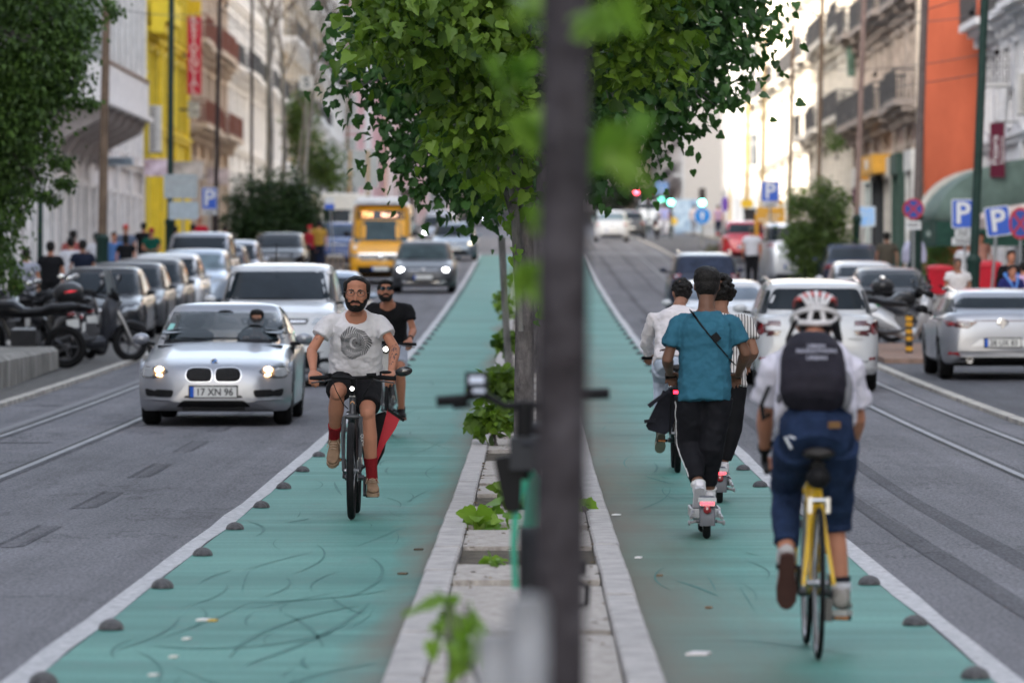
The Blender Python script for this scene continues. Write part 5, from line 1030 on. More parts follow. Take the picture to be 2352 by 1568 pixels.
tlight('left red traffic light at the far crossing', 1462, 440, 300, 'r', 5, .13); tlight('smaller red traffic light right of the first red one', 1489, 447, 330, 'r', 3, .11); tlight('left green traffic light at the far crossing', 1541, 465, 285, 'g', 5, .14); tlight('right green traffic light nearest the pale buildings', 1613, 466, 270, 'g', 6, .15); tlight('faint green traffic light between the red and green ones', 1519, 458, 420, 'g', 2.0, .16)
# far clutter: hoarding, posters, tram back
t, z = signpost('pale blue poster hoarding beyond the far crossing', 1578, 500, 330, name='hoarding', post=False); mb = MB(); mb.box((0, 0, z), (1.7, .2, 2.3)); obj('panel', mb, mat('poster_print', (.26, .31, .35), .6, var=.8, scale=2.2, tint=(.08, .15, .25)), t, smooth=False); mb = MB(); mb.tube([(-.8, .2, 0), (-.8, .2, z)], .06); mb.tube([(.8, .2, 0), (.8, .2, z)], .06); obj('support', mb, GALV, t)
t, z = signpost('small blue direction sign above the far red lights', 1519, 432, 400, pr=.06); mb = MB(); plate(mb, 1.0, .9, .03, .05); obj('sign_plate', mb, C((.12, .22, .42), .5), t, smooth=False, loc=(0, 0, z))
t, z = signpost('yellow round sign in front of the far hoarding', 1548, 508, 310, pr=.04); mb = MB(); mb.lathe([(.22, 0), (.22, .02)], (0, 0, z), 'y', 16); obj('sign_plate', mb, C((.65, .42, .05), .5), t)
t, z = signpost('dark tram with orange mark far ahead under the trees', 1490, 478, 480, name='tram', post=False, cat='tram'); mb = MB(); mb.box((0, 4, z), (2.3, 8, 2.9), taper=.96); obj('body', mb, C((.09, .075, .08), .5), t, smooth=False); mb = MB(); mb.box((0, -.01, z+.4), (1.8, .03, .9)); obj('window', mb, CGL, t, smooth=False); mb = MB(); mb.box((0, -.012, z-.3), (.7, .03, .5)); obj('orange_mark', mb, C((.4, .09, .05), .5), t, smooth=False)
# shop and hotel signs on the left
def slab(nm, label, cat, c, d, m, txt=None, tm=None, size=.5, trot=None, toff=(0, 0, 0), spacing=1, parts=()):
    t = thing(nm, label, cat, c); mb = MB(); mb.box((0, 0, 0), d); b = obj('panel', mb, m, t, smooth=False)
    mb = MB(); mb.box((1.0*(-1 if c[0] < 0 else 1), d[1]/2+.06, 0), (2.2, .06, .1)); obj('bracket', mb, IRON, t, smooth=False)
    if txt: text('lettering', txt, size, tm, t, toff, trot or (R(90), 0, 0), spacing=spacing, bold=.008)
    return t
Ys = 212; u = Ys/F
cx, cz = X(446, Ys), Z(128, Ys); t = slab('hotel_sign', 'tall red vertical sign reading RESIDENCIAL on the left row', 'sign', (cx, Ys, cz), (32*u, .3, 178*u), C((.50, .02, .05), .5, var=.05))
for i, ch in enumerate('RESIDENCIAL'): text('letter', ch, .38, C((.68, .52, .52), .6), t, (0, -.16, (5-i)*16.0*u), (R(90), 0, 0), bold=.008, squash=1.25)
mb = MB(); mb.box((.0, 0, (128-20)*u), (32*u, .3, 36*u)); obj('yellow_top', mb, C((.66, .44, .02), .5), t, smooth=False)
slab('hotel_sign', 'small grey-white box sign hanging below the red one', 'sign', (X(445, 211), 211, Z(252, 211)), (26*211/F, .3, 38*211/F), mat('speckled_sign', (.42, .42, .42), .5, var=.5, scale=6))
slab('shop_sign', 'printed shop sign above the yellow building entrance', 'sign', (X(358, 191), 191, Z(385, 191)), (52*191/F, .3, 40*191/F), mat('sign_print', (.50, .44, .50), .5, var=.8, scale=2.2, tint=(.25, .12, .13)))
slab('shop_sign', 'dark grey and white shop sign right of the green post', 'sign', (X(432, 202), 202, Z(392, 202)), (70*202/F, .3, 42*202/F), mat('sign_print2', (.42, .40, .42), .5, var=.8, scale=1.2, tint=(.12, .10, .11)))
slab('shop_sign', 'pale pink shop sign further along the left row', 'sign', (X(500, 226), 226, Z(405, 226)), (50*226/F, .3, 36*226/F), mat('sign_print3', (.55, .46, .46), .5, var=.4, scale=2))
slab('shop_sign', 'pale blue shop sign beside the brown pole', 'sign', (X(275, 171), 171, Z(371, 171)), (62*171/F, .2, 19*171/F), C((.42, .50, .58), .5), 'GAMBETA', C((.2, .26, .34), .5), .16, toff=(0, -.11, 0))
slab('shop_sign', 'small yellow and white sign by the leafy tree', 'sign', (X(743, 240), 240, Z(475, 240)), (22*240/F, .2, 20*240/F), C((.6, .38, .05), .5))
# air conditioner on the yellow facade
def aircon(label, x, y, z, w, h, d=.45, rail=True, nm='air_conditioner'):
    t = thing(nm, label, 'air conditioner', (x, y, z)); mb = MB(); mb.box((0, 0, 0), (w, d, h)); obj('casing', mb, C((.56, .55, .53), .5), t, smooth=False); mb = MB()
    n = int(h/.10)
    for i in range(n): mb.box((-w*.18, -d/2-.006, -h/2+.08+i*(h-.16)/max(1, n-1)), (w*.5, .012, .05))
    obj('grille', mb, C((.16, .15, .14), .5), t, smooth=False); mb = MB(); mb.box((0, 0, -h/2-.03), (w*1.1, d, .04)); obj('bracket', mb, IRON, t, smooth=False)
aircon('tall louvred air conditioner on the yellow facade', X(357, 193), 193, Z(296, 193), 27*193/F, 106*193/F)
# right side: air conditioners, balcony, banner, awnings
aircon('upper white air conditioner on the grey-white building', 14.15, 150, Z(215, 150), .62, 1.15); aircon('second white air conditioner beside the upper one', 14.15, 146.5, Z(262, 146.5), .62, 1.05); aircon('third white air conditioner hanging over the street', 14.1, 143, Z(228, 143), .62, 1.2)
t = thing('balcony_screen', 'grey wrought-iron balcony front on the grey-white building', 'balcony', (X(2286, 160), 160, Z(155, 160)))
mb = MB(); mb.box((0, 0, -.55), (.75, 1.2, .10)); obj('slab', mb, C((.5, .5, .5), .8), t, smooth=False); mb = MB()
for i in range(8): mb.box((-.34+i*.095, -.58, .0), (.02, .02, 1.0))
for zz in (-.42, 0, .46): mb.box((0, -.58, zz), (.75, .025, .03))
for i in range(3): mb.lathe([(.11, -.01), (.13, -.01), (.13, .01), (.11, .01)], (-.24+i*.24, -.585, .23), 'y', 12, caps=False); mb.lathe([(.11, -.01), (.13, -.01), (.13, .01), (.11, .01)], (-.24+i*.24, -.585, -.2), 'y', 12, caps=False)
obj('railing', mb, IRON, t, smooth=False)
t = thing('banner', 'dark red vertical banner with white lettering above the green awning', 'banner', (X(2291, 150), 150, Z(345, 150))); mb = MB(); mb.box((0, 0, 0), (.42, .05, 1.55)); obj('cloth', mb, C((.10, .012, .03), .6), t, smooth=False); mb = MB(); mb.tube([(-.1, 0, .8), (.6, 0, .8)], .02); obj('rod', mb, IRON, t)
text('lettering', 'Pizzaria', .28, WSG, t, (-.07, -.03, 0), (R(90), R(-90), 0)); text('lettering', 'Restaurante', .16, WSG, t, (.13, -.03, 0), (R(90), R(-90), 0))
def awning(label, x0, x1, y0, y1, z0, z1, m, ribs=5, val=.35, m2=None, txt=None):
    """barrel awning: quarter dome from the wall (x1) to the street side (x0)"""
    t = thing('awning', label, 'awning', (x1, (y0+y1)/2, z0)); mb = MB(); n = 10; rings = []; W_ = x1-x0; yc = (y1-y0)/2
    for i in range(n+1):
        a = pi/2*i/n; px_, pz = -W_*cos(a), (z1-z0)*sin(a); ex = .82+.18*cos(a)
        rings.append([(px_, -yc*ex, pz), (px_, 0, pz), (px_, yc*ex, pz)])
    vs = [p for r_ in rings for p in r_]; fs = []
    for i in range(n):
        for j in range(2): fs.append((i*3+j, i*3+j+1, i*3+j+4, i*3+j+3))
    k = len(vs); vs += [(0, -yc, 0), (0, yc, 0)]
    for i in range(n): fs.append((k, i*3, (i+1)*3)); fs.append((k+1, (i+1)*3+2, i*3+2))
    mb.add(vs, fs); o = obj('canopy', mb, m, t); sm = o.modifiers.new('s', 'SOLIDIFY'); sm.thickness = .02
    mb = MB(); mb.box((-W_-.005, 0, -val/2), (.02, 2*yc, val)); mb.box((-W_/2, -yc, -val/2), (W_, .02, val)); obj('valance', mb, m2 or m, t, smooth=False)
    if txt: text('lettering', txt, .24, C((.40, .48, .44), .6), t, (-W_-.02, 0, -val/2+.02), (R(90), 0, R(-90)), bold=.01); text('lettering', txt, .26, C((.40, .48, .44), .6), t, (-W_/2, -yc-.013, -val/2+.25), (R(90), 0, 0), bold=.01)
    mb = MB(); mb.tube([(-W_, -yc, 0), (0, -yc, -.3)], .02); mb.tube([(-W_, yc, 0), (0, yc, -.3)], .02); obj('frame', mb, IRON, t); return t
AW = mat('green_canvas', (.13, .185, .165), .75, var=.2, scale=1.5); AWD = mat('dark_green_canvas', (.022, .062, .048), .75, var=.3, scale=2)
awning('large green barrel awning over the restaurant front', X(2152, 150), 14.5, 150, 156, Z(505, 150), Z(368, 153), AW, m2=AWD, val=.75, txt='Casa do Parque')
awning('pale canvas awning behind the green one', X(2112, 168), 12.6+1.9, 168.5, 169.5, Z(505, 168), Z(385, 168), C((.5, .49, .45), .8), val=.3)
awning('pale pink awning cropped by the right edge', X(2305, 128), 14.5, 128, 138, Z(500, 128), Z(445, 128), C((.52, .42, .38), .8), val=.2)
slab('shop_sign', 'long orange shop sign jutting over the right pavement', 'sign', (X(2030, 186), 186, Z(380, 186)), (1.2, 6, .65), C((.66, .34, .05), .5), 'PADARIA', WSG, .5, toff=(-.62, 0, 0), trot=(R(90), 0, R(-90))); 
slab('shop_sign', 'square orange sign with white panel beside the long one', 'sign', (X(1993, 192), 192, Z(388, 192)), (.62, .2, .85), C((.64, .30, .05), .5), '17', C((.6, .6, .58), .5), .42, toff=(0, -.12, 0))
slab('shop_sign', 'dark purple shop sign below the orange ones', 'sign', (X(1985, 200), 200, Z(455, 200)), (.9, .2, .7), C((.10, .03, .08), .5))
for i, (px, py) in enumerate(((2062, 205), (2040, 215), (2022, 228), (2010, 290))): slab('wall_box', ['first white box unit on the brown facade, highest', 'second white box unit beside the highest one', 'third white box unit, darker and further along', 'lone white panel hanging lower on the brown facade'][i], 'wall unit', (X(px, 192), 192+i*2, Z(py, 192)), (.34, .6, .8), C((.58, .57, .54), .5))
# flags
t = thing('flag', 'red and green flag hanging from the brown facade', 'flag', (X(2012, 200), 200, Z(135, 200))); mb = MB(); mb.tube([(.9, 0, -.7), (-.6, 0, .5)], .025, 6); obj('flagpole', mb, GALV, t)
mb = MB(); n = 8; mb.add([(lerp(-.55, .6, i/n), .06*sin(i*1.4), lerp(.45, -.4, i/n)-q*(.55+.06*sin(i*2))) for q in (0, 1) for i in range(n+1)], [(i, i+1, i+n+2, i+n+1) for i in range(n)]); o = obj('cloth', mb, C((.50, .03, .05), .7), t); o.modifiers.new('s', 'SOLIDIFY').thickness = .01
mb = MB(); mb.add([(lerp(-.62, -.58, i/n)-.5+.3*q, .06*sin(i*1.4), .45-i*.14) for q in (0, 1) for i in range(n+1)], [(i, i+1, i+n+2, i+n+1) for i in range(n)]); o = obj('green_cloth', mb, C((.10, .16, .12), .7), t); o.modifiers.new('s', 'SOLIDIFY').thickness = .01
# wires
def wire(label, a, b, sag=.2, r=.011):
    A, B = Vector(a), Vector(b); mb = MB(); n = 14; mb.tube([A.lerp(B, i/n)-Vector((0, 0, sag*4*(i/n)*(1-i/n)))-A for i in range(n+1)], r, 5); o = obj('overhead_wire', mb, C((.03, .03, .03), .6, var=0), loc=tuple(A)); tag(o, label, 'wire', 'overhead wires across the street')
def W3(px, py, Y): return P3(px, py, Y)
wire('wire running from the brown left pole across the yellow building', W3(243, 15, 125), W3(505, 22, 170)); wire('sloping wire from the dark pole down past the bare trees', W3(508, 20, 170), W3(640, 150, 190), .1); wire('upper wire crossing the orange wall', W3(2262, -20, 108), W3(1824, 60, 200), .3); wire('middle wire crossing the orange wall and its neighbour', W3(2352, 22, 110), W3(1889, 55, 178), .15); wire('low wire across the brown facade', W3(2258, 125, 110), W3(1824, 150, 200), .25); wire('lowest wire towards the left of the sunlit wall', W3(2255, 170, 112), W3(1700, 205, 240), .3)
wire('wire over the left roofs towards the pink house', W3(394, 40, 150), W3(800, 60, 300), .4); wire('thin wire behind the bare branches', W3(505, 150, 170), W3(800, 110, 300), .3)
wire('long tram wire above the right lane', (4.6, 128, 6.9), (4.6, 420, 12.5), .5, .013)
for i, (px, py, y, lb) in enumerate(((2232, 30, 112, 'small dark bird-like fitting on the wire near the green pole'), (2257, 26, 112, 'round insulator hanging on the middle wire'), (2290, 120, 114, 'small insulator on the low wire'), (2010, 172, 150, 'tiny insulator before the brown facade'), (519, 14, 168, 'insulator at the top of the thin dark pole'))):
    t = thing('insulator', lb, 'insulator', P3(px, py, y)); mb = MB(); mb.ell((0, 0, 0), (.07, .05, .06), 8, 6); mb.tube([(0, 0, 0), (.04, 0, .14)], .015, 5); obj('body', mb, BLK, t)
# low concrete barrier, left
LOWC = mat('stained_concrete', (.27, .26, .24), .9, var=.4, scale=3, bump=.4, bscale=20, stretch=(1, 1, .3), tint=(.07, .066, .06))
t = thing('concrete_barrier', 'low stained concrete wall in front of the motorcycles', 'barrier', (-7.6, 76, g(76)+.03)); mb = MB(); yb0, yb1 = -13, 6.0
rings = [[(-.9, yb0, -.2), (.38, yb0, -.2), (.38, yb0, .30), (.30, yb0, .36), (-.9, yb0, .36)], [(-.9, yb1, .1), (.20, yb1, .1), (.20, yb1, .38), (.12, yb1, .44), (-.9, yb1, .44)]]; mb.loft([[Vector(p) for p in r_] for r_ in rings]); obj('block', mb, LOWC, t, smooth=False)
# red bins on the right pavement
def bin_(label, px, py, Y, w, h):
    t = thing('red_bin', label, 'bin', (X(px, Y), Y, Z(py, Y)-h)); mb = MB(); mb.box((0, 0, h*.45), (w*.84, w*.84, h*.9), taper=1.16); o = obj('tub', mb, C((.50, .012, .03), .4), t, smooth=False); mb = MB(); mb.box((0, 0, h*.92), (w*1.06, w*1.06, h*.10), taper=.95); mb.ell((0, 0, h*.96), (w*.5, w*.5, h*.07), 14, 6); obj('lid', mb, C((.55, .02, .04), .4), t)
    mb = MB(); mb.box((0, 0, -.5), (w*.8, w*.8, 1.0)); obj('stand', mb, C((.2, .2, .2), .8), t, smooth=False)
bin_('large red bin in front of the hanging plants', 2158, 610, 138, .66, .75); bin_('red bin cabinet right of the dark green pole', 2268, 600, 128, .62, .9)
# foreground grey posts, very close to the camera
for i, (px, top_, w_, Y, lb) in enumerate(((1212, 1368, 96, 9.3, 'very blurred pale grey post at the bottom centre, the taller one'), (1132, 1450, 78, 8.8, 'very blurred pale grey post at the bottom centre, the lower left one'))):
    z = Z(top_, Y); r = w_/2*Y/F; t = thing('metal_post', lb, 'post', (X(px, Y), Y, 0)); mb = MB(); mb.lathe([(r*1.3, 0), (r*1.3, .03), (r, .04), (r, z-.02), (r*.8, z), (.001, z+.004)], n=20); obj('pole', mb, mat('pale_grey_post', (.30, .31, .33), .6, var=.3, scale=6), t)
# ================================================================ people
def skin_m(c): return mat('skin', c, .5, var=.06, scale=12)
SKL = skin_m((.44, .195, .122)); SKM = skin_m((.29, .145, .095)); SKD = skin_m((.14, .07, .045)); HAIR = mat('dark_hair', (.012, .010, .009), .55, var=.4, scale=60, bump=.6, bscale=90); HAIRG = mat('grey_hair', (.10, .09, .085), .6, var=.4, scale=60)
def V(*a): return Vector(a)
def frame(fwd, up=V(0, 0, 1)):
    f = fwd.normalized(); x = f.cross(up).normalized(); u = x.cross(f).normalized(); return x, f, u
def hand(mb, wr, f, back, thumb, curl=.5, s=1.0, spread=.10):
    """f: along the palm, back: out of the back of the hand, thumb: towards the thumb side; curl 0 open .. 1 fist"""
    f = f.normalized(); x = (thumb-f*thumb.dot(f)).normalized(); b = (back-f*back.dot(f)); b = (b-x*b.dot(x)).normalized()
    mb.tube([wr-f*.03*s, wr, wr+f*.035*s, wr+f*.075*s, wr+f*.088*s], [(.024*s, .018*s), (.026*s, .017*s), (.038*s, .016*s), (.041*s, .014*s), (.036*s, .011*s)], 10, flat=tuple(b))
    for i, (off, ln) in enumerate(((.029, .078), (.010, .088), (-.010, .082), (-.029, .064))):
        p = wr+f*(.082*s)+x*off*s; a = .25+.15*curl; d = f+x*spread*(1.5-i)*.5; pts = [p-f*.02*s, p]
        for k, q in enumerate((.42, .32, .26)):
            th = curl*(1.15, 2.5, 3.3)[k]*(.9+.06*i); dd = (f*cos(th)-b*sin(th)+x*spread*(1.5-i)*.3).normalized(); pts.append(pts[-1]+dd*ln*q*s*1.1)
        mb.tube(pts, [.0098*s, .0098*s, .0090*s, .0083*s, .006*s], 7)
    p = wr+f*.025*s+x*.028*s; th = curl*1.1; d1 = (f*.65+x*.75-b*.25*curl).normalized(); d2 = (f*cos(.5+th*.3)+x*.25-b*sin(.25+th)).normalized()
    mb.tube([p-x*.012*s, p, p+d1*.035*s, p+d1*.035*s+d2*.03*s, p+d1*.035*s+d2*.055*s], [.013*s, .0135*s, .0115*s, .0105*s, .007*s], 7)
def foot_mesh(mb, an, toe, s=1.0, bare=False):
    d = (toe-an); x, f, u = frame(d)
def shoe(par, an, f, m, sole, up=None, s=1.0, lace=None):
    """an: ankle joint, f: direction the toes point"""
    f = f.normalized(); x, f, u = frame(f, up or V(0, 0, 1)); mb = MB(); c = an-u*.055*s
    secs = [(-.075, .028, .050, .012), (-.06, .036, .060, .016), (-.02, .038, .066, .018), (.04, .040, .050, .006), (.09, .046, .036, -.004), (.14, .047, .028, -.010), (.175, .038, .022, -.014), (.195, .018, .014, -.018)]
    rings = []
    for yy, hw_, hh, zc in secs: rings.append([c+f*yy*s+x*hw_*s*cos(2*pi*j/14)+u*(zc*s+hh*s*sin(2*pi*j/14)*(.9 if sin(2*pi*j/14) > 0 else .55)) for j in range(14)])
    mb.loft(rings); mb.tube([an+u*.02*s-f*.02*s, an-u*.04*s-f*.01*s], [.044*s, .046*s], 12); o = obj('shoe', mb, m, par); remesh(o, .007, 3)
    mb = MB(); rings = []
    for zz in (-.030, -.050):
        rings.append([])
    prof = [(-.080, 0), (-.070, .030), (-.02, .036), (.04, .036), (.10, .047), (.16, .044), (.195, .024), (.205, 0), (.195, -.024), (.16, -.044), (.10, -.047), (.04, -.036), (-.02, -.036), (-.070, -.030)]
    for zz in (-.026, -.052): rings[0 if zz > -.03 else 1] = [c+f*a*s+x*b*s+u*zz*s for a, b in prof]
    mb.loft(rings); obj('sole', mb, sole, o, smooth=False)
    if lace:
        mb = MB()
        for k in range(4): q = .015+k*.022; mb.tube([c+f*q*s+x*.024*s+u*(.058-k*.008)*s, c+f*(q+.008)*s+u*(.066-k*.008)*s, c+f*q*s-x*.024*s+u*(.058-k*.008)*s], .0035*s, 5)
        for k in (-1, 1): mb.tube([c+u*.062*s, c+f*.02*s+x*k*.03*s+u*.06*s, c+f*.05*s+x*k*.05*s+u*.02*s], .003*s, 5)
        obj('lace', mb, lace, o)
    return o
def head(mb, hc, R_, s=1.0, fem=False):
    """hc: centre of the head; R_: 3x3 columns right(x) forward(y) up(z)"""
    def T(p): return hc+R_ @ (Vector(p)*s)
    def E(c, r, n=14, m=9): 
        k = MB(); k.ell((0, 0, 0), r, n, m); mb.add([T(Vector(p)+Vector(c)) for p in k.v], k.f)
    prof = [(-.122, .018, .020, .058), (-.118, .034, .034, .052), (-.100, .050, .052, .036), (-.075, .060, .070, .022), (-.045, .067, .080, .012), (-.015, .071, .087, .004), (.015, .073, .092, -.002), (.045, .074, .095, -.006), (.075, .069, .090, -.008), (.098, .055, .072, -.010), (.113, .034, .045, -.010), (.119, .008, .010, -.010)]
    rings = []
    for z, hx, hy, yo in prof:
        rg = []
        for j in range(20):
            a = 2*pi*j/20; xx, yy = cos(a), sin(a)
            if yy > 0: yy = yy*(.93 if abs(z) < .06 else 1)
            rg.append(T((hx*xx*(1 if yy < .5 else .97), yo+hy*yy, z)))
        rings.append(rg)
    mb.loft(rings)
    # nose, brows, cheeks, lips, ears
    nb = [T((0, .078, .018)), T((0, .090, .0)), T((0, .104, -.022)), T((0, .108, -.034)), T((0, .090, -.044))]
    mb.tube(nb, [(.008*s, .008*s), (.009*s, .009*s), (.012*s, .010*s), (.015*s, .011*s), (.011*s, .006*s)], 8)
    for q in (-1, 1):
        E((q*.028, .080, .028), (.024, .012, .007), 8, 6); E((q*.036, .062, -.028), (.022, .020, .018), 8, 6); E((q*.012, .088, -.038), (.009, .010, .008), 8, 5)
        k = MB(); k.ell((0, 0, 0), (.009, .020, .032), 10, 7); mb.add([T(Vector(p)+Vector((q*.076, -.012-.25*abs(p[2]) if 0 else -.010, -.008))) for p in k.v], k.f)
    E((0, .084, -.064), (.022, .010, .006), 10, 6); E((0, .082, -.074), (.020, .010, .007), 10, 6); E((0, .074, -.105), (.020, .016, .014), 8, 6)
def face_parts(par, hc, R_, s=1.0, glasses=None, beard=None, brow=HAIR, sun=None, beard_len=1.0):
    def T(p): return hc+R_ @ (Vector(p)*s)
    for q in (-1, 1):
        mb = MB(); k = MB(); k.ell((0, 0, 0), (.0125, .007, .0050), 10, 7); mb.add([T(Vector(p)+Vector((q*.030, .080, .012))) for p in k.v], k.f); e = obj('eye', mb, C((.55, .52, .50), .2, var=0), par)
        mb = MB(); k = MB(); k.ell((0, 0, 0), (.0060, .004, .0050), 8, 6); mb.add([T(Vector(p)+Vector((q*.030, .0865, .012))) for p in k.v], k.f); obj('iris', mb, C((.03, .018, .012), .2, var=0), e)
        mb = MB(); mb.tube([T((q*.012, .091, .027)), T((q*.028, .091, .034)), T((q*.046, .080, .029))], [.0050*s, .0062*s, .0035*s], 6); obj('eyebrow', mb, brow, par)
    mb = MB(); mb.tube([T((-.022, .088, -.068)), T((0, .0945, -.067)), T((.022, .088, -.068))], [.002*s, .0045*s, .002*s], 6); obj('lips', mb, C((.32, .13, .11), .5, var=0), par)
    if beard:
        mb = MB()
        prof = [(-.133*beard_len, .020, .016, .064), (-.126, .038, .030, .058), (-.105, .056, .050, .044), (-.082, .066, .068, .030), (-.060, .0715, .078, .019), (-.040, .0745, .060, .008), (-.015, .0750, .040, -.004)]
        rings = []
        for z, hx, hy, yo in prof:
            rings.append([T((hx*cos(a), yo+hy*1.06*sin(a), z)) for a in [pi*(-.08+1.16*j/24) for j in range(25)]]+[T((hx*.85*cos(a), yo+hy*.80*sin(a), z)) for a in [pi*(-.08+1.16*(24-j)/24) for j in range(25)]])
        vs = []
        mb.loft(rings); # open the mouth and cheeks by dropping faces in front above the lip line
        keep = []
        for f in mb.f:
            c = sum((Vector(mb.v[i]) for i in f), Vector())/len(f); l = R_.inverted() @ (c-hc)/s
            front = l.y > .045 and abs(l.x) < .060 and l.z > -.075+(abs(l.x)-.03)*1.2
            if not front: keep.append(f)
        mb.f = keep; mb.m = [0]*len(keep); obj('beard', mb, beard, par)
        mb = MB(); mb.tube([T((-.034, .078, -.066)), T((-.020, .092, -.054)), T((0, .099, -.050)), T((.020, .092, -.054)), T((.034, .078, -.066))], [.005*s, .0085*s, .0085*s, .0085*s, .005*s], 7); obj('moustache', mb, beard, par)
        mb = MB(); mb.ell((0, 0, 0), (.024, .010, .016), 10, 6); mb.v = [tuple(T(Vector(p)+Vector((0, .090, -.094)))) for p in mb.v]; obj('goatee', mb, beard, par)
    if glasses or sun:
        g_ = bpy.data.objects.new('glasses', None)
        mb = MB()
        for q in (-1, 1):
            rr = .024; mb.tube([T((q*.033+rr*cos(a)*1.05, .103-.004*abs(cos(a)), .010+rr*sin(a)*(.8 if sun else 1))) for a in [2*pi*i/18 for i in range(19)]], .0022*s if not sun else .004*s, 5, caps=False)
            mb.tube([T((q*.058, .098, .014)), T((q*.078, .060, .014)), T((q*.080, .0, .012))], .002*s, 5)
        mb.tube([T((-.010, .103, .014)), T((0, .106, .018)), T((.010, .103, .014))], .002*s, 5); fr = obj('glasses', mb, C((.05, .035, .03), .3, var=0) if glasses else BLK, par)
        if sun:
            for q in (-1, 1): mb = MB(); mb.ell((0, 0, 0), (.025, .003, .019), 14, 6); mb.v = [tuple(T(Vector(p)+Vector((q*.033, .103, .010)))) for p in mb.v]; obj('lens', mb, C((.02, .03, .04), .06, .3, var=0), fr)
def hair_cap(par, hc, R_, s=1.0, style='short', m=HAIR, seed=0):
    def T(p): return hc+R_ @ (Vector(p)*s)
    rng = random.Random(seed); mb = MB()
    def E(c, r, n=10, mm=7): k = MB(); k.ell((0, 0, 0), r, n, mm); mb.add([T(Vector(p)+Vector(c)) for p in k.v], k.f)
    if style == 'short': E((0, -.022, .038), (.085, .100, .094), 18, 12); E((0, .004, .088), (.076, .092, .045), 16, 9); E((0, -.045, -.01), (.078, .070, .075), 16, 10)
    elif style == 'receding':
        E((0, -.040, .030), (.082, .085, .086), 18, 12); E((0, -.045, -.01), (.080, .066, .078), 16, 10)
        for q in (-1, 1): E((q*.070, .0, .045), (.018, .050, .056)); E((q*.075, .012, .0), (.010, .024, .043))
        E((0, -.010, .098), (.062, .066, .036)); E((0, -.006, .088), (.079, .068, .027))
    elif style == 'tall': E((0, -.022, .045), (.087, .102, .086), 18, 12); E((0, .0, .085), (.080, .085, .055), 16, 10); E((0, -.040, .0), (.081, .078, .085), 16, 10)
    elif style == 'curly' or style == 'bigcurly':
        E((0, -.02, .03), (.080, .092, .085), 16, 10); E((0, -.045, -.01), (.075, .062, .07)); big = style == 'bigcurly'; k = 150 if big else 130
        for i in range(k):
            a = rng.uniform(0, 2*pi); el = rng.uniform(-.9 if big else -.5, pi/2); R2 = (.118 if big else .094)*rng.uniform(.88, 1.04)
            p = (R2*.88*cos(el)*cos(a), -.02+R2*cos(el)*sin(a), .035+R2*.95*sin(el))
            if p[1] > .045 and p[2] < .075: continue
            E(p, [rng.uniform(.014, .024)*(1.15 if big else .8)]*3, 7, 5)
    elif style == 'long': E((0, -.022, .04), (.084, .098, .090), 16, 10); E((0, -.055, -.05), (.078, .055, .13), 14, 10)
    o = obj('hair', mb, m, par); remesh(o, .006, 2, disp=.010 if 'curl' not in style else .004, dscale=.025); return o
def body(name, label, loc, rz, J, lw=1.0, hx=1.05, hr=(0, 0, 0), skin=SKL, vox=.008, hs=1.0, hands=(.75, .75), bare_torso=True, hand_dirs=None, group=None, fem=False, rot=None, build=1.0):
    """J: joints in local space (the figure faces -Y when rz = 0)"""
    J = {k: Vector(v) for k, v in J.items()}; mb = MB()
    Rh = Matrix.Rotation(hr[2], 3, 'Z') @ Matrix.Rotation(hr[0], 3, 'X') @ Matrix.Rotation(hr[1], 3, 'Y') @ Matrix.Rotation(pi, 3, 'Z') @ Matrix.Diagonal((hx, 1, 1-(hx-1)*.9))
    head(mb, J['head'], Rh, hs)
    nk = J['neck']; mb.tube([nk-V(0, 0, .03), nk+V(0, 0, .02), J['head']+Rh @ V(0, -.02, -.05)*hs], [.066, .056, .052], 12)
    lat = (J['shl']-J['shr']).normalized(); up = (nk-J['pel']).normalized(); fw = lat.cross(up).normalized(); sw = (J['shl']-J['shr']).length/2
    def ring(c, a, b, n=16): return [c+lat*a*cos(2*pi*j/n)+fw*b*sin(2*pi*j/n) for j in range(n)]
    pel = J['pel']; hw_ = max(.10, (J['hil']-J['hir']).length/2+.06)*build
    tor = [ring(pel-up*.09, hw_*.75, .09), ring(pel, hw_, .11), ring(pel.lerp(nk, .25), hw_*.86, .098*build), ring(pel.lerp(nk, .5), sw*.78, .108*build), ring(pel.lerp(nk, .75), sw*.84, .108), ring(pel.lerp(nk, .88), sw*.62, .085), ring(nk-up*.01, .07, .06)]
    mb.loft(tor)
    for q in 'lr':
        sh, el, wr = J['sh'+q], J['el'+q], J['wr'+q]; s2 = sh-lat*(.022 if q == 'l' else -.022)-up*.022+fw*.004; mb.ell(s2, (.034, .034, .034), 12, 8); mb.tube([s2, sh.lerp(el, .4), sh.lerp(el, .8), el, el.lerp(wr, .25), el.lerp(wr, .7), wr], [.028, .036*build, .037*build, .038, .041*build, .030, .025], 12)
        hi, kn, an = J['hi'+q], J['kn'+q], J['an'+q]; mb.tube([hi, hi.lerp(kn, .3), hi.lerp(kn, .75), kn, kn.lerp(an, .12), kn.lerp(an, .38), kn.lerp(an, .75), an], [.088*lw, .082*lw, .062*lw, .056*lw, .053*lw, .058*lw, .042, .036], 14); mb.ell(kn+fw*.01, (.050*lw, .052*lw, .055*lw), 10, 7)
        mb.tube([an, an+V(0, 0, -.03)], [.036, .036], 10)
        if hands[0] is not None:
            d = hand_dirs[q] if hand_dirs and q in hand_dirs else None; ar = (wr-el).normalized()
            if d: f, b, th = [Vector(v) for v in d]
            else: f, b, th = ar, lat*(1 if q == 'l' else -1), fw
            hand(mb, wr, f, b, th, hands[0 if q == 'l' else 1])
    o = obj(name, mb, skin, smooth=True); tag(o, label, 'person', group); remesh(o, vox, 3); o.location = loc; o.rotation_euler = rot or (0, 0, rz)
    return o, J, Rh, lat, up, fw
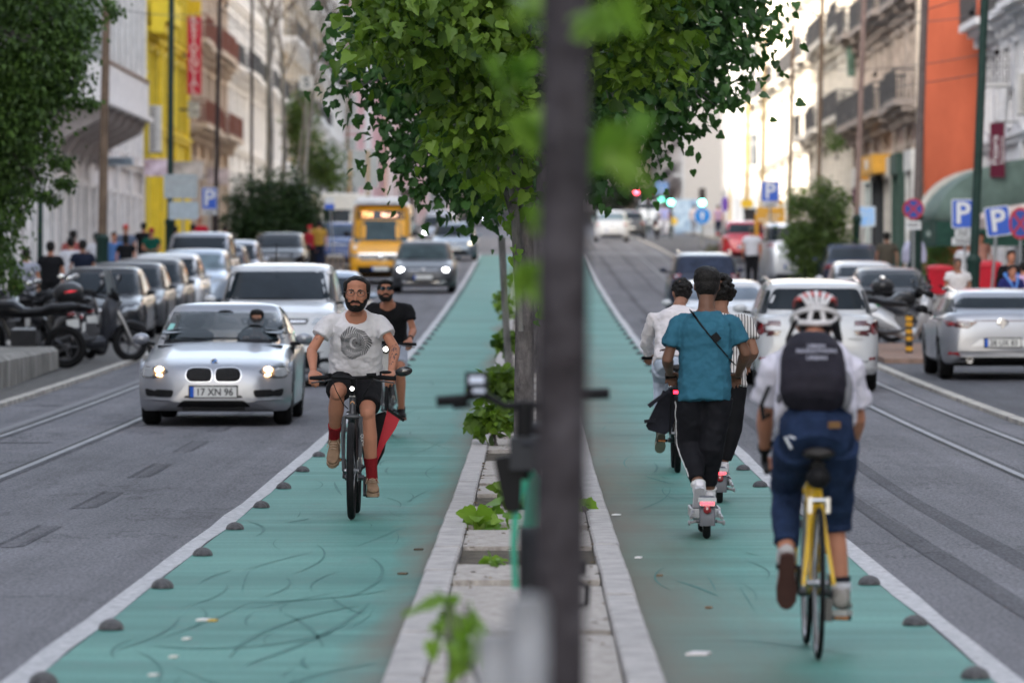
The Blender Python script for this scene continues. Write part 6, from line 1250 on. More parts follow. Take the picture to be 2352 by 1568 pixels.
def shirt(par, J, lat, up, fw, m, hem=0.0, sleeve=.55, w=1.0, vox=.010, hemw=None, long=False, disp=.018, name='t_shirt', hem_drop=.12, belly=0.0, neckz=.0, cuff=None, sw_=.068):
    mb = MB(); nk, pel = J['neck'], J['pel']; sw = (J['shl']-J['shr']).length/2
    hw_ = hemw or sw*1.0
    def ring(c, a, b, n=20, tilt=0): return [c-up*tilt*max(0, sin(2*pi*j/n))+lat*a*(abs(cos(2*pi*j/n))**.85)*(1 if cos(2*pi*j/n) > 0 else -1)+fw*b*(abs(sin(2*pi*j/n))**.85)*(1 if sin(2*pi*j/n) > 0 else -1) for j in range(n)]
    bot = pel-up*hem_drop
    secs = [(0, hw_*.99, .140+belly), (.06, hw_, .142+belly), (.3, hw_*.97, .135+belly), (.55, lerp(hw_, sw, .6)*w, .132), (.74, sw*1.0*w, .138), (.85, sw*.96*w, .118), (.925, sw*.68, .095), (.955, .100, .080), (.97+neckz, .095, .078)]
    mb.loft([ring(bot.lerp(nk, t), a, b, tilt=(.055 if t > .96 else .03 if t > .95 else .01 if t > .92 else 0)) for t, a, b in secs])
    for q in 'lr':
        sh, el, wr = J['sh'+q], J['el'+q], J['wr'+q]
        if long:
            mb.tube([sh-lat*(.08 if q == 'l' else -.08)+up*.015, sh-up*.01, sh.lerp(el, .5), el, el.lerp(wr, .5), el.lerp(wr, .86), el.lerp(wr, .9)], [.035, .056, .060, .056, .050, .042, .044], 14)
        else: e = sh.lerp(el, sleeve); mb.tube([sh-lat*(.10 if q == 'l' else -.10)+up*.022, sh-lat*(.04 if q == 'l' else -.04)+up*.004, sh.lerp(el, .06)-up*.004, sh.lerp(el, sleeve*.5), e], [.036, .056, sw_-.004, sw_, sw_+.004], 14)
    o = obj(name, mb, m, par); remesh(o, vox, 4, disp*1.5, .075); return o
def trousers(par, J, lat, up, fw, m, upto=.95, uptol=None, w=1.0, vox=.010, name='trousers', top=.06, disp=.014, flare=1.0, r0=.105, r1=.085, r2=.06, seat=.125):
    mb = MB(); pel = J['pel']; hw_ = max(.10, (J['hil']-J['hir']).length/2+.06)
    def ring(c, a, b, n=18): return [c+lat*a*cos(2*pi*j/n)+fw*b*sin(2*pi*j/n) for j in range(n)]
    mb.loft([ring(pel-up*.11, hw_*.8*w, .10), ring(pel-up*.04, hw_*1.08*w, seat), ring(pel+up*top, hw_*1.02*w, .115)])
    for q in 'lr':
        hi, kn, an = J['hi'+q], J['kn'+q], J['an'+q]; u0_ = upto; upto = uptol if (uptol and q == 'l') else upto
        if upto <= 1: e = hi.lerp(kn, upto); mb.tube([hi, hi.lerp(kn, upto*.5), e.lerp(hi, .02), e], [r0*w, (r0+r1)/2*w*flare, r1*w*flare, r1*w*flare*1.02], 14)
        else: e = kn.lerp(an, upto-1); mb.tube([hi, hi.lerp(kn, .5), kn, kn.lerp(an, (upto-1)*.5), e.lerp(kn, .03), e], [r0*w, (r0+r1)/2*w, r1*w, (r1+r2)/2*w, r2*w, r2*w*1.02], 14)
        upto = u0_
    o = obj(name, mb, m, par); remesh(o, vox, 4, disp, .07); return o
def side_pts(o_, pts):
    bpy.context.view_layer.update(); ev = o_.evaluated_get(bpy.context.evaluated_depsgraph_get()); me_ = ev.to_mesh(); b2 = BVHTree.FromPolygons([v.co.copy() for v in me_.vertices], [tuple(p.vertices) for p in me_.polygons]); ev.to_mesh_clear(); out = []
    for p in pts:
        h = b2.ray_cast(V(p.x+.4, p.y+.01, p.z), V(-1, 0, 0))
        if h[0] is not None: out.append(h[0]+V(.001, 0, 0))
    return out
def sock(par, an, kn, m, h=.3):
    mb = MB(); mb.tube([an-(kn-an).normalized()*.03, an.lerp(kn, h*.5), an.lerp(kn, h)], [.041, .043, .052], 14); return obj('sock', mb, m, par)
def rotx(d): return d
# ---------------------------------------------------------------- bicycles
def torus(mb, c, R0, r, axis='x', n=44, k=10):
    rings = []
    for i in range(n+1):
        a = 2*pi*i/n; q = V(0, cos(a), sin(a)); rings.append([Vector(c)+q*(R0+r*cos(2*pi*j/k))+V(r*sin(2*pi*j/k), 0, 0) for j in range(k)])
    mb.loft(rings, False)
def bwheel(par, y, Rw, tr, m_rim, spokes=True):
    mb = MB(); torus(mb, (0, y, Rw), Rw-tr, tr); w_ = obj('wheel', mb, TYR, par); mb = MB(); torus(mb, (0, y, Rw), Rw-2*tr-.006, .009, k=8); obj('rim', mb, m_rim, w_)
    mb = MB(); mb.tube([(-.05, y, Rw), (.05, y, Rw)], .016, 8); mb.tube([(-.025, y, Rw), (.025, y, Rw)], .022, 8)
    for i in range(28): a = 2*pi*i/28; sx = .028*(1 if i % 2 else -1); mb.tube([(sx, y+.02*cos(a+1.2*(1 if i % 4 < 2 else -1)), Rw+.02*sin(a+1.2*(1 if i % 4 < 2 else -1))), (0, y+(Rw-2*tr-.01)*cos(a), Rw+(Rw-2*tr-.01)*sin(a))], .0016, 4)
    obj('spokes', mb, C((.25, .25, .26), .3, .9, var=0), w_); return w_
def bicycle(label, loc, rz, m, bar='flat', tr=.024, Rw=.345, wb=1.06, crank=0.0, barz=1.0, barw=.58, saddlez=.93, rim=RIMD, fender=False, rack=False, accent=None, rot=None):
    """front wheel towards -Y"""
    t = thing('bicycle', label, 'bicycle', loc, rz, rot=rot); f = -wb/2; r = wb/2; bb = V(0, .10, .275); st = V(0, .30, saddlez-.16); hl = V(0, f+.17, Rw*2+.03); hu = V(0, f+.22, barz-.14)
    bwheel(t, f, Rw, tr, rim); bwheel(t, r, Rw, tr, rim)
    mb = MB(); mb.tube([hl, hu], .024, 10); mb.tube([hl+V(0, .01, .02), bb], .023, 10); mb.tube([hu-V(0, 0, .03), st], .018, 10); mb.tube([bb, st], .018, 10)
    for s in (-1, 1): mb.tube([st+V(s*.012, 0, -.01), V(s*.035, r-.2, Rw+.24), V(s*.066, r, Rw)], [.009, .009, .009], 8); mb.tube([bb+V(s*.02, 0, 0), V(s*.045, r-.22, Rw-.01), V(s*.066, r, Rw)], [.011, .011, .010], 8)
    obj('frame', mb, m, t)
    mb = MB(); fc = V(0, f+.145, Rw*2+.045-tr*.4); mb.ell(fc, (.055+tr*.4, .022, .020), 12, 6)
    for s in (-1, 1): mb.tube([fc+V(s*(.045+tr*.5), 0, 0), V(s*(.052+tr*.4), f+.10, Rw+.25), V(s*.058, f+.0, Rw)], [.016, .016, .011], 8)
    obj('fork', mb, m if bar == 'drop' else C((.05, .052, .056), .4, .3), t)
    mb = MB(); mb.tube([hu, hu+V(0, .015, .06), V(0, f+.18, barz)], .017, 8); obj('stem', mb, BLK, t)
    mb = MB(); by = f+.20; w2 = barw/2
    if bar == 'flat': mb.tube([(-w2, by+.06, barz-.005), (-w2*.55, by+.02, barz+.005), (0, by, barz), (w2*.55, by+.02, barz+.005), (w2, by+.06, barz-.005)], .0125, 8); h_ = obj('handlebar', mb, BLK, t)
    else:
        for s in (-1, 1): mb.tube([(0, by, barz), (s*w2*.8, by, barz), (s*w2, by-.03, barz), (s*w2, by-.09, barz-.01), (s*w2, by-.10, barz-.09), (s*w2, by-.02, barz-.13), (s*w2, by+.05, barz-.13)], .013, 8)
        h_ = obj('handlebar', mb, BLK, t)
    for s in (-1, 1):
        if bar == 'flat':
            g0, g1 = V(s*w2*.60, by+.028, barz+.004), V(s*w2*1.02, by+.063, barz-.005); mb = MB(); mb.tube([g0, g1], .0165, 10); obj('grip', mb, BLK, h_); mb = MB(); mb.tube([V(s*w2*.5, by-.01, barz-.01), V(s*w2*.62, by-.035, barz-.02), V(s*w2*.98, by+.0, barz-.035)], .006, 6); obj('brake_lever', mb, C((.06, .06, .065), .4, .4), h_)
        else:
            mb = MB(); mb.tube([(s*w2, by-.09, barz), (s*w2, by-.12, barz+.03), (s*w2, by-.13, barz+.02)], .017, 8); mb.tube([(s*w2, by-.13, barz+.02), (s*w2*1.02, by-.12, barz-.07), (s*w2*1.03, by-.09, barz-.11)], [.010, .008, .007], 6); obj('brake_lever', mb, BLK, h_)
    mb = MB(); mb.tube([st, V(0, .335, saddlez-.04)], .0145, 8); obj('seat_post', mb, C((.3, .3, .3), .3, .7) if bar == 'drop' else BLK, t)
    mb = MB(); mb.loft([[V(a*cos(q)*1.0, y, saddlez-.02+zz+b*sin(q)) for q in [2*pi*j/12 for j in range(12)]] for y, a, b, zz in ((.17, .012, .010, .0), (.19, .022, .016, .0), (.27, .035, .022, .002), (.34, .062, .028, .006), (.40, .076, .030, .012), (.435, .06, .022, .014), (.445, .03, .01, .012))]); obj('saddle', mb, mat('saddle_leather', (.025, .022, .022), .5, var=.2), t)
    mb = MB(); torus(mb, bb+V(-.045*(1 if 1 else 1), 0, 0), .085, .005, k=6, n=28); mb.tube([bb-V(.07, 0, 0), bb+V(.07, 0, 0)], .02, 8)
    ck = MB(); cr = .170; dd = V(0, cos(crank), sin(crank))*cr
    ck.v = []; 
    c_ = obj('crankset', mb, C((.06, .06, .065), .35, .6), t)
    for s, d in ((-1, dd), (1, -dd)):
        mb = MB(); p = bb+V(s*.075, 0, 0); mb.tube([p, p+d], [.014, .011], 8); a = obj('crank_arm', mb, C((.06, .06, .065), .35, .6), c_); mb = MB(); mb.box(p+d+V(s*.055, 0, 0), (.09, .085, .022)); pd_ = obj('pedal', mb, BLK, c_, smooth=False)
        for yy in (-1, 1): mb = MB(); mb.box(p+d+V(s*.055, yy*.0445, 0), (.06, .004, .012)); obj('pedal_reflector', mb, AMB, c_, smooth=False)
    mb = MB(); cx = -.045; mb.tube([(cx, .10, .275+.085), (cx, r, Rw+.035)], .004, 5); mb.tube([(cx, .10, .275-.085), (cx, r, Rw-.04)], .004, 5); torus(mb, (cx, r, Rw), .038, .006, k=6, n=18); obj('chain', mb, C((.08, .07, .06), .5, .6), t)
    mb = MB(); torus(mb, (.042, f, Rw), .075, .003, k=6, n=24) if bar == 'flat' else None
    if bar == 'flat': mb.box((.06, f+.05, Rw+.07), (.03, .05, .05)); obj('disc_brake', mb, C((.2, .2, .2), .3, .8), t)
    mb = MB()
    if bar == 'flat':
        for s, e_ in ((-1, .12), (1, .09), (1, .06)): mb.tube([V(s*w2*.5, by-.01, barz), V(s*(w2*.38), by-.10, barz-.05-e_*.3), V(s*.06, by-.08, barz-.13-e_*.5), V(s*.03, by-.02, barz-.22)], .0035, 5)
    else:
        for s in (-1, 1): mb.tube([V(s*w2, by-.12, barz+.02), V(s*w2*.6, by-.2, barz+.06), V(s*.03, by-.12, barz-.1)], .003, 5)
    obj('cable', mb, BLK, t)
    if rack: mb = MB(); [mb.tube([V(s*.06, .30, .74), V(s*.06, .72, .74), V(s*.066, r, Rw)], .006, 6) for s in (-1, 1)]; mb.tube([V(-.06, .45, .74), V(.06, .45, .74)], .006, 6); mb.tube([V(-.06, .70, .74), V(.06, .70, .74)], .006, 6); obj('rack', mb, BLK, t)
    if fender: mb = MB(); n_ = 14; mb.loft([[V(sx*.028, r+(Rw+.02)*cos(a), Rw+(Rw+.02)*sin(a)) for sx in (-1, 1)]+[V(sx*.026, r+(Rw+.028)*cos(a), Rw+(Rw+.028)*sin(a)) for sx in (1, -1)] for a in [-.2+2.2*i/n_ for i in range(n_+1)]]); obj('mudguard', mb, BLK, t)
    return t
# ================================================================ the riders
# 1 bearded man riding towards the camera
cx = X(813, 37.8); Yc1 = 37.3+.53; CR1 = math.atan2(.125, .115)
b1 = bicycle('dark bicycle ridden towards the camera by the bearded man', (cx, Yc1, g(37)+.006), 0, C((.035, .036, .04), .35, .2), tr=.027, Rw=.345, crank=CR1, barz=1.0, barw=.60, rack=True)
mb = MB(); mb.lathe([(.001, -.02), (.020, -.018), (.024, .0), (.022, .03)], (0, -.40, .925), 'y', 14); l_ = obj('front_light', mb, BLK, b1); mb = MB(); mb.ell((0, -.425, .925), (.014, .008, .014), 12, 6); obj('bulb', mb, lamp((1, .97, .9), 3), l_)
mb = MB(); mb.ell((.365, -.30, 1.045), (.062, .018, .035), 14, 8, rot=(0, -.15, 0)); mb.tube([(.29, -.27, 1.0), (.31, -.30, 1.02), (.33, -.30, 1.035)], .006, 6); obj('mirror', mb, BLKG, b1)
mb = MB(); mb.ell((.235, -.33, 1.04), (.045, .012, .012)); mb.tube([(.20, -.33, 1.01), (.20, -.33, 1.045)], .008); mb.tube([(-.16, -.32, 1.0), (-.16, -.33, 1.03)], .014); mb.tube([(.10, -.34, 1.02), (.17, -.34, 1.025)], .012); obj('shifter', mb, BLK, b1)
mb = MB(); mb.lathe([(.016, -.002), (.016, .003), (.009, .003), (.009, -.002)], (0, -.349, .82), 'y', 18, caps=False); obj('head_badge', mb, C((.55, .30, .15), .4, .4), b1)
text('frame_lettering', 'QUORA'[:4], .03, C((.6, .6, .58), .5), b1, (.072, -.46, .56), (R(90), R(90), 0)); text('frame_lettering', 'moma', .018, C((.6, .6, .58), .5), b1, (0, -.345, .87), (R(78), 0, 0))
J = dict(head=(.02, -.05, 1.60), neck=(.015, .04, 1.475), shl=(.172, .08, 1.405), shr=(-.178, .08, 1.405), ell=(.295, -.01, 1.20), elr=(-.305, .00, 1.19), wrl=(.272, -.185, 1.045), wrr=(-.285, -.19, 1.045), pel=(0, .30, 1.00), hil=(.085, .26, .955), hir=(-.085, .26, .955), knl=(.10, -.08, .745), knr=(-.115, -.13, .895), anl=(.128, .015, .285), anr=(-.150, .17, .565))
P, J, Rh, lat, up, fw = body('person', 'bearded man in round glasses and white T-shirt riding towards the camera', (cx, Yc1, g(37)+.006), 0, J, hr=(R(4), R(3), R(-2)), skin=SKL, vox=.006, hx=1.09, hs=1.04, hands=(.62, .62), hand_dirs={'l': ((-.05, -.75, -.35), (0, -.35, .9), (-1, 0, 0)), 'r': ((.05, -.75, -.35), (0, -.35, .9), (1, 0, 0))})
face_parts(P, J['head'], Rh, 1.04, glasses=True, beard=HAIR); hair_cap(P, J['head'], Rh, 1.04, style='receding')
WT = mat('white_cotton', (.66, .64, .66), .85, var=.05, scale=4)
sh_ = shirt(P, J, lat, up, fw, WT, sleeve=.52, hem_drop=.0, hemw=.200, vox=.008, disp=.020)
# round printed graphic: fan of black rays on the chest, laid on the shirt surface
dg = bpy.context.evaluated_depsgraph_get(); bpy.context.view_layer.update(); ev = sh_.evaluated_get(bpy.context.evaluated_depsgraph_get()); me_ = ev.to_mesh(); bv = BVHTree.FromPolygons([v.co.copy() for v in me_.vertices], [tuple(p.vertices) for p in me_.polygons]); ev.to_mesh_clear()
mb = MB(); ccx, ccz, RR = .005, 1.245, .112; rnd = random.Random(5)
def on(xx, zz, off=.003):
    h = bv.ray_cast(V(xx, -3, zz), V(0, 1, 0)); return (h[0]+V(0, -off, 0)) if h[0] is not None else V(xx, -.1, zz)
def quad(pts): mb.add([on(*p) for p in pts], [tuple(range(len(pts)))])
for ring_, (ra, rb, n_, tw) in enumerate(((.010, .036, 14, .5), (.040, .074, 26, .35), (.078, .112, 36, -.25))):
    for i in range(n_):
        a = 2*pi*i/n_; w_ = pi/n_*1.0; rb2 = rb*(1+.07*sin(a*3+1)+.04*sin(a*7)) if ring_ == 2 else rb
        sx_ = 1.0
        for k in range(3):
            r0, r1 = lerp(ra, rb2, k/3), lerp(ra, rb2, (k+1)/3); t0, t1 = tw*k/3, tw*(k+1)/3
            cxx = ccx+(.0 if ring_ else .012); quad([(cxx+r0*cos(a+t0)*sx_, ccz+r0*sin(a+t0)), (cxx+r1*cos(a+t1)*sx_, ccz+r1*sin(a+t1)), (cxx+r1*cos(a+t1+w_)*sx_, ccz+r1*sin(a+t1+w_)), (cxx+r0*cos(a+t0+w_)*sx_, ccz+r0*sin(a+t0+w_))])
mb.add([on(ccx+.012, ccz)]+[on(ccx+.012+.009*cos(q*pi/6), ccz+.009*sin(q*pi/6)) for q in range(13)], [(0, i, i+1) for i in range(1, 13)])
pr = obj('shirt_print', mb, C((.018, .018, .024), .8, var=0), sh_, smooth=False)
trousers(P, J, lat, up, fw, mat('black_cotton', (.012, .012, .014), .85, var=.2), upto=.80, name='shorts', r0=.110, r1=.093, vox=.009, seat=.135)
RSK = mat('red_sock', (.22, .015, .02), .85, var=.15, scale=60); TAN = mat('tan_suede', (.26, .17, .11), .85, var=.15, scale=20); TSO = C((.30, .21, .14), .8)
sock(P, J['anl'], J['knl'], RSK, .30); sock(P, J['anr'], J['knr'], RSK, .26)
shoe(P, J['anl']+V(0, 0, -.01), V(.10, -1, -.12), TAN, TSO, lace=C((.40, .30, .22), .8)); shoe(P, J['anr']+V(0, -.005, -.02), V(-.08, -.80, -.55), TAN, TSO, lace=C((.40, .30, .22), .8))
# tattoos: small dark patches on the forearms
def decal_on(par, ev_o, pts_list, m, name='tattoo', dirv=V(0, 1, 0)):
    bpy.context.view_layer.update(); ev = ev_o.evaluated_get(bpy.context.evaluated_depsgraph_get()); me_ = ev.to_mesh(); bv2 = BVHTree.FromPolygons([v.co.copy() for v in me_.vertices], [tuple(p.vertices) for p in me_.polygons]); ev.to_mesh_clear(); mb = MB()
    for pts in pts_list:
        vs = []
        for x_, z_ in pts:
            h = bv2.ray_cast(V(x_, -3, z_) if dirv.y > 0 else V(x_, 3, z_), dirv)
            if h[0] is None: break
            vs.append(h[0]-dirv*.0015)
        else: mb.add(vs, [tuple(range(len(vs)))])
    if mb.f: obj(name, mb, m, par, smooth=False)
rnd = random.Random(9); bl_ = []
for i in range(34):
    tt = rnd.random(); c_ = J['ell'].lerp(J['shl'], .35-tt*.0) if tt < .0 else J['ell'].lerp(J['wrl'], rnd.uniform(-.25, .75)); x_, z_ = c_.x+rnd.uniform(-.022, .022), c_.z+rnd.uniform(-.02, .02); a = rnd.uniform(0, 3); l2, w2 = rnd.uniform(.006, .014), rnd.uniform(.002, .005)
    bl_.append([(x_+l2*cos(a)-w2*sin(a)*0, z_+l2*sin(a)), (x_-w2*sin(a), z_+w2*cos(a)), (x_-l2*cos(a), z_-l2*sin(a)), (x_+w2*sin(a), z_-w2*cos(a))])
for i in range(7):
    x_, z_ = J['elr'].x+.02+rnd.uniform(-.02, .02), J['elr'].z+.10+rnd.uniform(-.02, .02); a = rnd.uniform(0, 3); bl_.append([(x_+.012*cos(a), z_+.012*sin(a)), (x_-.003*sin(a), z_+.003*cos(a)), (x_-.012*cos(a), z_-.012*sin(a)), (x_+.003*sin(a), z_-.003*cos(a))])
decal_on(P, P, bl_, C((.10, .075, .08), .6, var=0))
# pannier, red and black, on the left rear side
t = thing('pannier_bag', 'red and black pannier bag hanging on the bearded man\'s bicycle', 'bag', (cx+.11, Yc1+.55, g(37)+.35))
mb = MB(); mb.loft([[V(x_, -.14, z_) for x_, z_ in ((-.02, .36), (.10, .40), (.13, .34), (.09, .10), (.03, -.02), (-.03, .0))], [V(x_, .16, z_) for x_, z_ in ((-.02, .36), (.10, .40), (.13, .34), (.09, .10), (.03, -.02), (-.03, .0))]]); o = obj('bag_body', mb, C((.014, .014, .016), .6), t, smooth=False)
mb = MB(); mb.prism([(.12, .42), (.215, .36), (.18, .28), (.10, .16), (.05, .05), (.03, -.02), (.03, .08), (.09, .30)], 'y', -.17, -.146); obj('red_panel', mb, mat('red_tarpaulin', (.50, .012, .03), .4, var=.1), t, smooth=False); mb = MB(); mb.prism([(.12, .428), (.245, .345), (.235, .325), (.12, .405)], 'y', -.18, -.1705); obj('roll_top', mb, BLK, t, smooth=False)
J0 = dict(head=(0, .02, 1.14), neck=(0, .06, .99), shl=(.18, .07, .93), shr=(-.18, .07, .93), ell=(.24, -.08, .75), elr=(-.24, -.08, .75), wrl=(.15, -.30, .90), wrr=(-.15, -.30, .90), pel=(0, .05, .55), hil=(.09, .0, .52), hir=(-.09, .0, .52), knl=(.12, -.42, .62), knr=(-.12, -.42, .62), anl=(.12, -.62, .30), anr=(-.12, -.62, .30))
Mb = BMW.t.location
D, Jd, Rd, l0, u0, f0 = body('person', 'driver in dark clothes behind the windscreen of the silver hatchback', (Mb.x+.37, Mb.y+.02, Mb.z+.02), 0, J0, skin=SKM, vox=.016, hands=(.7, .7)); hair_cap(D, Jd['head'], Rd, style='short'); shirt(D, Jd, l0, u0, f0, C((.03, .03, .035), .85), sleeve=.6, vox=.016, hem_drop=0)
# 2 man in black behind him
Y2 = 55; c2 = X(890, Y2); e2 = g(55)
b2 = bicycle('bicycle with a lit headlamp behind the bearded man', (c2, Y2+.53, e2), 0, C((.05, .05, .055), .4), crank=math.atan2(.06, .16), barz=.98, fender=True)
mb = MB(); mb.ell((-.02, -.46, .93), (.05, .02, .05), 12, 6); l_ = obj('front_light', mb, BLK, b2); mb = MB(); mb.ell((-.02, -.485, .93), (.022, .01, .022), 12, 6); obj('bulb', mb, lamp((1, .97, .85), 3), l_); mb = MB(); mb.box((0, -.40, .80), (.13, .10, .20)); mb.tube([(-.05, -.42, .70), (-.05, -.5, .36)], .01); obj('front_rack', mb, C((.3, .3, .31), .4, .5), b2)
J = dict(head=(-.035, -.02, 1.53), neck=(-.01, .06, 1.42), shl=(.19, .10, 1.36), shr=(-.19, .10, 1.36), ell=(.255, .05, 1.12), elr=(-.26, .05, 1.12), wrl=(.225, -.17, 1.025), wrr=(-.235, -.17, 1.025), pel=(0, .32, .97), hil=(.085, .28, .92), hir=(-.085, .28, .92), knl=(.12, -.06, .72), knr=(-.12, -.12, .80), anl=(.13, .06, .30), anr=(-.13, .12, .45))
P, J, Rh, lat, up, fw = body('person', 'man in sunglasses and black T-shirt cycling behind the bearded man', (c2, Y2+.53, e2), 0, J, hr=(R(-14), 0, R(4)), skin=SKL, vox=.009, hands=(.6, .6), hand_dirs={'l': ((-.05, -.75, -.35), (0, -.35, .9), (-1, 0, 0)), 'r': ((.05, -.75, -.35), (0, -.35, .9), (1, 0, 0))})
face_parts(P, J['head'], Rh, sun=True, beard=HAIR); hair_cap(P, J['head'], Rh, style='short')
shirt(P, J, lat, up, fw, C((.014, .014, .016), .8), sleeve=.55, hem_drop=.02, vox=.012); trousers(P, J, lat, up, fw, mat('pale_denim', (.42, .46, .55), .85, var=.08), upto=.85, name='shorts', vox=.012); shoe(P, J['anl'], V(.1, -1, -.1), BLK, C((.2, .08, .06), .7)); shoe(P, J['anr'], V(-.1, -1, -.2), BLK, C((.2, .08, .06), .7))
mb = MB(); wr = J['wrl'].lerp(J['ell'], .15); mb.tube([wr+(J['ell']-J['wrl']).normalized()*.012, wr-(J['ell']-J['wrl']).normalized()*.012], .031, 12); obj('watch', mb, BLK, P)
# 3 man in white shirt riding away
Y3 = 46.2; c3 = X(1556, Y3); e3 = g(46); rz = pi
b3 = bicycle('dark bicycle ridden away from the camera by the man in white', (c3, Y3+.53, e3), rz, C((.03, .03, .034), .4), tr=.027, crank=pi, barz=1.0, rack=True)
mb = MB(); mb.box((0, .63, .71), (.09, .02, .05)); l_ = obj('rear_light', mb, BLK, b3); mb = MB(); mb.box((0, .642, .71), (.075, .006, .028)); obj('lens', mb, lamp((1, .01, .03), 2), l_, smooth=False)
# local x is mirrored: +x is the picture's left
J = dict(head=(-.055, -.10, 1.58), neck=(-.03, .02, 1.45), shl=(.195, .08, 1.37), shr=(-.21, .05, 1.38), ell=(.255, -.05, 1.16), elr=(-.27, -.05, 1.15), wrl=(.245, -.23, 1.03), wrr=(-.245, -.23, 1.03), pel=(.04, .28, .98), hil=(.125, .24, .92), hir=(-.05, .24, .92), knl=(.13, -.10, .80), knr=(-.11, -.06, .66), anl=(.14, .16, .37), anr=(-.12, -.08, .37))
P, J, Rh, lat, up, fw = body('person', 'man in white shirt and pale jeans cycling away with a black side bag', (c3, Y3+.53, e3), rz, J, lw=.8, hr=(R(6), 0, R(12)), skin=SKM, vox=.009, hands=(.6, .6), hand_dirs={'l': ((-.05, -.9, -.2), (.3, -.2, .9), (-1, 0, 0)), 'r': ((.05, -.9, -.2), (-.3, -.2, .9), (1, 0, 0))})
hair_cap(P, J['head'], Rh, style='curly', seed=3); shirt(P, J, lat, up, fw, mat('white_linen', (.68, .63, .63), .85, var=.06, scale=5), long=True, hem_drop=.02, vox=.010, disp=.03, name='shirt', hemw=.17)
trousers(P, J, lat, up, fw, mat('pale_blue_jeans', (.46, .52, .62), .85, var=.08, scale=6), upto=1.93, vox=.011, r0=.100, r1=.075, r2=.05, seat=.13); shoe(P, J['anl'], V(.05, -.75, -.6), C((.10, .08, .05), .8), C((.30, .28, .22), .8)); shoe(P, J['anr'], V(-.05, -1, -.1), C((.10, .08, .05), .8), C((.3, .28, .22), .8))
mb = MB(); mb.tube([J['pel']+up*.045+lat*.16*cos(a)+fw*.13*sin(a) for a in [2*pi*i/20 for i in range(21)]], .018, 6); obj('belt', mb, C((.06, .03, .025), .6), P)
t = thing('pannier_bag', 'black flap bag hanging on the left of the white-shirted man\'s bicycle', 'bag', (c3-.16, Y3+.05, e3+.38), 0); t.rotation_euler = (0, R(16), 0)
mb = MB(); mb.loft([[V(x_, y_, z_) for x_, z_ in ((-.12, .0), (-.09, -.03), (.06, -.03), (.10, .02), (.12, .32), (-.06, .34))] for y_ in (-.06, .09)]); obj('bag_body', mb, mat('black_canvas', (.016, .016, .022), .7, var=.3), t, smooth=False)
mb = MB(); mb.loft([[V(x_, y_, z_) for x_, z_ in ((-.16, .18), (.0, .385), (.13, .37), (.12, .31), (-.02, .33), (-.13, .16))] for y_ in (-.085, .10)]); obj('flap', mb, C((.02, .02, .028), .6), t, smooth=False); mb = MB(); mb.box((-.10, -.08, .05), (.10, .012, .03), rot=(0, R(-20), 0)); mb.box((.10, -.09, .34), (.02, .012, .05)); obj('strap', mb, C((.015, .015, .02), .6), t, smooth=False); mb = MB(); mb.box((.09, -.092, .32), (.012, .004, .07)); obj('reflector', mb, C((.5, .35, .1), .4), t, smooth=False)
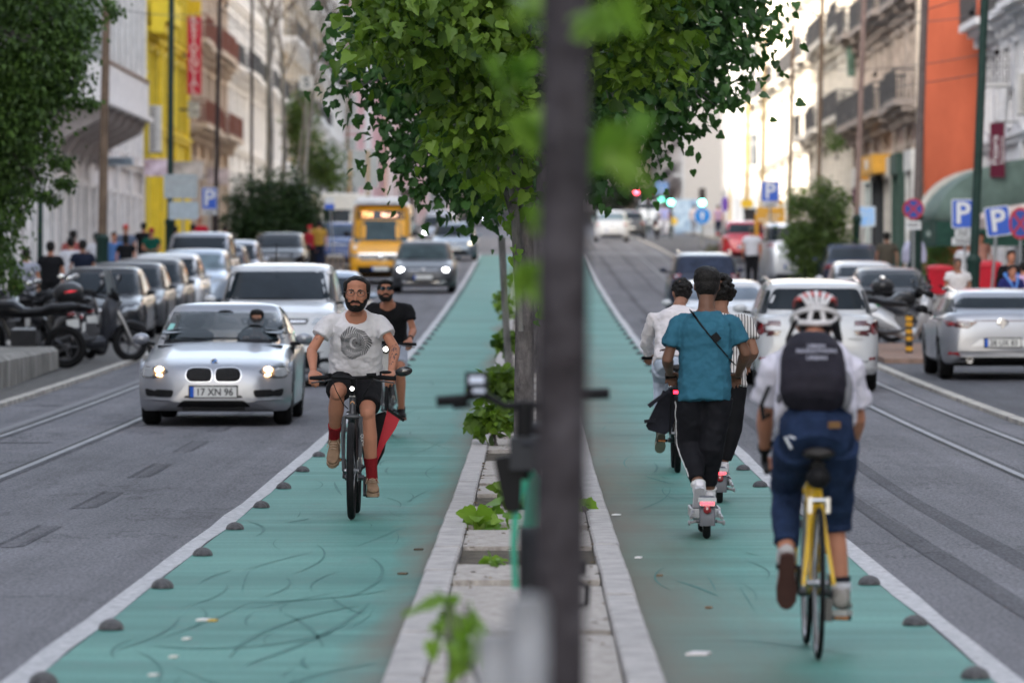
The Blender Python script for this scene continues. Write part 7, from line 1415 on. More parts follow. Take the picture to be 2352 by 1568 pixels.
# ---- kick scooters
def kick(label, loc, rz, white, txt=None):
    t = thing('kick_scooter', label, 'scooter', loc, rz); W_ = mat('scooter_paint', white, .4, var=.05); Rw = .115
    for nm, y in (('front', -.50), ('rear', .46)):
        mb = MB(); torus(mb, (0, y, Rw), Rw-.026, .026, n=28); w_ = obj('wheel', mb, TYR, t); mb = MB(); mb.lathe([(.07, -.02), (.07, .02), (.03, .03), (.001, .03)], (0, y, Rw), 'x', 18); mb.tube([(-.07, y, Rw), (.07, y, Rw)], .012); obj('hub', mb, C((.12, .12, .125), .4, .6), w_)
    mb = MB(); mb.prism(rpoly([(-.10, -.33), (.10, -.33), (.10, .30), (-.10, .30)], .05), 'z', .13, .19); mb.box((0, -.38, .17), (.10, .12, .07)); obj('deck', mb, W_, t, smooth=False); mb = MB(); mb.prism([(-.085, -.3), (.085, -.3), (.085, .27), (-.085, .27)], 'z', .1905, .195); obj('grip_mat', mb, BLK, t, smooth=False)
    mb = MB(); n_ = 10; sec = [(-.05, 0), (.05, 0), (.055, -.02), (-.055, -.02)]
    mb.loft([[V(x_, .46+(Rw+.045+dz)*cos(a), Rw+(Rw+.045+dz)*sin(a)) for x_, dz in ((-.052, -.008), (.052, -.008), (.045, .006), (-.045, .006))] for a in [-.15+2.3*i/n_ for i in range(n_+1)]]); fd = obj('fender', mb, C((.10, .105, .12), .4), t)
    mb = MB(); mb.box((0, .615, .235), (.10, .02, .030)); mb.box((0, .60, .26), (.12, .06, .028)); lh = obj('light_housing', mb, C((.45, .45, .46), .4), t, smooth=False); mb = MB(); mb.box((0, .627, .262-.024), (.085, .006, .016)); obj('light_bar', mb, lamp((1, .02, .03), 2.2), lh, smooth=False); mb = MB(); mb.ell((0, .627, .195), (.026, .008, .026), 12, 6); obj('red_reflector', mb, REDL, t)
    mb = MB()
    for s in (-1, 1): mb.tube([(s*.085, .30, .17), (s*.10, .46, Rw+.02)], .013, 6); mb.box((s*.085, .42, .155), (.018, .16, .022)); mb.tube([(s*.06, .46, Rw), (s*.11, .46, Rw-.01)], .010, 6); mb.ell((s*.112, .46, Rw-.01), (.012, .018, .018), 8, 5)
    obj('rear_bracket', mb, C((.28, .28, .29), .4), t)
    mb = MB(); mb.tube([(0, -.46, .16), (0, -.41, .34), (0, -.33, 1.05)], [.03, .026, .02], 10); st = obj('stem', mb, C((.02, .022, .024), .4), t); mb = MB(); mb.tube([(0, -.405, .42), (0, -.372, .70)], .0275, 10); obj('green_sleeve', mb, C((.03, .32, .07), .4), st)
    if txt: text('lettering', txt, .075, C((.7, .72, .72), .5), st, (-.012, -.355, .56), (R(90), R(90), pi))
    mb = MB(); mb.tube([(-.24, -.29, 1.05), (-.1, -.32, 1.07), (.1, -.32, 1.07), (.24, -.29, 1.05)], .014, 8); hb = obj('handlebar', mb, BLK, t); [obj('grip', MB().tube([(s*.13, -.31, 1.065), (s*.25, -.288, 1.05)], .019, 8), BLK, hb) for s in (-1, 1)]; mb = MB(); mb.tube([(0, -.49, .16), (0, -.50, Rw)], .02); [mb.tube([(s*.04, -.47, .2), (s*.045, -.5, Rw)], .012) for s in (-1, 1)]; obj('fork', mb, W_, t)
    return t
Y4 = 34.35; c4 = X(1623, Y4+.1); e4 = .006
kick('pale electric kick scooter under the man in the teal T-shirt', (c4, Y4+.58, e4), pi, (.50, .50, .51), 'LIME')
J = dict(head=(-.02, -.10, 1.655), neck=(-.015, -.03, 1.50), shl=(.172, -.02, 1.415), shr=(-.185, -.02, 1.415), ell=(.245, .03, 1.17), elr=(-.275, .0, 1.21), wrl=(.225, -.22, 1.075), wrr=(-.235, -.22, 1.065), pel=(.0, .04, .99), hil=(.085, .03, .92), hir=(-.085, .03, .92), knl=(.095, -.03, .60), knr=(-.045, .03, .58), anl=(.04, .20, .315), anr=(-.035, -.09, .275))
P, J, Rh, lat, up, fw = body('person', 'man in teal T-shirt and black track pants riding a kick scooter', (c4, Y4+.58, e4), pi, J, lw=.8, hr=(R(8), 0, 0), skin=SKD, vox=.007, hands=(.6, .6), hand_dirs={'l': ((-.1, -.9, -.2), (.5, -.1, .8), (-1, 0, 0)), 'r': ((.1, -.9, -.2), (-.5, -.1, .8), (1, 0, 0))})
hair_cap(P, J['head'], Rh, style='tall'); s4 = shirt(P, J, lat, up, fw, mat('teal_cotton', (.030, .115, .168), .85, var=.08, scale=4), sleeve=.68, hem_drop=.105, hemw=.178, vox=.008, disp=.022, sw_=.067)
tr4 = trousers(P, J, lat, up, fw, mat('black_track_cloth', (.010, .010, .013), .75, var=.2), upto=1.80, vox=.009, r0=.112, r1=.085, r2=.052, disp=.02)
mb = MB(); hi, kn, an = J['hil'], J['knl'], J['anl']; pts = side_pts(tr4, [hi.lerp(kn, .1*i) for i in range(1, 11)]+[kn.lerp(an, .08*i) for i in range(1, 10)]); mb.tube(pts, .0045, 6); obj('side_stripe', mb, C((.6, .6, .6), .7), P)
WSH = mat('white_sneaker', (.62, .60, .62), .6, var=.08); shoe(P, J['anl']+V(0, 0, .0), V(.0, -.52, -.85), WSH, C((.42, .42, .45), .7)); shoe(P, J['anr'], V(-.05, -1, -.0), WSH, C((.42, .42, .45), .7)); sock(P, J['anl'], J['knl'], C((.6, .6, .6), .8), .12); sock(P, J['anr'], J['knr'], C((.6, .6, .6), .8), .12)
# cross-body strap from left shoulder to right hip, laid on the shirt
bpy.context.view_layer.update(); ev = s4.evaluated_get(bpy.context.evaluated_depsgraph_get()); me_ = ev.to_mesh(); bv = BVHTree.FromPolygons([v.co.copy() for v in me_.vertices], [tuple(p.vertices) for p in me_.polygons]); ev.to_mesh_clear(); mb = MB(); vs = []
for i in range(19):
    t_ = i/18; x_, z_ = lerp(.085, -.195, t_**1.15), lerp(1.49, 1.14, t_)
    for w_ in (-1, 1):
        xx, zz = x_+w_*.019*.8, z_+w_*.019*.55; h = bv.ray_cast(V(xx, 3, zz), V(0, -1, 0)); yv = h[0].y if h[0] is not None else (vs[-2].y if len(vs) > 1 else .1); vs.append(V(xx, yv+.006, zz))
mb.add(vs, [(2*i, 2*i+1, 2*i+3, 2*i+2) for i in range(18)]); o = obj('bag_strap', mb, BLK, P); o.modifiers.new('s', 'SOLIDIFY').thickness = .004; mb = MB(); mb.box((-.075, .145, 1.315), (.045, .02, .055), rot=(0, R(38), 0)); obj('buckle', mb, BLK, P, smooth=False)
# 5 companion in a striped shirt
Y5 = 40.2; c5 = X(1655, Y5); e5 = g(40)
kick('second kick scooter, mostly hidden in front of the first', (c5-.01, Y5+.45, e5), pi, (.10, .105, .11))
J = dict(head=(-.02, -.10, 1.60), neck=(-.02, -.03, 1.455), shl=(.17, -.02, 1.39), shr=(-.21, -.02, 1.39), ell=(.23, .0, 1.14), elr=(-.275, .03, 1.15), wrl=(.22, -.22, 1.06), wrr=(-.235, -.2, 1.06), pel=(-.03, .04, .98), hil=(.05, .03, .92), hir=(-.12, .03, .92), knl=(.05, .0, .55), knr=(-.10, -.02, .55), anl=(.02, .15, .28), anr=(-.035, -.05, .28))
P, J, Rh, lat, up, fw = body('person', 'curly-haired rider in striped white shirt behind the teal T-shirt man', (c5, Y5+.45, e5), pi, J, lw=.8, hr=(R(5), 0, R(-10)), skin=SKM, vox=.008, hands=(.6, .6), hand_dirs={'l': ((-.1, -.9, -.2), (.5, -.1, .8), (-1, 0, 0)), 'r': ((.1, -.9, -.2), (-.5, -.1, .8), (1, 0, 0))})
hair_cap(P, J['head'], Rh, style='bigcurly', seed=4)
ms = mat('striped_shirt', (.60, .57, .55), .85, var=0); t_, N, L_ = nodes(ms); wv = N.new('ShaderNodeTexWave'); wv.bands_direction = 'X'; wv.inputs['Scale'].default_value = 14; wv.inputs['Distortion'].default_value = .6; tc = N.new('ShaderNodeTexCoord'); rp = N.new('ShaderNodeValToRGB'); rp.color_ramp.elements[0].position = .16; rp.color_ramp.elements[0].color = (.06, .05, .05, 1); rp.color_ramp.elements[1].position = .24; rp.color_ramp.elements[1].color = (.60, .57, .55, 1)
L_.new(tc.outputs['Object'], wv.inputs[0]); L_.new(wv.outputs['Fac'], rp.inputs[0]); L_.new(rp.outputs[0], N['Principled BSDF'].inputs['Base Color'])
shirt(P, J, lat, up, fw, ms, sleeve=.60, hem_drop=.10, hemw=.185, vox=.010, disp=.02, name='striped_shirt'); trousers(P, J, lat, up, fw, C((.012, .012, .014), .8), upto=1.85, vox=.011, r1=.085)
shoe(P, J['anl'], V(0, -1, -.1), WSH, WSH); shoe(P, J['anr']+V(0, .12, 0), V(-.08, -1, -.0), WSH, WSH)
# 6 helmeted cyclist on the yellow road bike
Y6 = 23.25; e6 = .006; c6 = X(1866, Y6+.5)
YB = mat('yellow_frame_paint', (.72, .44, .01), .3, var=.05, coat=.5)
b6 = bicycle('yellow road bicycle nearest the camera on the right lane', (c6, Y6+.53, e6), pi, YB, bar='drop', tr=.013, Rw=.337, wb=1.0, crank=math.atan2(-.12, -.12), barz=.93, barw=.40, saddlez=.915, rim=C((.35, .35, .36), .3, .8), rot=(0, R(-.5), pi))
mb = MB(); mb.ell((0, .40, .80), (.055, .06, .05)); mb.box((0, .36, .84), (.06, .10, .05)); obj('saddle_bag', mb, BLK, b6)
mb = MB(); mb.tube([(-.045, .44, .70), (.045, .44, .70)], .012); mb.box((-.04, .46, .68), (.018, .03, .07)); mb.box((.04, .46, .68), (.018, .03, .07)); obj('rear_brake', mb, C((.5, .5, .5), .3, .8), b6, smooth=False); mb = MB(); mb.box((-.045, .5, .22), (.03, .06, .10)); obj('derailleur', mb, C((.07, .07, .07), .4, .6), b6, smooth=False)
J = dict(head=(-.025, -.20, 1.475), neck=(-.01, -.06, 1.385), shl=(.170, -.03, 1.305), shr=(-.170, -.03, 1.30), ell=(.205, -.16, 1.06), elr=(-.215, -.16, 1.05), wrl=(.198, -.37, .90), wrr=(-.196, -.37, .90), pel=(-.005, .29, 1.00), hil=(.095, .27, .94), hir=(-.105, .27, .94), knl=(.112, -.08, .73), knr=(-.105, -.02, .60), anl=(.125, .17, .43), anr=(-.130, .01, .27))
P, J, Rh, lat, up, fw = body('person', 'cyclist in red and white helmet, black backpack and rolled jeans', (c6, Y6+.53, e6), pi, J, lw=.78, hr=(R(22), 0, 0), skin=SKL, vox=.007, hands=(.55, .55), hand_dirs={'l': ((0, -.8, -.6), (.9, -.3, .2), (0, -.4, .9)), 'r': ((0, -.8, -.6), (-.9, -.3, .2), (0, -.4, .9))})
hair_cap(P, J['head'], Rh, style='short')
shirt(P, J, lat, up, fw, mat('white_jersey', (.60, .58, .66), .8, var=.04, scale=4), sleeve=.72, hem_drop=-.07, hemw=.185, vox=.008, disp=.018, sw_=.070)
DEN = mat('blue_denim', (.018, .033, .078), .85, var=.3, scale=9, bump=.3, bscale=90, tint=(.009, .016, .040)); tr_ = trousers(P, J, lat, up, fw, DEN, upto=1.10, uptol=1.80, vox=.008, r0=.094, r1=.076, r2=.058, disp=.020, seat=.145, top=.10)
for q in 'r': kn, an = J['kn'+q], J['an'+q]; mb = MB(); c_ = kn.lerp(an, .10); d_ = (an-kn).normalized(); mb.tube([c_-d_*.03, c_+d_*.03], .074, 16); o = obj('cuff', mb, DEN, tr_); remesh(o, .009, 2, .01, .05)
mb = MB(); mb.box((-.075, .455, 1.035), (.055, .01, .028), rot=(R(-15), 0, 0)); obj('leather_patch', mb, C((.20, .11, .05), .7), P, smooth=False); mb = MB(); mb.box((.128, .425, .955), (.010, .006, .06), rot=(R(0), R(28), 0)); mb.box((.112, .432, .98), (.032, .006, .008), rot=(0, R(-20), 0)); obj('pocket_flash', mb, C((.6, .62, .66), .6), P, smooth=False)
shoe(P, J['anl']+V(0, .0, 0), V(.0, -.45, -.9), C((.45, .43, .42), .6), C((.07, .035, .03), .8)); shoe(P, J['anr'], V(-.12, -1, -.05), mat('grey_trainer', (.30, .28, .26), .7, var=.2), C((.45, .44, .42), .7)); sock(P, J['anr'], J['knr'], C((.02, .02, .03), .8), .20); 
mb = MB(); an = J['anr']; mb.tube([an+V(0, 0, -.0), an+V(0, 0, .045)], .046, 12); obj('white_sock', mb, C((.55, .55, .6), .8), P)
for q, s in (('l', 1), ('r', -1)):
    mb = MB(); w_ = J['wr'+q]; hand(mb, w_, V(0, -.8, -.6), V(.9*s, -.3, .2), V(0, -.4, .9), .55, 1.12); o = obj('glove', mb, BLK, P); remesh(o, .008, 2)
    mb = MB(); mb.tube([w_, w_.lerp(J['el'+q], .12)], [.031, .033], 12); obj('glove_cuff', mb, BLK, P)
# backpack
bp = thing('backpack', 'black backpack with white lettering on the helmeted cyclist\'s back', 'bag', (c6, Y6+.53, e6), pi); mb = MB()
def R2(c, a, b, n=20): return [c+lat*a*(abs(cos(2*pi*j/n))**.7)*(1 if cos(2*pi*j/n) > 0 else -1)-fw*b*(abs(sin(2*pi*j/n))**.7)*(1 if sin(2*pi*j/n) > 0 else -1) for j in range(n)]
cc = lambda t, d: J['pel'].lerp(J['neck'], t)-fw*d+V(.022, 0, 0)
mb.loft([R2(cc(.02, .165), .09, .05), R2(cc(.06, .18), .140, .075), R2(cc(.16, .195), .152, .095), R2(cc(.34, .205), .150, .098), R2(cc(.52, .205), .142, .09), R2(cc(.66, .20), .115, .072), R2(cc(.74, .195), .075, .05)])
o = obj('bag_body', mb, mat('backpack_nylon', (.020, .018, .026), .7, var=.25, scale=5), bp); remesh(o, .009, 3, .014, .08)
bpy.context.view_layer.update(); ev = o.evaluated_get(bpy.context.evaluated_depsgraph_get()); me_ = ev.to_mesh(); bv = BVHTree.FromPolygons([v.co.copy() for v in me_.vertices], [tuple(p.vertices) for p in me_.polygons]); ev.to_mesh_clear()
for tx, zz, sz in (('LISBON', 1.382, .024), ('MARATHON', 1.360, .032), ('URBAN', 1.330, .028)):
    h = bv.ray_cast(V(0, 3, zz), V(0, -1, 0)); n_ = h[1]; tl = text('lettering', tx, sz, C((.26, .26, .31), .6), bp, (-.0, h[0].y+.006, zz), (R(90)-math.asin(max(-.9, min(.9, n_.z))), 0, pi), depth=.003, bold=.0015)
mb = MB(); 
for s in (-1, 1): sh = J['shl'] if s > 0 else J['shr']; mb.tube([J['neck']+lat*s*.09-fw*.13+up*.02, J['neck']+lat*s*.115+up*.035, sh-lat*s*.06+fw*.12-up*.1, J['pel'].lerp(J['neck'], .45)+lat*s*.17+fw*.03, cc(.2, .1)+lat*s*.15], [(.024, .006)]*5, 8)
mb.tube([V(.20, .12, 1.20), V(.235, .16, 1.12), V(.225, .16, 1.05), V(.20, .16, 1.08)], [(.014, .004)]*4, 6); obj('strap', mb, BLK, bp); mb = MB(); mb.ell(cc(.2, .17)-lat*.145, (.035, .06, .09), 12, 8); obj('side_pocket', mb, C((.20, .20, .22), .7), bp)
# helmet: white shell with dark vents and red stripes
hl = thing('bicycle_helmet', 'white helmet with red stripes and dark vents on the cyclist', 'helmet', (c6, Y6+.53, e6), pi); hc = J['head']
def TH(p): return hc+Rh @ Vector(p)
mb = MB(); k = MB(); k.ell((0, 0, 0), (.098, .125, .088), 22, 14); k.v = [(x_, y_, max(z_, -.03)) for x_, y_, z_ in k.v]; mb.add([TH(Vector(p)+V(0, -.012, .052)) for p in k.v], k.f); obj('liner', mb, C((.015, .015, .018), .6), hl)
mb = MB()
def rib(x0, w_, m_=None, a0=-.15, a1=pi+.15):
    pts = []; n_ = 16
    for i in range(n_+1):
        a = lerp(a0, a1, i/n_); pts.append(TH((x0*(.55+.45*sin(a)), -.012-.132*cos(a), .048+(.096*sqrt(max(0, 1-(x0/.108)**2)))*sin(a))))
    return pts
for x0, w_ in ((0, .012), (-.038, .011), (.038, .011), (-.072, .011), (.072, .011)): mb.tube(rib(x0, w_), [(w_, .009)]*17, 8)
mb.tube([TH((.104*cos(a), -.012-.131*sin(a), .022)) for a in [2*pi*i/28 for i in range(29)]], .012, 8)
mb.tube([TH((.095*cos(a), -.012-.122*sin(a)*1.0, -.030+.018*cos(2*a))) for a in [pi*(.12+.76*i/14) for i in range(15)]], .013, 8)
for s in (-1, 1): mb.tube([TH((s*.09, -.07, .02)), TH((s*.075, -.09, -.028))], .011, 6); mb.tube([TH((s*.022, -.135, .02)), TH((s*.032, -.120, -.035))], .012, 6); mb.tube([TH((s*.075, -.05, .09)), TH((s*.03, -.085, .11))], .009, 6)
obj('shell', mb, mat('helmet_white', (.62, .60, .60), .35, var=.05), hl); mb = MB()
for x0 in (-.055, .055, -.020, .020, .088, -.088): mb.tube(rib(x0, .006, a0=.5, a1=2.5), [(.010, .008)]*17, 6)
obj('red_stripe', mb, C((.50, .07, .06), .4), hl)
# ---------------------------------------------------------------- parked hire bicycle on the median, out of focus
Yh = 19.2; t = thing('hire_bicycle', 'blurred turquoise and black hire bicycle parked on the median', 'bicycle', (X(1200, Yh), Yh, .08)); xo = X(1200, Yh)
q = lambda px, py, y=Yh, dy=0: V(X(px, y)-xo, y-Yh, Z(py, y)-.08)
mb = MB(); mb.tube([q(1005, 920), q(1050, 918), q(1110, 905), q(1160, 932), q(1205, 930), q(1260, 932), q(1320, 905), q(1395, 903)], [.015]*8, 8); hb = obj('handlebar', mb, BLK, t); obj('grip', MB().tube([q(1002, 922), q(1075, 916)], .020, 8), BLK, hb); obj('grip', MB().tube([q(1340, 905), q(1400, 903)], .020, 8), BLK, hb); mb = MB(); mb.tube([q(1040, 935), q(1085, 930)], .008); obj('brake_lever', mb, BLK, hb)
mb = MB(); mb.box(q(1095, 885), (.085, .05, .085), rot=(R(-25), 0, 0)); dsp = obj('display', mb, BLK, t, smooth=False); mb = MB(); mb.box(q(1095, 872)+V(0, -.035, 0), (.055, .006, .028), rot=(R(-25), 0, 0)); mb.box(q(1100, 897)+V(0, -.035, 0), (.045, .006, .018), rot=(R(-25), 0, 0)); obj('screen', mb, C((.42, .46, .55), .3), dsp, smooth=False)
mb = MB(); mb.tube([q(1205, 925), q(1203, 1010), q(1200, 1100)], [.030, .028, .032], 10); obj('stem', mb, BLK, t); mb = MB(); mb.box(q(1212, 1040), (.13, .14, .12)); mb.ell(q(1212, 1018), (.07, .08, .03)); obj('basket_mount', mb, C((.02, .022, .028), .5), t)
mb = MB(); mb.prism(rpoly([(q(1133, 1050).x, q(1133, 1050).z), (q(1200, 1040).x, q(1200, 1040).z), (q(1195, 1175).x, q(1195, 1175).z), (q(1160, 1175).x, q(1160, 1175).z)], .02), 'y', -.05, .06); obj('mud_flap', mb, BLK, t)
mb = MB(); mb.tube([q(1215, 1085), q(1200, 1110), q(1186, 1160), q(1180, 1250), q(1184, 1350)], [.020, .020, .015, .012, .012], 10); mb.tube([q(1215, 1085), q(1225, 1110)+V(0, .2, 0), q(1215, 1240)+V(0, .6, 0)], [.02, .025, .03], 10); obj('frame', mb, mat('turquoise_paint', (.05, .42, .28), .35, var=.05), t)
for y_ in (-.05, 1.05):
    k = MB(); torus(k, (0, y_, .33), .31, .027); w_ = obj('wheel', k, TYR, t); w_.location = (X(1215, Yh)-xo, 0, 0); k = MB(); torus(k, (0, y_, .33), .275, .010, k=8); [k.tube([(0, y_, .33), (0, y_+.27*cos(a), .33+.27*sin(a))], .0025, 4) for a in [i*pi/8 for i in range(16)]]; obj('rim', k, RIMD, w_)
mb = MB(); mb.loft([[V(X(1215, Yh)-xo+sx*.035, -.05+.36*cos(a)*sx2, .33+.36*sin(a)) for sx, sx2 in ((-1, 1), (1, 1))]+[V(X(1215, Yh)-xo+sx*.03, -.05+.37*cos(a), .33+.37*sin(a)) for sx in (1, -1)] for a in [.6+2.6*i/12 for i in range(13)]]); obj('mudguard', mb, BLK, t)
mb = MB(); mb.tube([q(1225, 1090)+V(0, .75, .1), q(1225, 1180)+V(0, .65, 0)], .018); mb.ell(q(1225, 1075)+V(0, .8, .12), (.07, .13, .03)); obj('saddle', mb, BLK, t); mb = MB(); mb.tube([q(1230, 1300)+V(0, .5, 0), q(1330, 1300)+V(0, .5, 0)], .012); mb.box(q(1342, 1320)+V(0, .5, 0), (.03, .08, .05)); mb.tube([q(1310, 1395), q(1350, 1388), q(1352, 1345), q(1325, 1335)], .010, 6); obj('pedal', mb, BLK, t)
# ---------------------------------------------------------------- pedestrians
def walker(label, px, Y, topc, legc, hgt=1.72, hair=HAIR, skin=SKL, face=pi, style='short', cap=None, pack=None, x=None, dx=0, name='person', arms=.0, long=False, bend=0, ph=.12, group=None):
    e = g(Y)+(.13 if abs(px-1225) > 250 else 0); k = hgt/1.72; A = arms
    J = dict(head=(0, -.02-bend*.5, 1.60-bend*.25), neck=(0, 0-bend*.35, 1.46-bend*.2), shl=(.19, 0-bend*.3, 1.39-bend*.18), shr=(-.19, 0-bend*.3, 1.39-bend*.18), ell=(.25, .02-A*.05, 1.13), elr=(-.25, .02-A*.05, 1.13), wrl=(.25-A*.18, -.06-A*.18, .89+A*.2), wrr=(-.25+A*.18, .04-A*.28, .89+A*.2), pel=(0, .0, .96), hil=(.085, 0, .90), hir=(-.085, 0, .90), knl=(.10, -ph*.8, .49), knr=(-.10, ph*.2, .49), anl=(.10, -ph*1.4, .09), anr=(-.10, ph*1.5, .11))
    J = {a: tuple(q*k for q in b) for a, b in J.items()}
    P, J, Rh, lat, up, fw = body(name, label, (X(px, Y) if x is None else x, Y, e), face, J, lw=.85, skin=skin, vox=.018, hands=(.3, .3), hs=k, group=group)
    if cap: mb = MB(); mb.ell(J['head']+V(0, 0, .055), (.088, .10, .07), 12, 8); mb.box(J['head']+V(0, -.12, .035), (.12, .09, .012)); obj('cap', mb, C(cap, .7), P)
    else: hair_cap(P, J['head'], Rh, s=k, style=style, m=hair)
    shirt(P, J, lat, up, fw, C(topc, .85), sleeve=.55, hem_drop=.06, vox=.018, disp=.02, long=long); trousers(P, J, lat, up, fw, C(legc, .85), upto=1.92, vox=.018); shoe(P, J['anl'], V(0, -1, 0), BLK, BLK); shoe(P, J['anr'], V(0, -1, 0), BLK, BLK)
    if pack: b_ = thing('backpack', pack[1], 'bag', tuple(P.location), face); mb = MB(); mb.ell(V(0, .19, 1.24*k), (.15, .10, .22), 12, 8); obj('bag_body', mb, C(pack[0], .7), b_)
    return P
BK, NV, WH_, GR = (.012, .012, .014), (.014, .018, .035), (.60, .60, .64), (.20, .21, .25)
walker('man in pale grey T-shirt walking away at the left edge of the picture', 60, 101, (.33, .34, .40), GR, 1.66); walker('man in black T-shirt and black shorts walking away, near the left edge', 116, 105, BK, BK, 1.76)
walker('person in white T-shirt behind the navy polo shirt, on the left pavement', 163, 116, WH_, GR, 1.76); walker('broad man in navy polo shirt walking away behind the first parked car', 190, 112, NV, NV, 1.74, skin=SKM); walker('man in pinkish red shirt, tallest head of the group near the pale facade', 168, 128, (.34, .10, .09), NV, 1.84)
walker('woman with long dark hair beside the blue-shirted people', 289, 138, BK, BK, 1.64, style='long'); walker('man in red cap and grey-blue shirt walking towards the camera', 289, 148, (.12, .15, .22), NV, 1.82, cap=(.55, .03, .03), face=0); walker('man in bright blue shirt on the left pavement', 262, 142, (.08, .17, .38), NV, 1.66, face=0); walker('person in white top by the foot of the brown pole', 222, 136, WH_, BK, 1.7, skin=SKD)
walker('man in dark green shirt and red cap looking at his hands', 348, 150, (.010, .085, .060), NV, 1.70, cap=(.42, .02, .05), face=0, arms=.9); walker('person in dark clothes behind the green shirt', 330, 156, BK, BK, 1.8); walker('person in dark blue coat right of the dark green post', 402, 158, NV, NV, 1.68)
walker('man in lilac shirt walking away further up the pavement', 443, 160, (.26, .15, .38), NV, 1.72); walker('person in red shirt and dark red cap behind the lilac shirt', 458, 172, (.48, .02, .04), NV, 1.84, cap=(.2, .01, .02)); walker('person in pale pink shirt near the round bush', 517, 165, (.55, .40, .52), GR, 1.62)
walker('person in mustard jacket left of the yellow minibus', 733, 172, (.38, .22, .04), NV, 1.72); walker('motorcyclist in red helmet behind the white people carrier', 712, 172, (.30, .02, .03), BK, 1.55, cap=(.5, .03, .04))
# right
walker('man in white T-shirt and black trousers standing beside the red car', 1727, 150, WH_, BK, 1.74, hair=HAIRG, ph=.03); walker('man in dark brown T-shirt walking away on the right pavement', 2037, 132, (.075, .065, .050), (.15, .2, .25), 1.76, skin=SKM); walker('man in pale lavender shirt behind the grey-brown pole', 2100, 134, (.45, .45, .58), NV, 1.80, long=True, style='short')
walker('grey-haired woman in white open jacket looking at her phone', 2200, 96, (.62, .60, .60), BK, 1.52, hair=HAIRG, face=0, arms=.9, skin=SKM, ph=.03); walker('person in white dress just behind the dark green pole', 2221, 120, (.68, .67, .68), WH_, 1.72, face=0)
P = walker('bearded man in navy scout shirt with pale blue neckerchief', 2322, 90, (.022, .025, .12), NV, 1.48, face=.3, bend=.1, arms=.5, skin=SKL); mb = MB(); mb.tube([(-.13, -.02, 1.30), (-.06, -.14, 1.16), (0, -.19, 1.0), (.06, -.14, 1.16), (.13, -.02, 1.30), (0, .10, 1.32), (-.13, -.02, 1.30)], .024, 7); mb.tube([(0, -.19, 1.0), (.0, -.2, .86)], .02); obj('neckerchief', mb, C((.10, .25, .62), .7), P)
walker('man in black jacket with a face covering at the right edge', 2322, 97, BK, BK, 1.66, face=.2, long=True); walker('person in lilac shirt cut by the right edge', 2352, 92, (.50, .34, .52), NV, 1.5); walker('person in red top behind the red bin cabinet', 2254, 135, (.5, .25, .2), NV, 1.7, face=0)
walker('person in pale blue shirt crossing near the far silver taxi', 1527, 285, (.30, .32, .58), (.5, .5, .55), 1.75, ph=.25); walker('far pedestrian in pale clothes near the blue arrow sign', 1595, 290, (.5, .42, .40), GR, 1.7); walker('far pedestrian in dark clothes left of the stone bollard', 1650, 270, (.3, .2, .3), NV, 1.7)
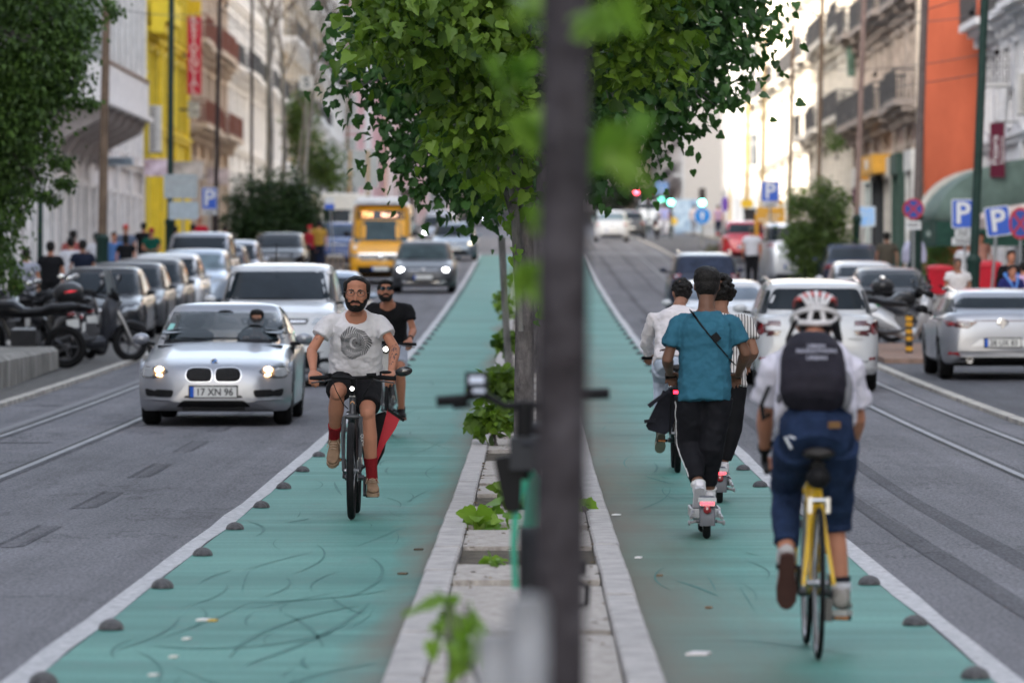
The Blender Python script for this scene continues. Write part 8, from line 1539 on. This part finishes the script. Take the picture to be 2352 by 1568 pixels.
# ---------------------------------------------------------------- motorcycles and mopeds
def moto(label, px, Y, rz, bodyc, kind='scooter', topcase=False, screen=False, x=None, group=None, chrome=True, zoff=.03, shieldc=None):
    e = g(Y)+zoff; t = thing('motorcycle' if kind != 'scooter' else 'motor_scooter', label, 'motorcycle', (X(px, Y) if x is None else x, Y, e), rz, group=group); Rw = .29 if kind == 'scooter' else .31; wb = .68; PM = paint(bodyc, .2, .3)
    t.rotation_euler = (0, R(7), rz); t.scale = (1.1, 1.1, 1.1) if px < 1225 else (1, 1, 1)
    for y in (-wb, wb):
        mb = MB(); torus(mb, (0, y, Rw), Rw-.055, .055, n=32); w_ = obj('wheel', mb, TYR, t); mb = MB(); torus(mb, (0, y, Rw), Rw-.115, .012, k=6); mb.lathe([(.05, -.04), (.05, .04)], (0, y, Rw), 'x', 14); [mb.tube([(0, y, Rw), (0, y+(Rw-.11)*cos(a), Rw+(Rw-.11)*sin(a))], .014, 5) for a in [i*2*pi/5 for i in range(5)]]; obj('rim', mb, RIM if chrome else RIMD, w_)
    mb = MB(); [mb.tube([(s*.10, -wb, Rw), (s*.09, -wb+.14, Rw+.32), (s*.06, -wb+.26, .86)], [.022, .026, .022], 8) for s in (-1, 1)]; obj('fork', mb, C((.35, .35, .36), .3, .8), t)
    mb = MB(); mb.tube([(-.34, -.28, 1.04), (-.2, -.38, .98), (0, -.42, .94), (.2, -.38, .98), (.34, -.28, 1.04)], .014, 7); mb.ell((0, -.44, .96), (.15, .09, .09)); hb = obj('handlebar', mb, BLK, t); [obj('grip', MB().tube([(s*.22, -.36, .99), (s*.36, -.27, 1.045)], .02, 7), BLK, hb) for s in (-1, 1)]
    for s in (-1, 1): mb = MB(); mb.tube([(s*.2, -.38, .99), (s*.30, -.42, 1.2)], .008, 5); mb.ell((s*.31, -.42, 1.23), (.075, .02, .05), 10, 6); obj('mirror', mb, BLK, t); mb = MB(); mb.ell((s*.31, -.398, 1.23), (.062, .006, .04), 10, 6); obj('mirror_glass', mb, CHR, t)
    mb = MB()
    if kind == 'scooter':
        rr = [(-.42, .14, .20, .62), (-.30, .18, .24, .58), (-.22, .14, .10, .30), (.0, .15, .09, .28), (.18, .17, .18, .46), (.40, .18, .22, .55), (.66, .16, .14, .62), (.88, .09, .08, .66), (.95, .03, .03, .68)]
        mb.loft([[V(a*cos(q), y, z+b*sin(q)) for q in [2*pi*j/14 for j in range(14)]] for y, a, b, z in rr]); mb.loft([[V(a*cos(q), y, z+b*sin(q)) for q in [2*pi*j/12 for j in range(12)]] for y, a, b, z in ((-.50, .05, .08, .88), (-.44, .15, .24, .78), (-.36, .19, .32, .66), (-.30, .19, .30, .62), (-.27, .1, .2, .6))])
    else:
        mb.loft([[V(a*cos(q), y, z+b*sin(q)) for q in [2*pi*j/12 for j in range(12)]] for y, a, b, z in ((-.36, .08, .08, .84), (-.25, .15, .13, .86), (-.05, .16, .13, .86), (.10, .10, .08, .80), (.4, .09, .05, .80), (.80, .06, .05, .88), (.92, .02, .02, .92))]); mb.tube([(0, -.3, .84), (0, -.1, .42), (0, .15, .40), (0, .4, .72)], .035, 8)
    obj('body', mb, PM, t)
    mb = MB(); mb.loft([[V(a*cos(q), y, z+b*sin(q)) for q in [2*pi*j/12 for j in range(12)]] for y, a, b, z in ((-.06, .09, .03, .80), (.05, .14, .05, .81), (.35, .15, .055, .83), (.5, .13, .055, .88), (.78, .11, .05, .90), (.86, .05, .03, .90))]); obj('seat', mb, mat('seat_vinyl', (.018, .018, .02), .5, var=.1), t)
    mb = MB(); mb.box((0, .1, .42), (.26, .38, .30)); mb.tube([(-.13, -.05, .34), (-.15, .3, .30), (-.16, .75, .42)], [.03, .045, .05], 8); obj('engine', mb, C((.06, .06, .065), .4, .5), t)
    mb = MB(); n_ = 8; [mb.loft([[V(sx*.07, y0+(Rw+.03)*cos(a), Rw+(Rw+.03)*sin(a)) for sx in (-1, 1)]+[V(sx*.06, y0+(Rw+.045)*cos(a), Rw+(Rw+.045)*sin(a)) for sx in (1, -1)] for a in [.5+2.1*i/n_ for i in range(n_+1)]]) for y0 in (-wb,)]; obj('mudguard', mb, PM, t)
    mb = MB(); mb.ell((0, -.53, .90), (.085, .04, .07), 12, 7); obj('headlight', mb, LENS, t); mb = MB(); mb.ell((0, .93, .74), (.07, .03, .04), 10, 6); obj('tail_light', mb, REDL, t); mb = MB(); mb.box((0, .96, .60), (.18, .008, .13)); obj('number_plate', mb, PLT, t, smooth=False)
    if topcase: mb = MB(); mb.ell((0, .88, 1.06), (.23, .22, .16), 18, 10); mb.v = [(a, b, max(c_, .97)) for a, b, c_ in mb.v]; cs = obj('top_case', mb, C((.02, .02, .022), .35), t); mb = MB(); mb.ell((0, 1.05, 1.07), (.11, .05, .035), 10, 6); obj('reflector', mb, lamp((.55, .01, .02), .3), cs); mb = MB(); mb.box((0, .86, .94), (.36, .36, .06)); obj('case_base', mb, BLK, cs)  # faint glow put into the red reflector, which is no lamp
    if screen: mb = MB(); n_ = 8; mb.add([(lerp(-.20, .20, i/n_)*(1-.35*k/4), -.50+.10*k/4*1.0+.05*(2*i/n_-1)**2, .98+.42*k/4) for k in range(5) for i in range(n_+1)], [(k*(n_+1)+i, k*(n_+1)+i+1, (k+1)*(n_+1)+i+1, (k+1)*(n_+1)+i) for k in range(4) for i in range(n_)]); o = obj('windshield', mb, mat('smoky_screen', (.42, .46, .47), .15, var=.1, alpha=.55), t)
    return t
G_ = 'motorcycles parked on the left'
moto('scooter with tall pale windshield nearest the first parked car', 205, 86.5, R(118), (.035, .037, .045), screen=True, group=G_, chrome=False); moto('black scooter with a domed top case and red reflector', 150, 85.5, R(196), (.02, .02, .022), topcase=True, group=G_, chrome=False); moto('grey scooter between the top case and the windshield scooter', 172, 88.5, R(205), (.06, .063, .07), group=G_, chrome=False); moto('black naked motorcycle with long flat seat at the left edge', 45, 83, R(262), (.014, .014, .016), kind='naked', group=G_, chrome=False); moto('black motorcycle half hidden behind the naked one', 40, 90, R(215), (.02, .02, .022), kind='naked', group=G_)
moto('low black scooter wedged behind the top case, nearest the first parked car', 120, 88, R(188), (.018, .018, .02), group=G_, chrome=False); moto('dark motorcycle leaning at the back of the left cluster', 92, 91, R(225), (.02, .022, .03), kind='naked', group=G_, chrome=False); moto('dark scooter squeezed between the domed top case and the windshield scooter', 190, 90, R(160), (.02, .02, .024), group=G_, chrome=False)
G_ = 'motorcycles parked on the right'
moto('silver and black scooter lying across the pavement edge on the right', 2075, 91, R(82), (.40, .41, .43), group=G_, zoff=.1); moto('black motorcycle behind the silver and black scooter', 2060, 97, R(100), (.02, .02, .022), kind='naked', group=G_); moto('dark scooter beside the silver estate car', 2130, 99, R(75), (.025, .025, .03), group=G_, topcase=True); moto('green-marked scooter behind the white people carrier', 2000, 96, R(170), (.04, .045, .045), group=G_)
t = thing('green_pole_flag', 'narrow bright green strip standing beside the red tail light', 'strip', (X(2010, 93), 93, Z(745, 93))); mb = MB(); mb.box((0, 0, .14), (.05, .03, .42), rot=(0, R(12), 0)); mb.tube([(0, 0, .1), (0, 0, Z(900, 93)-Z(745, 93))], .01); obj('strip', mb, C((.02, .42, .14), .5), t, smooth=False)
moto('motor scooter with orange light ahead of the far silver taxi', 1510, 275, pi, (.1, .1, .1), group='far scooters')
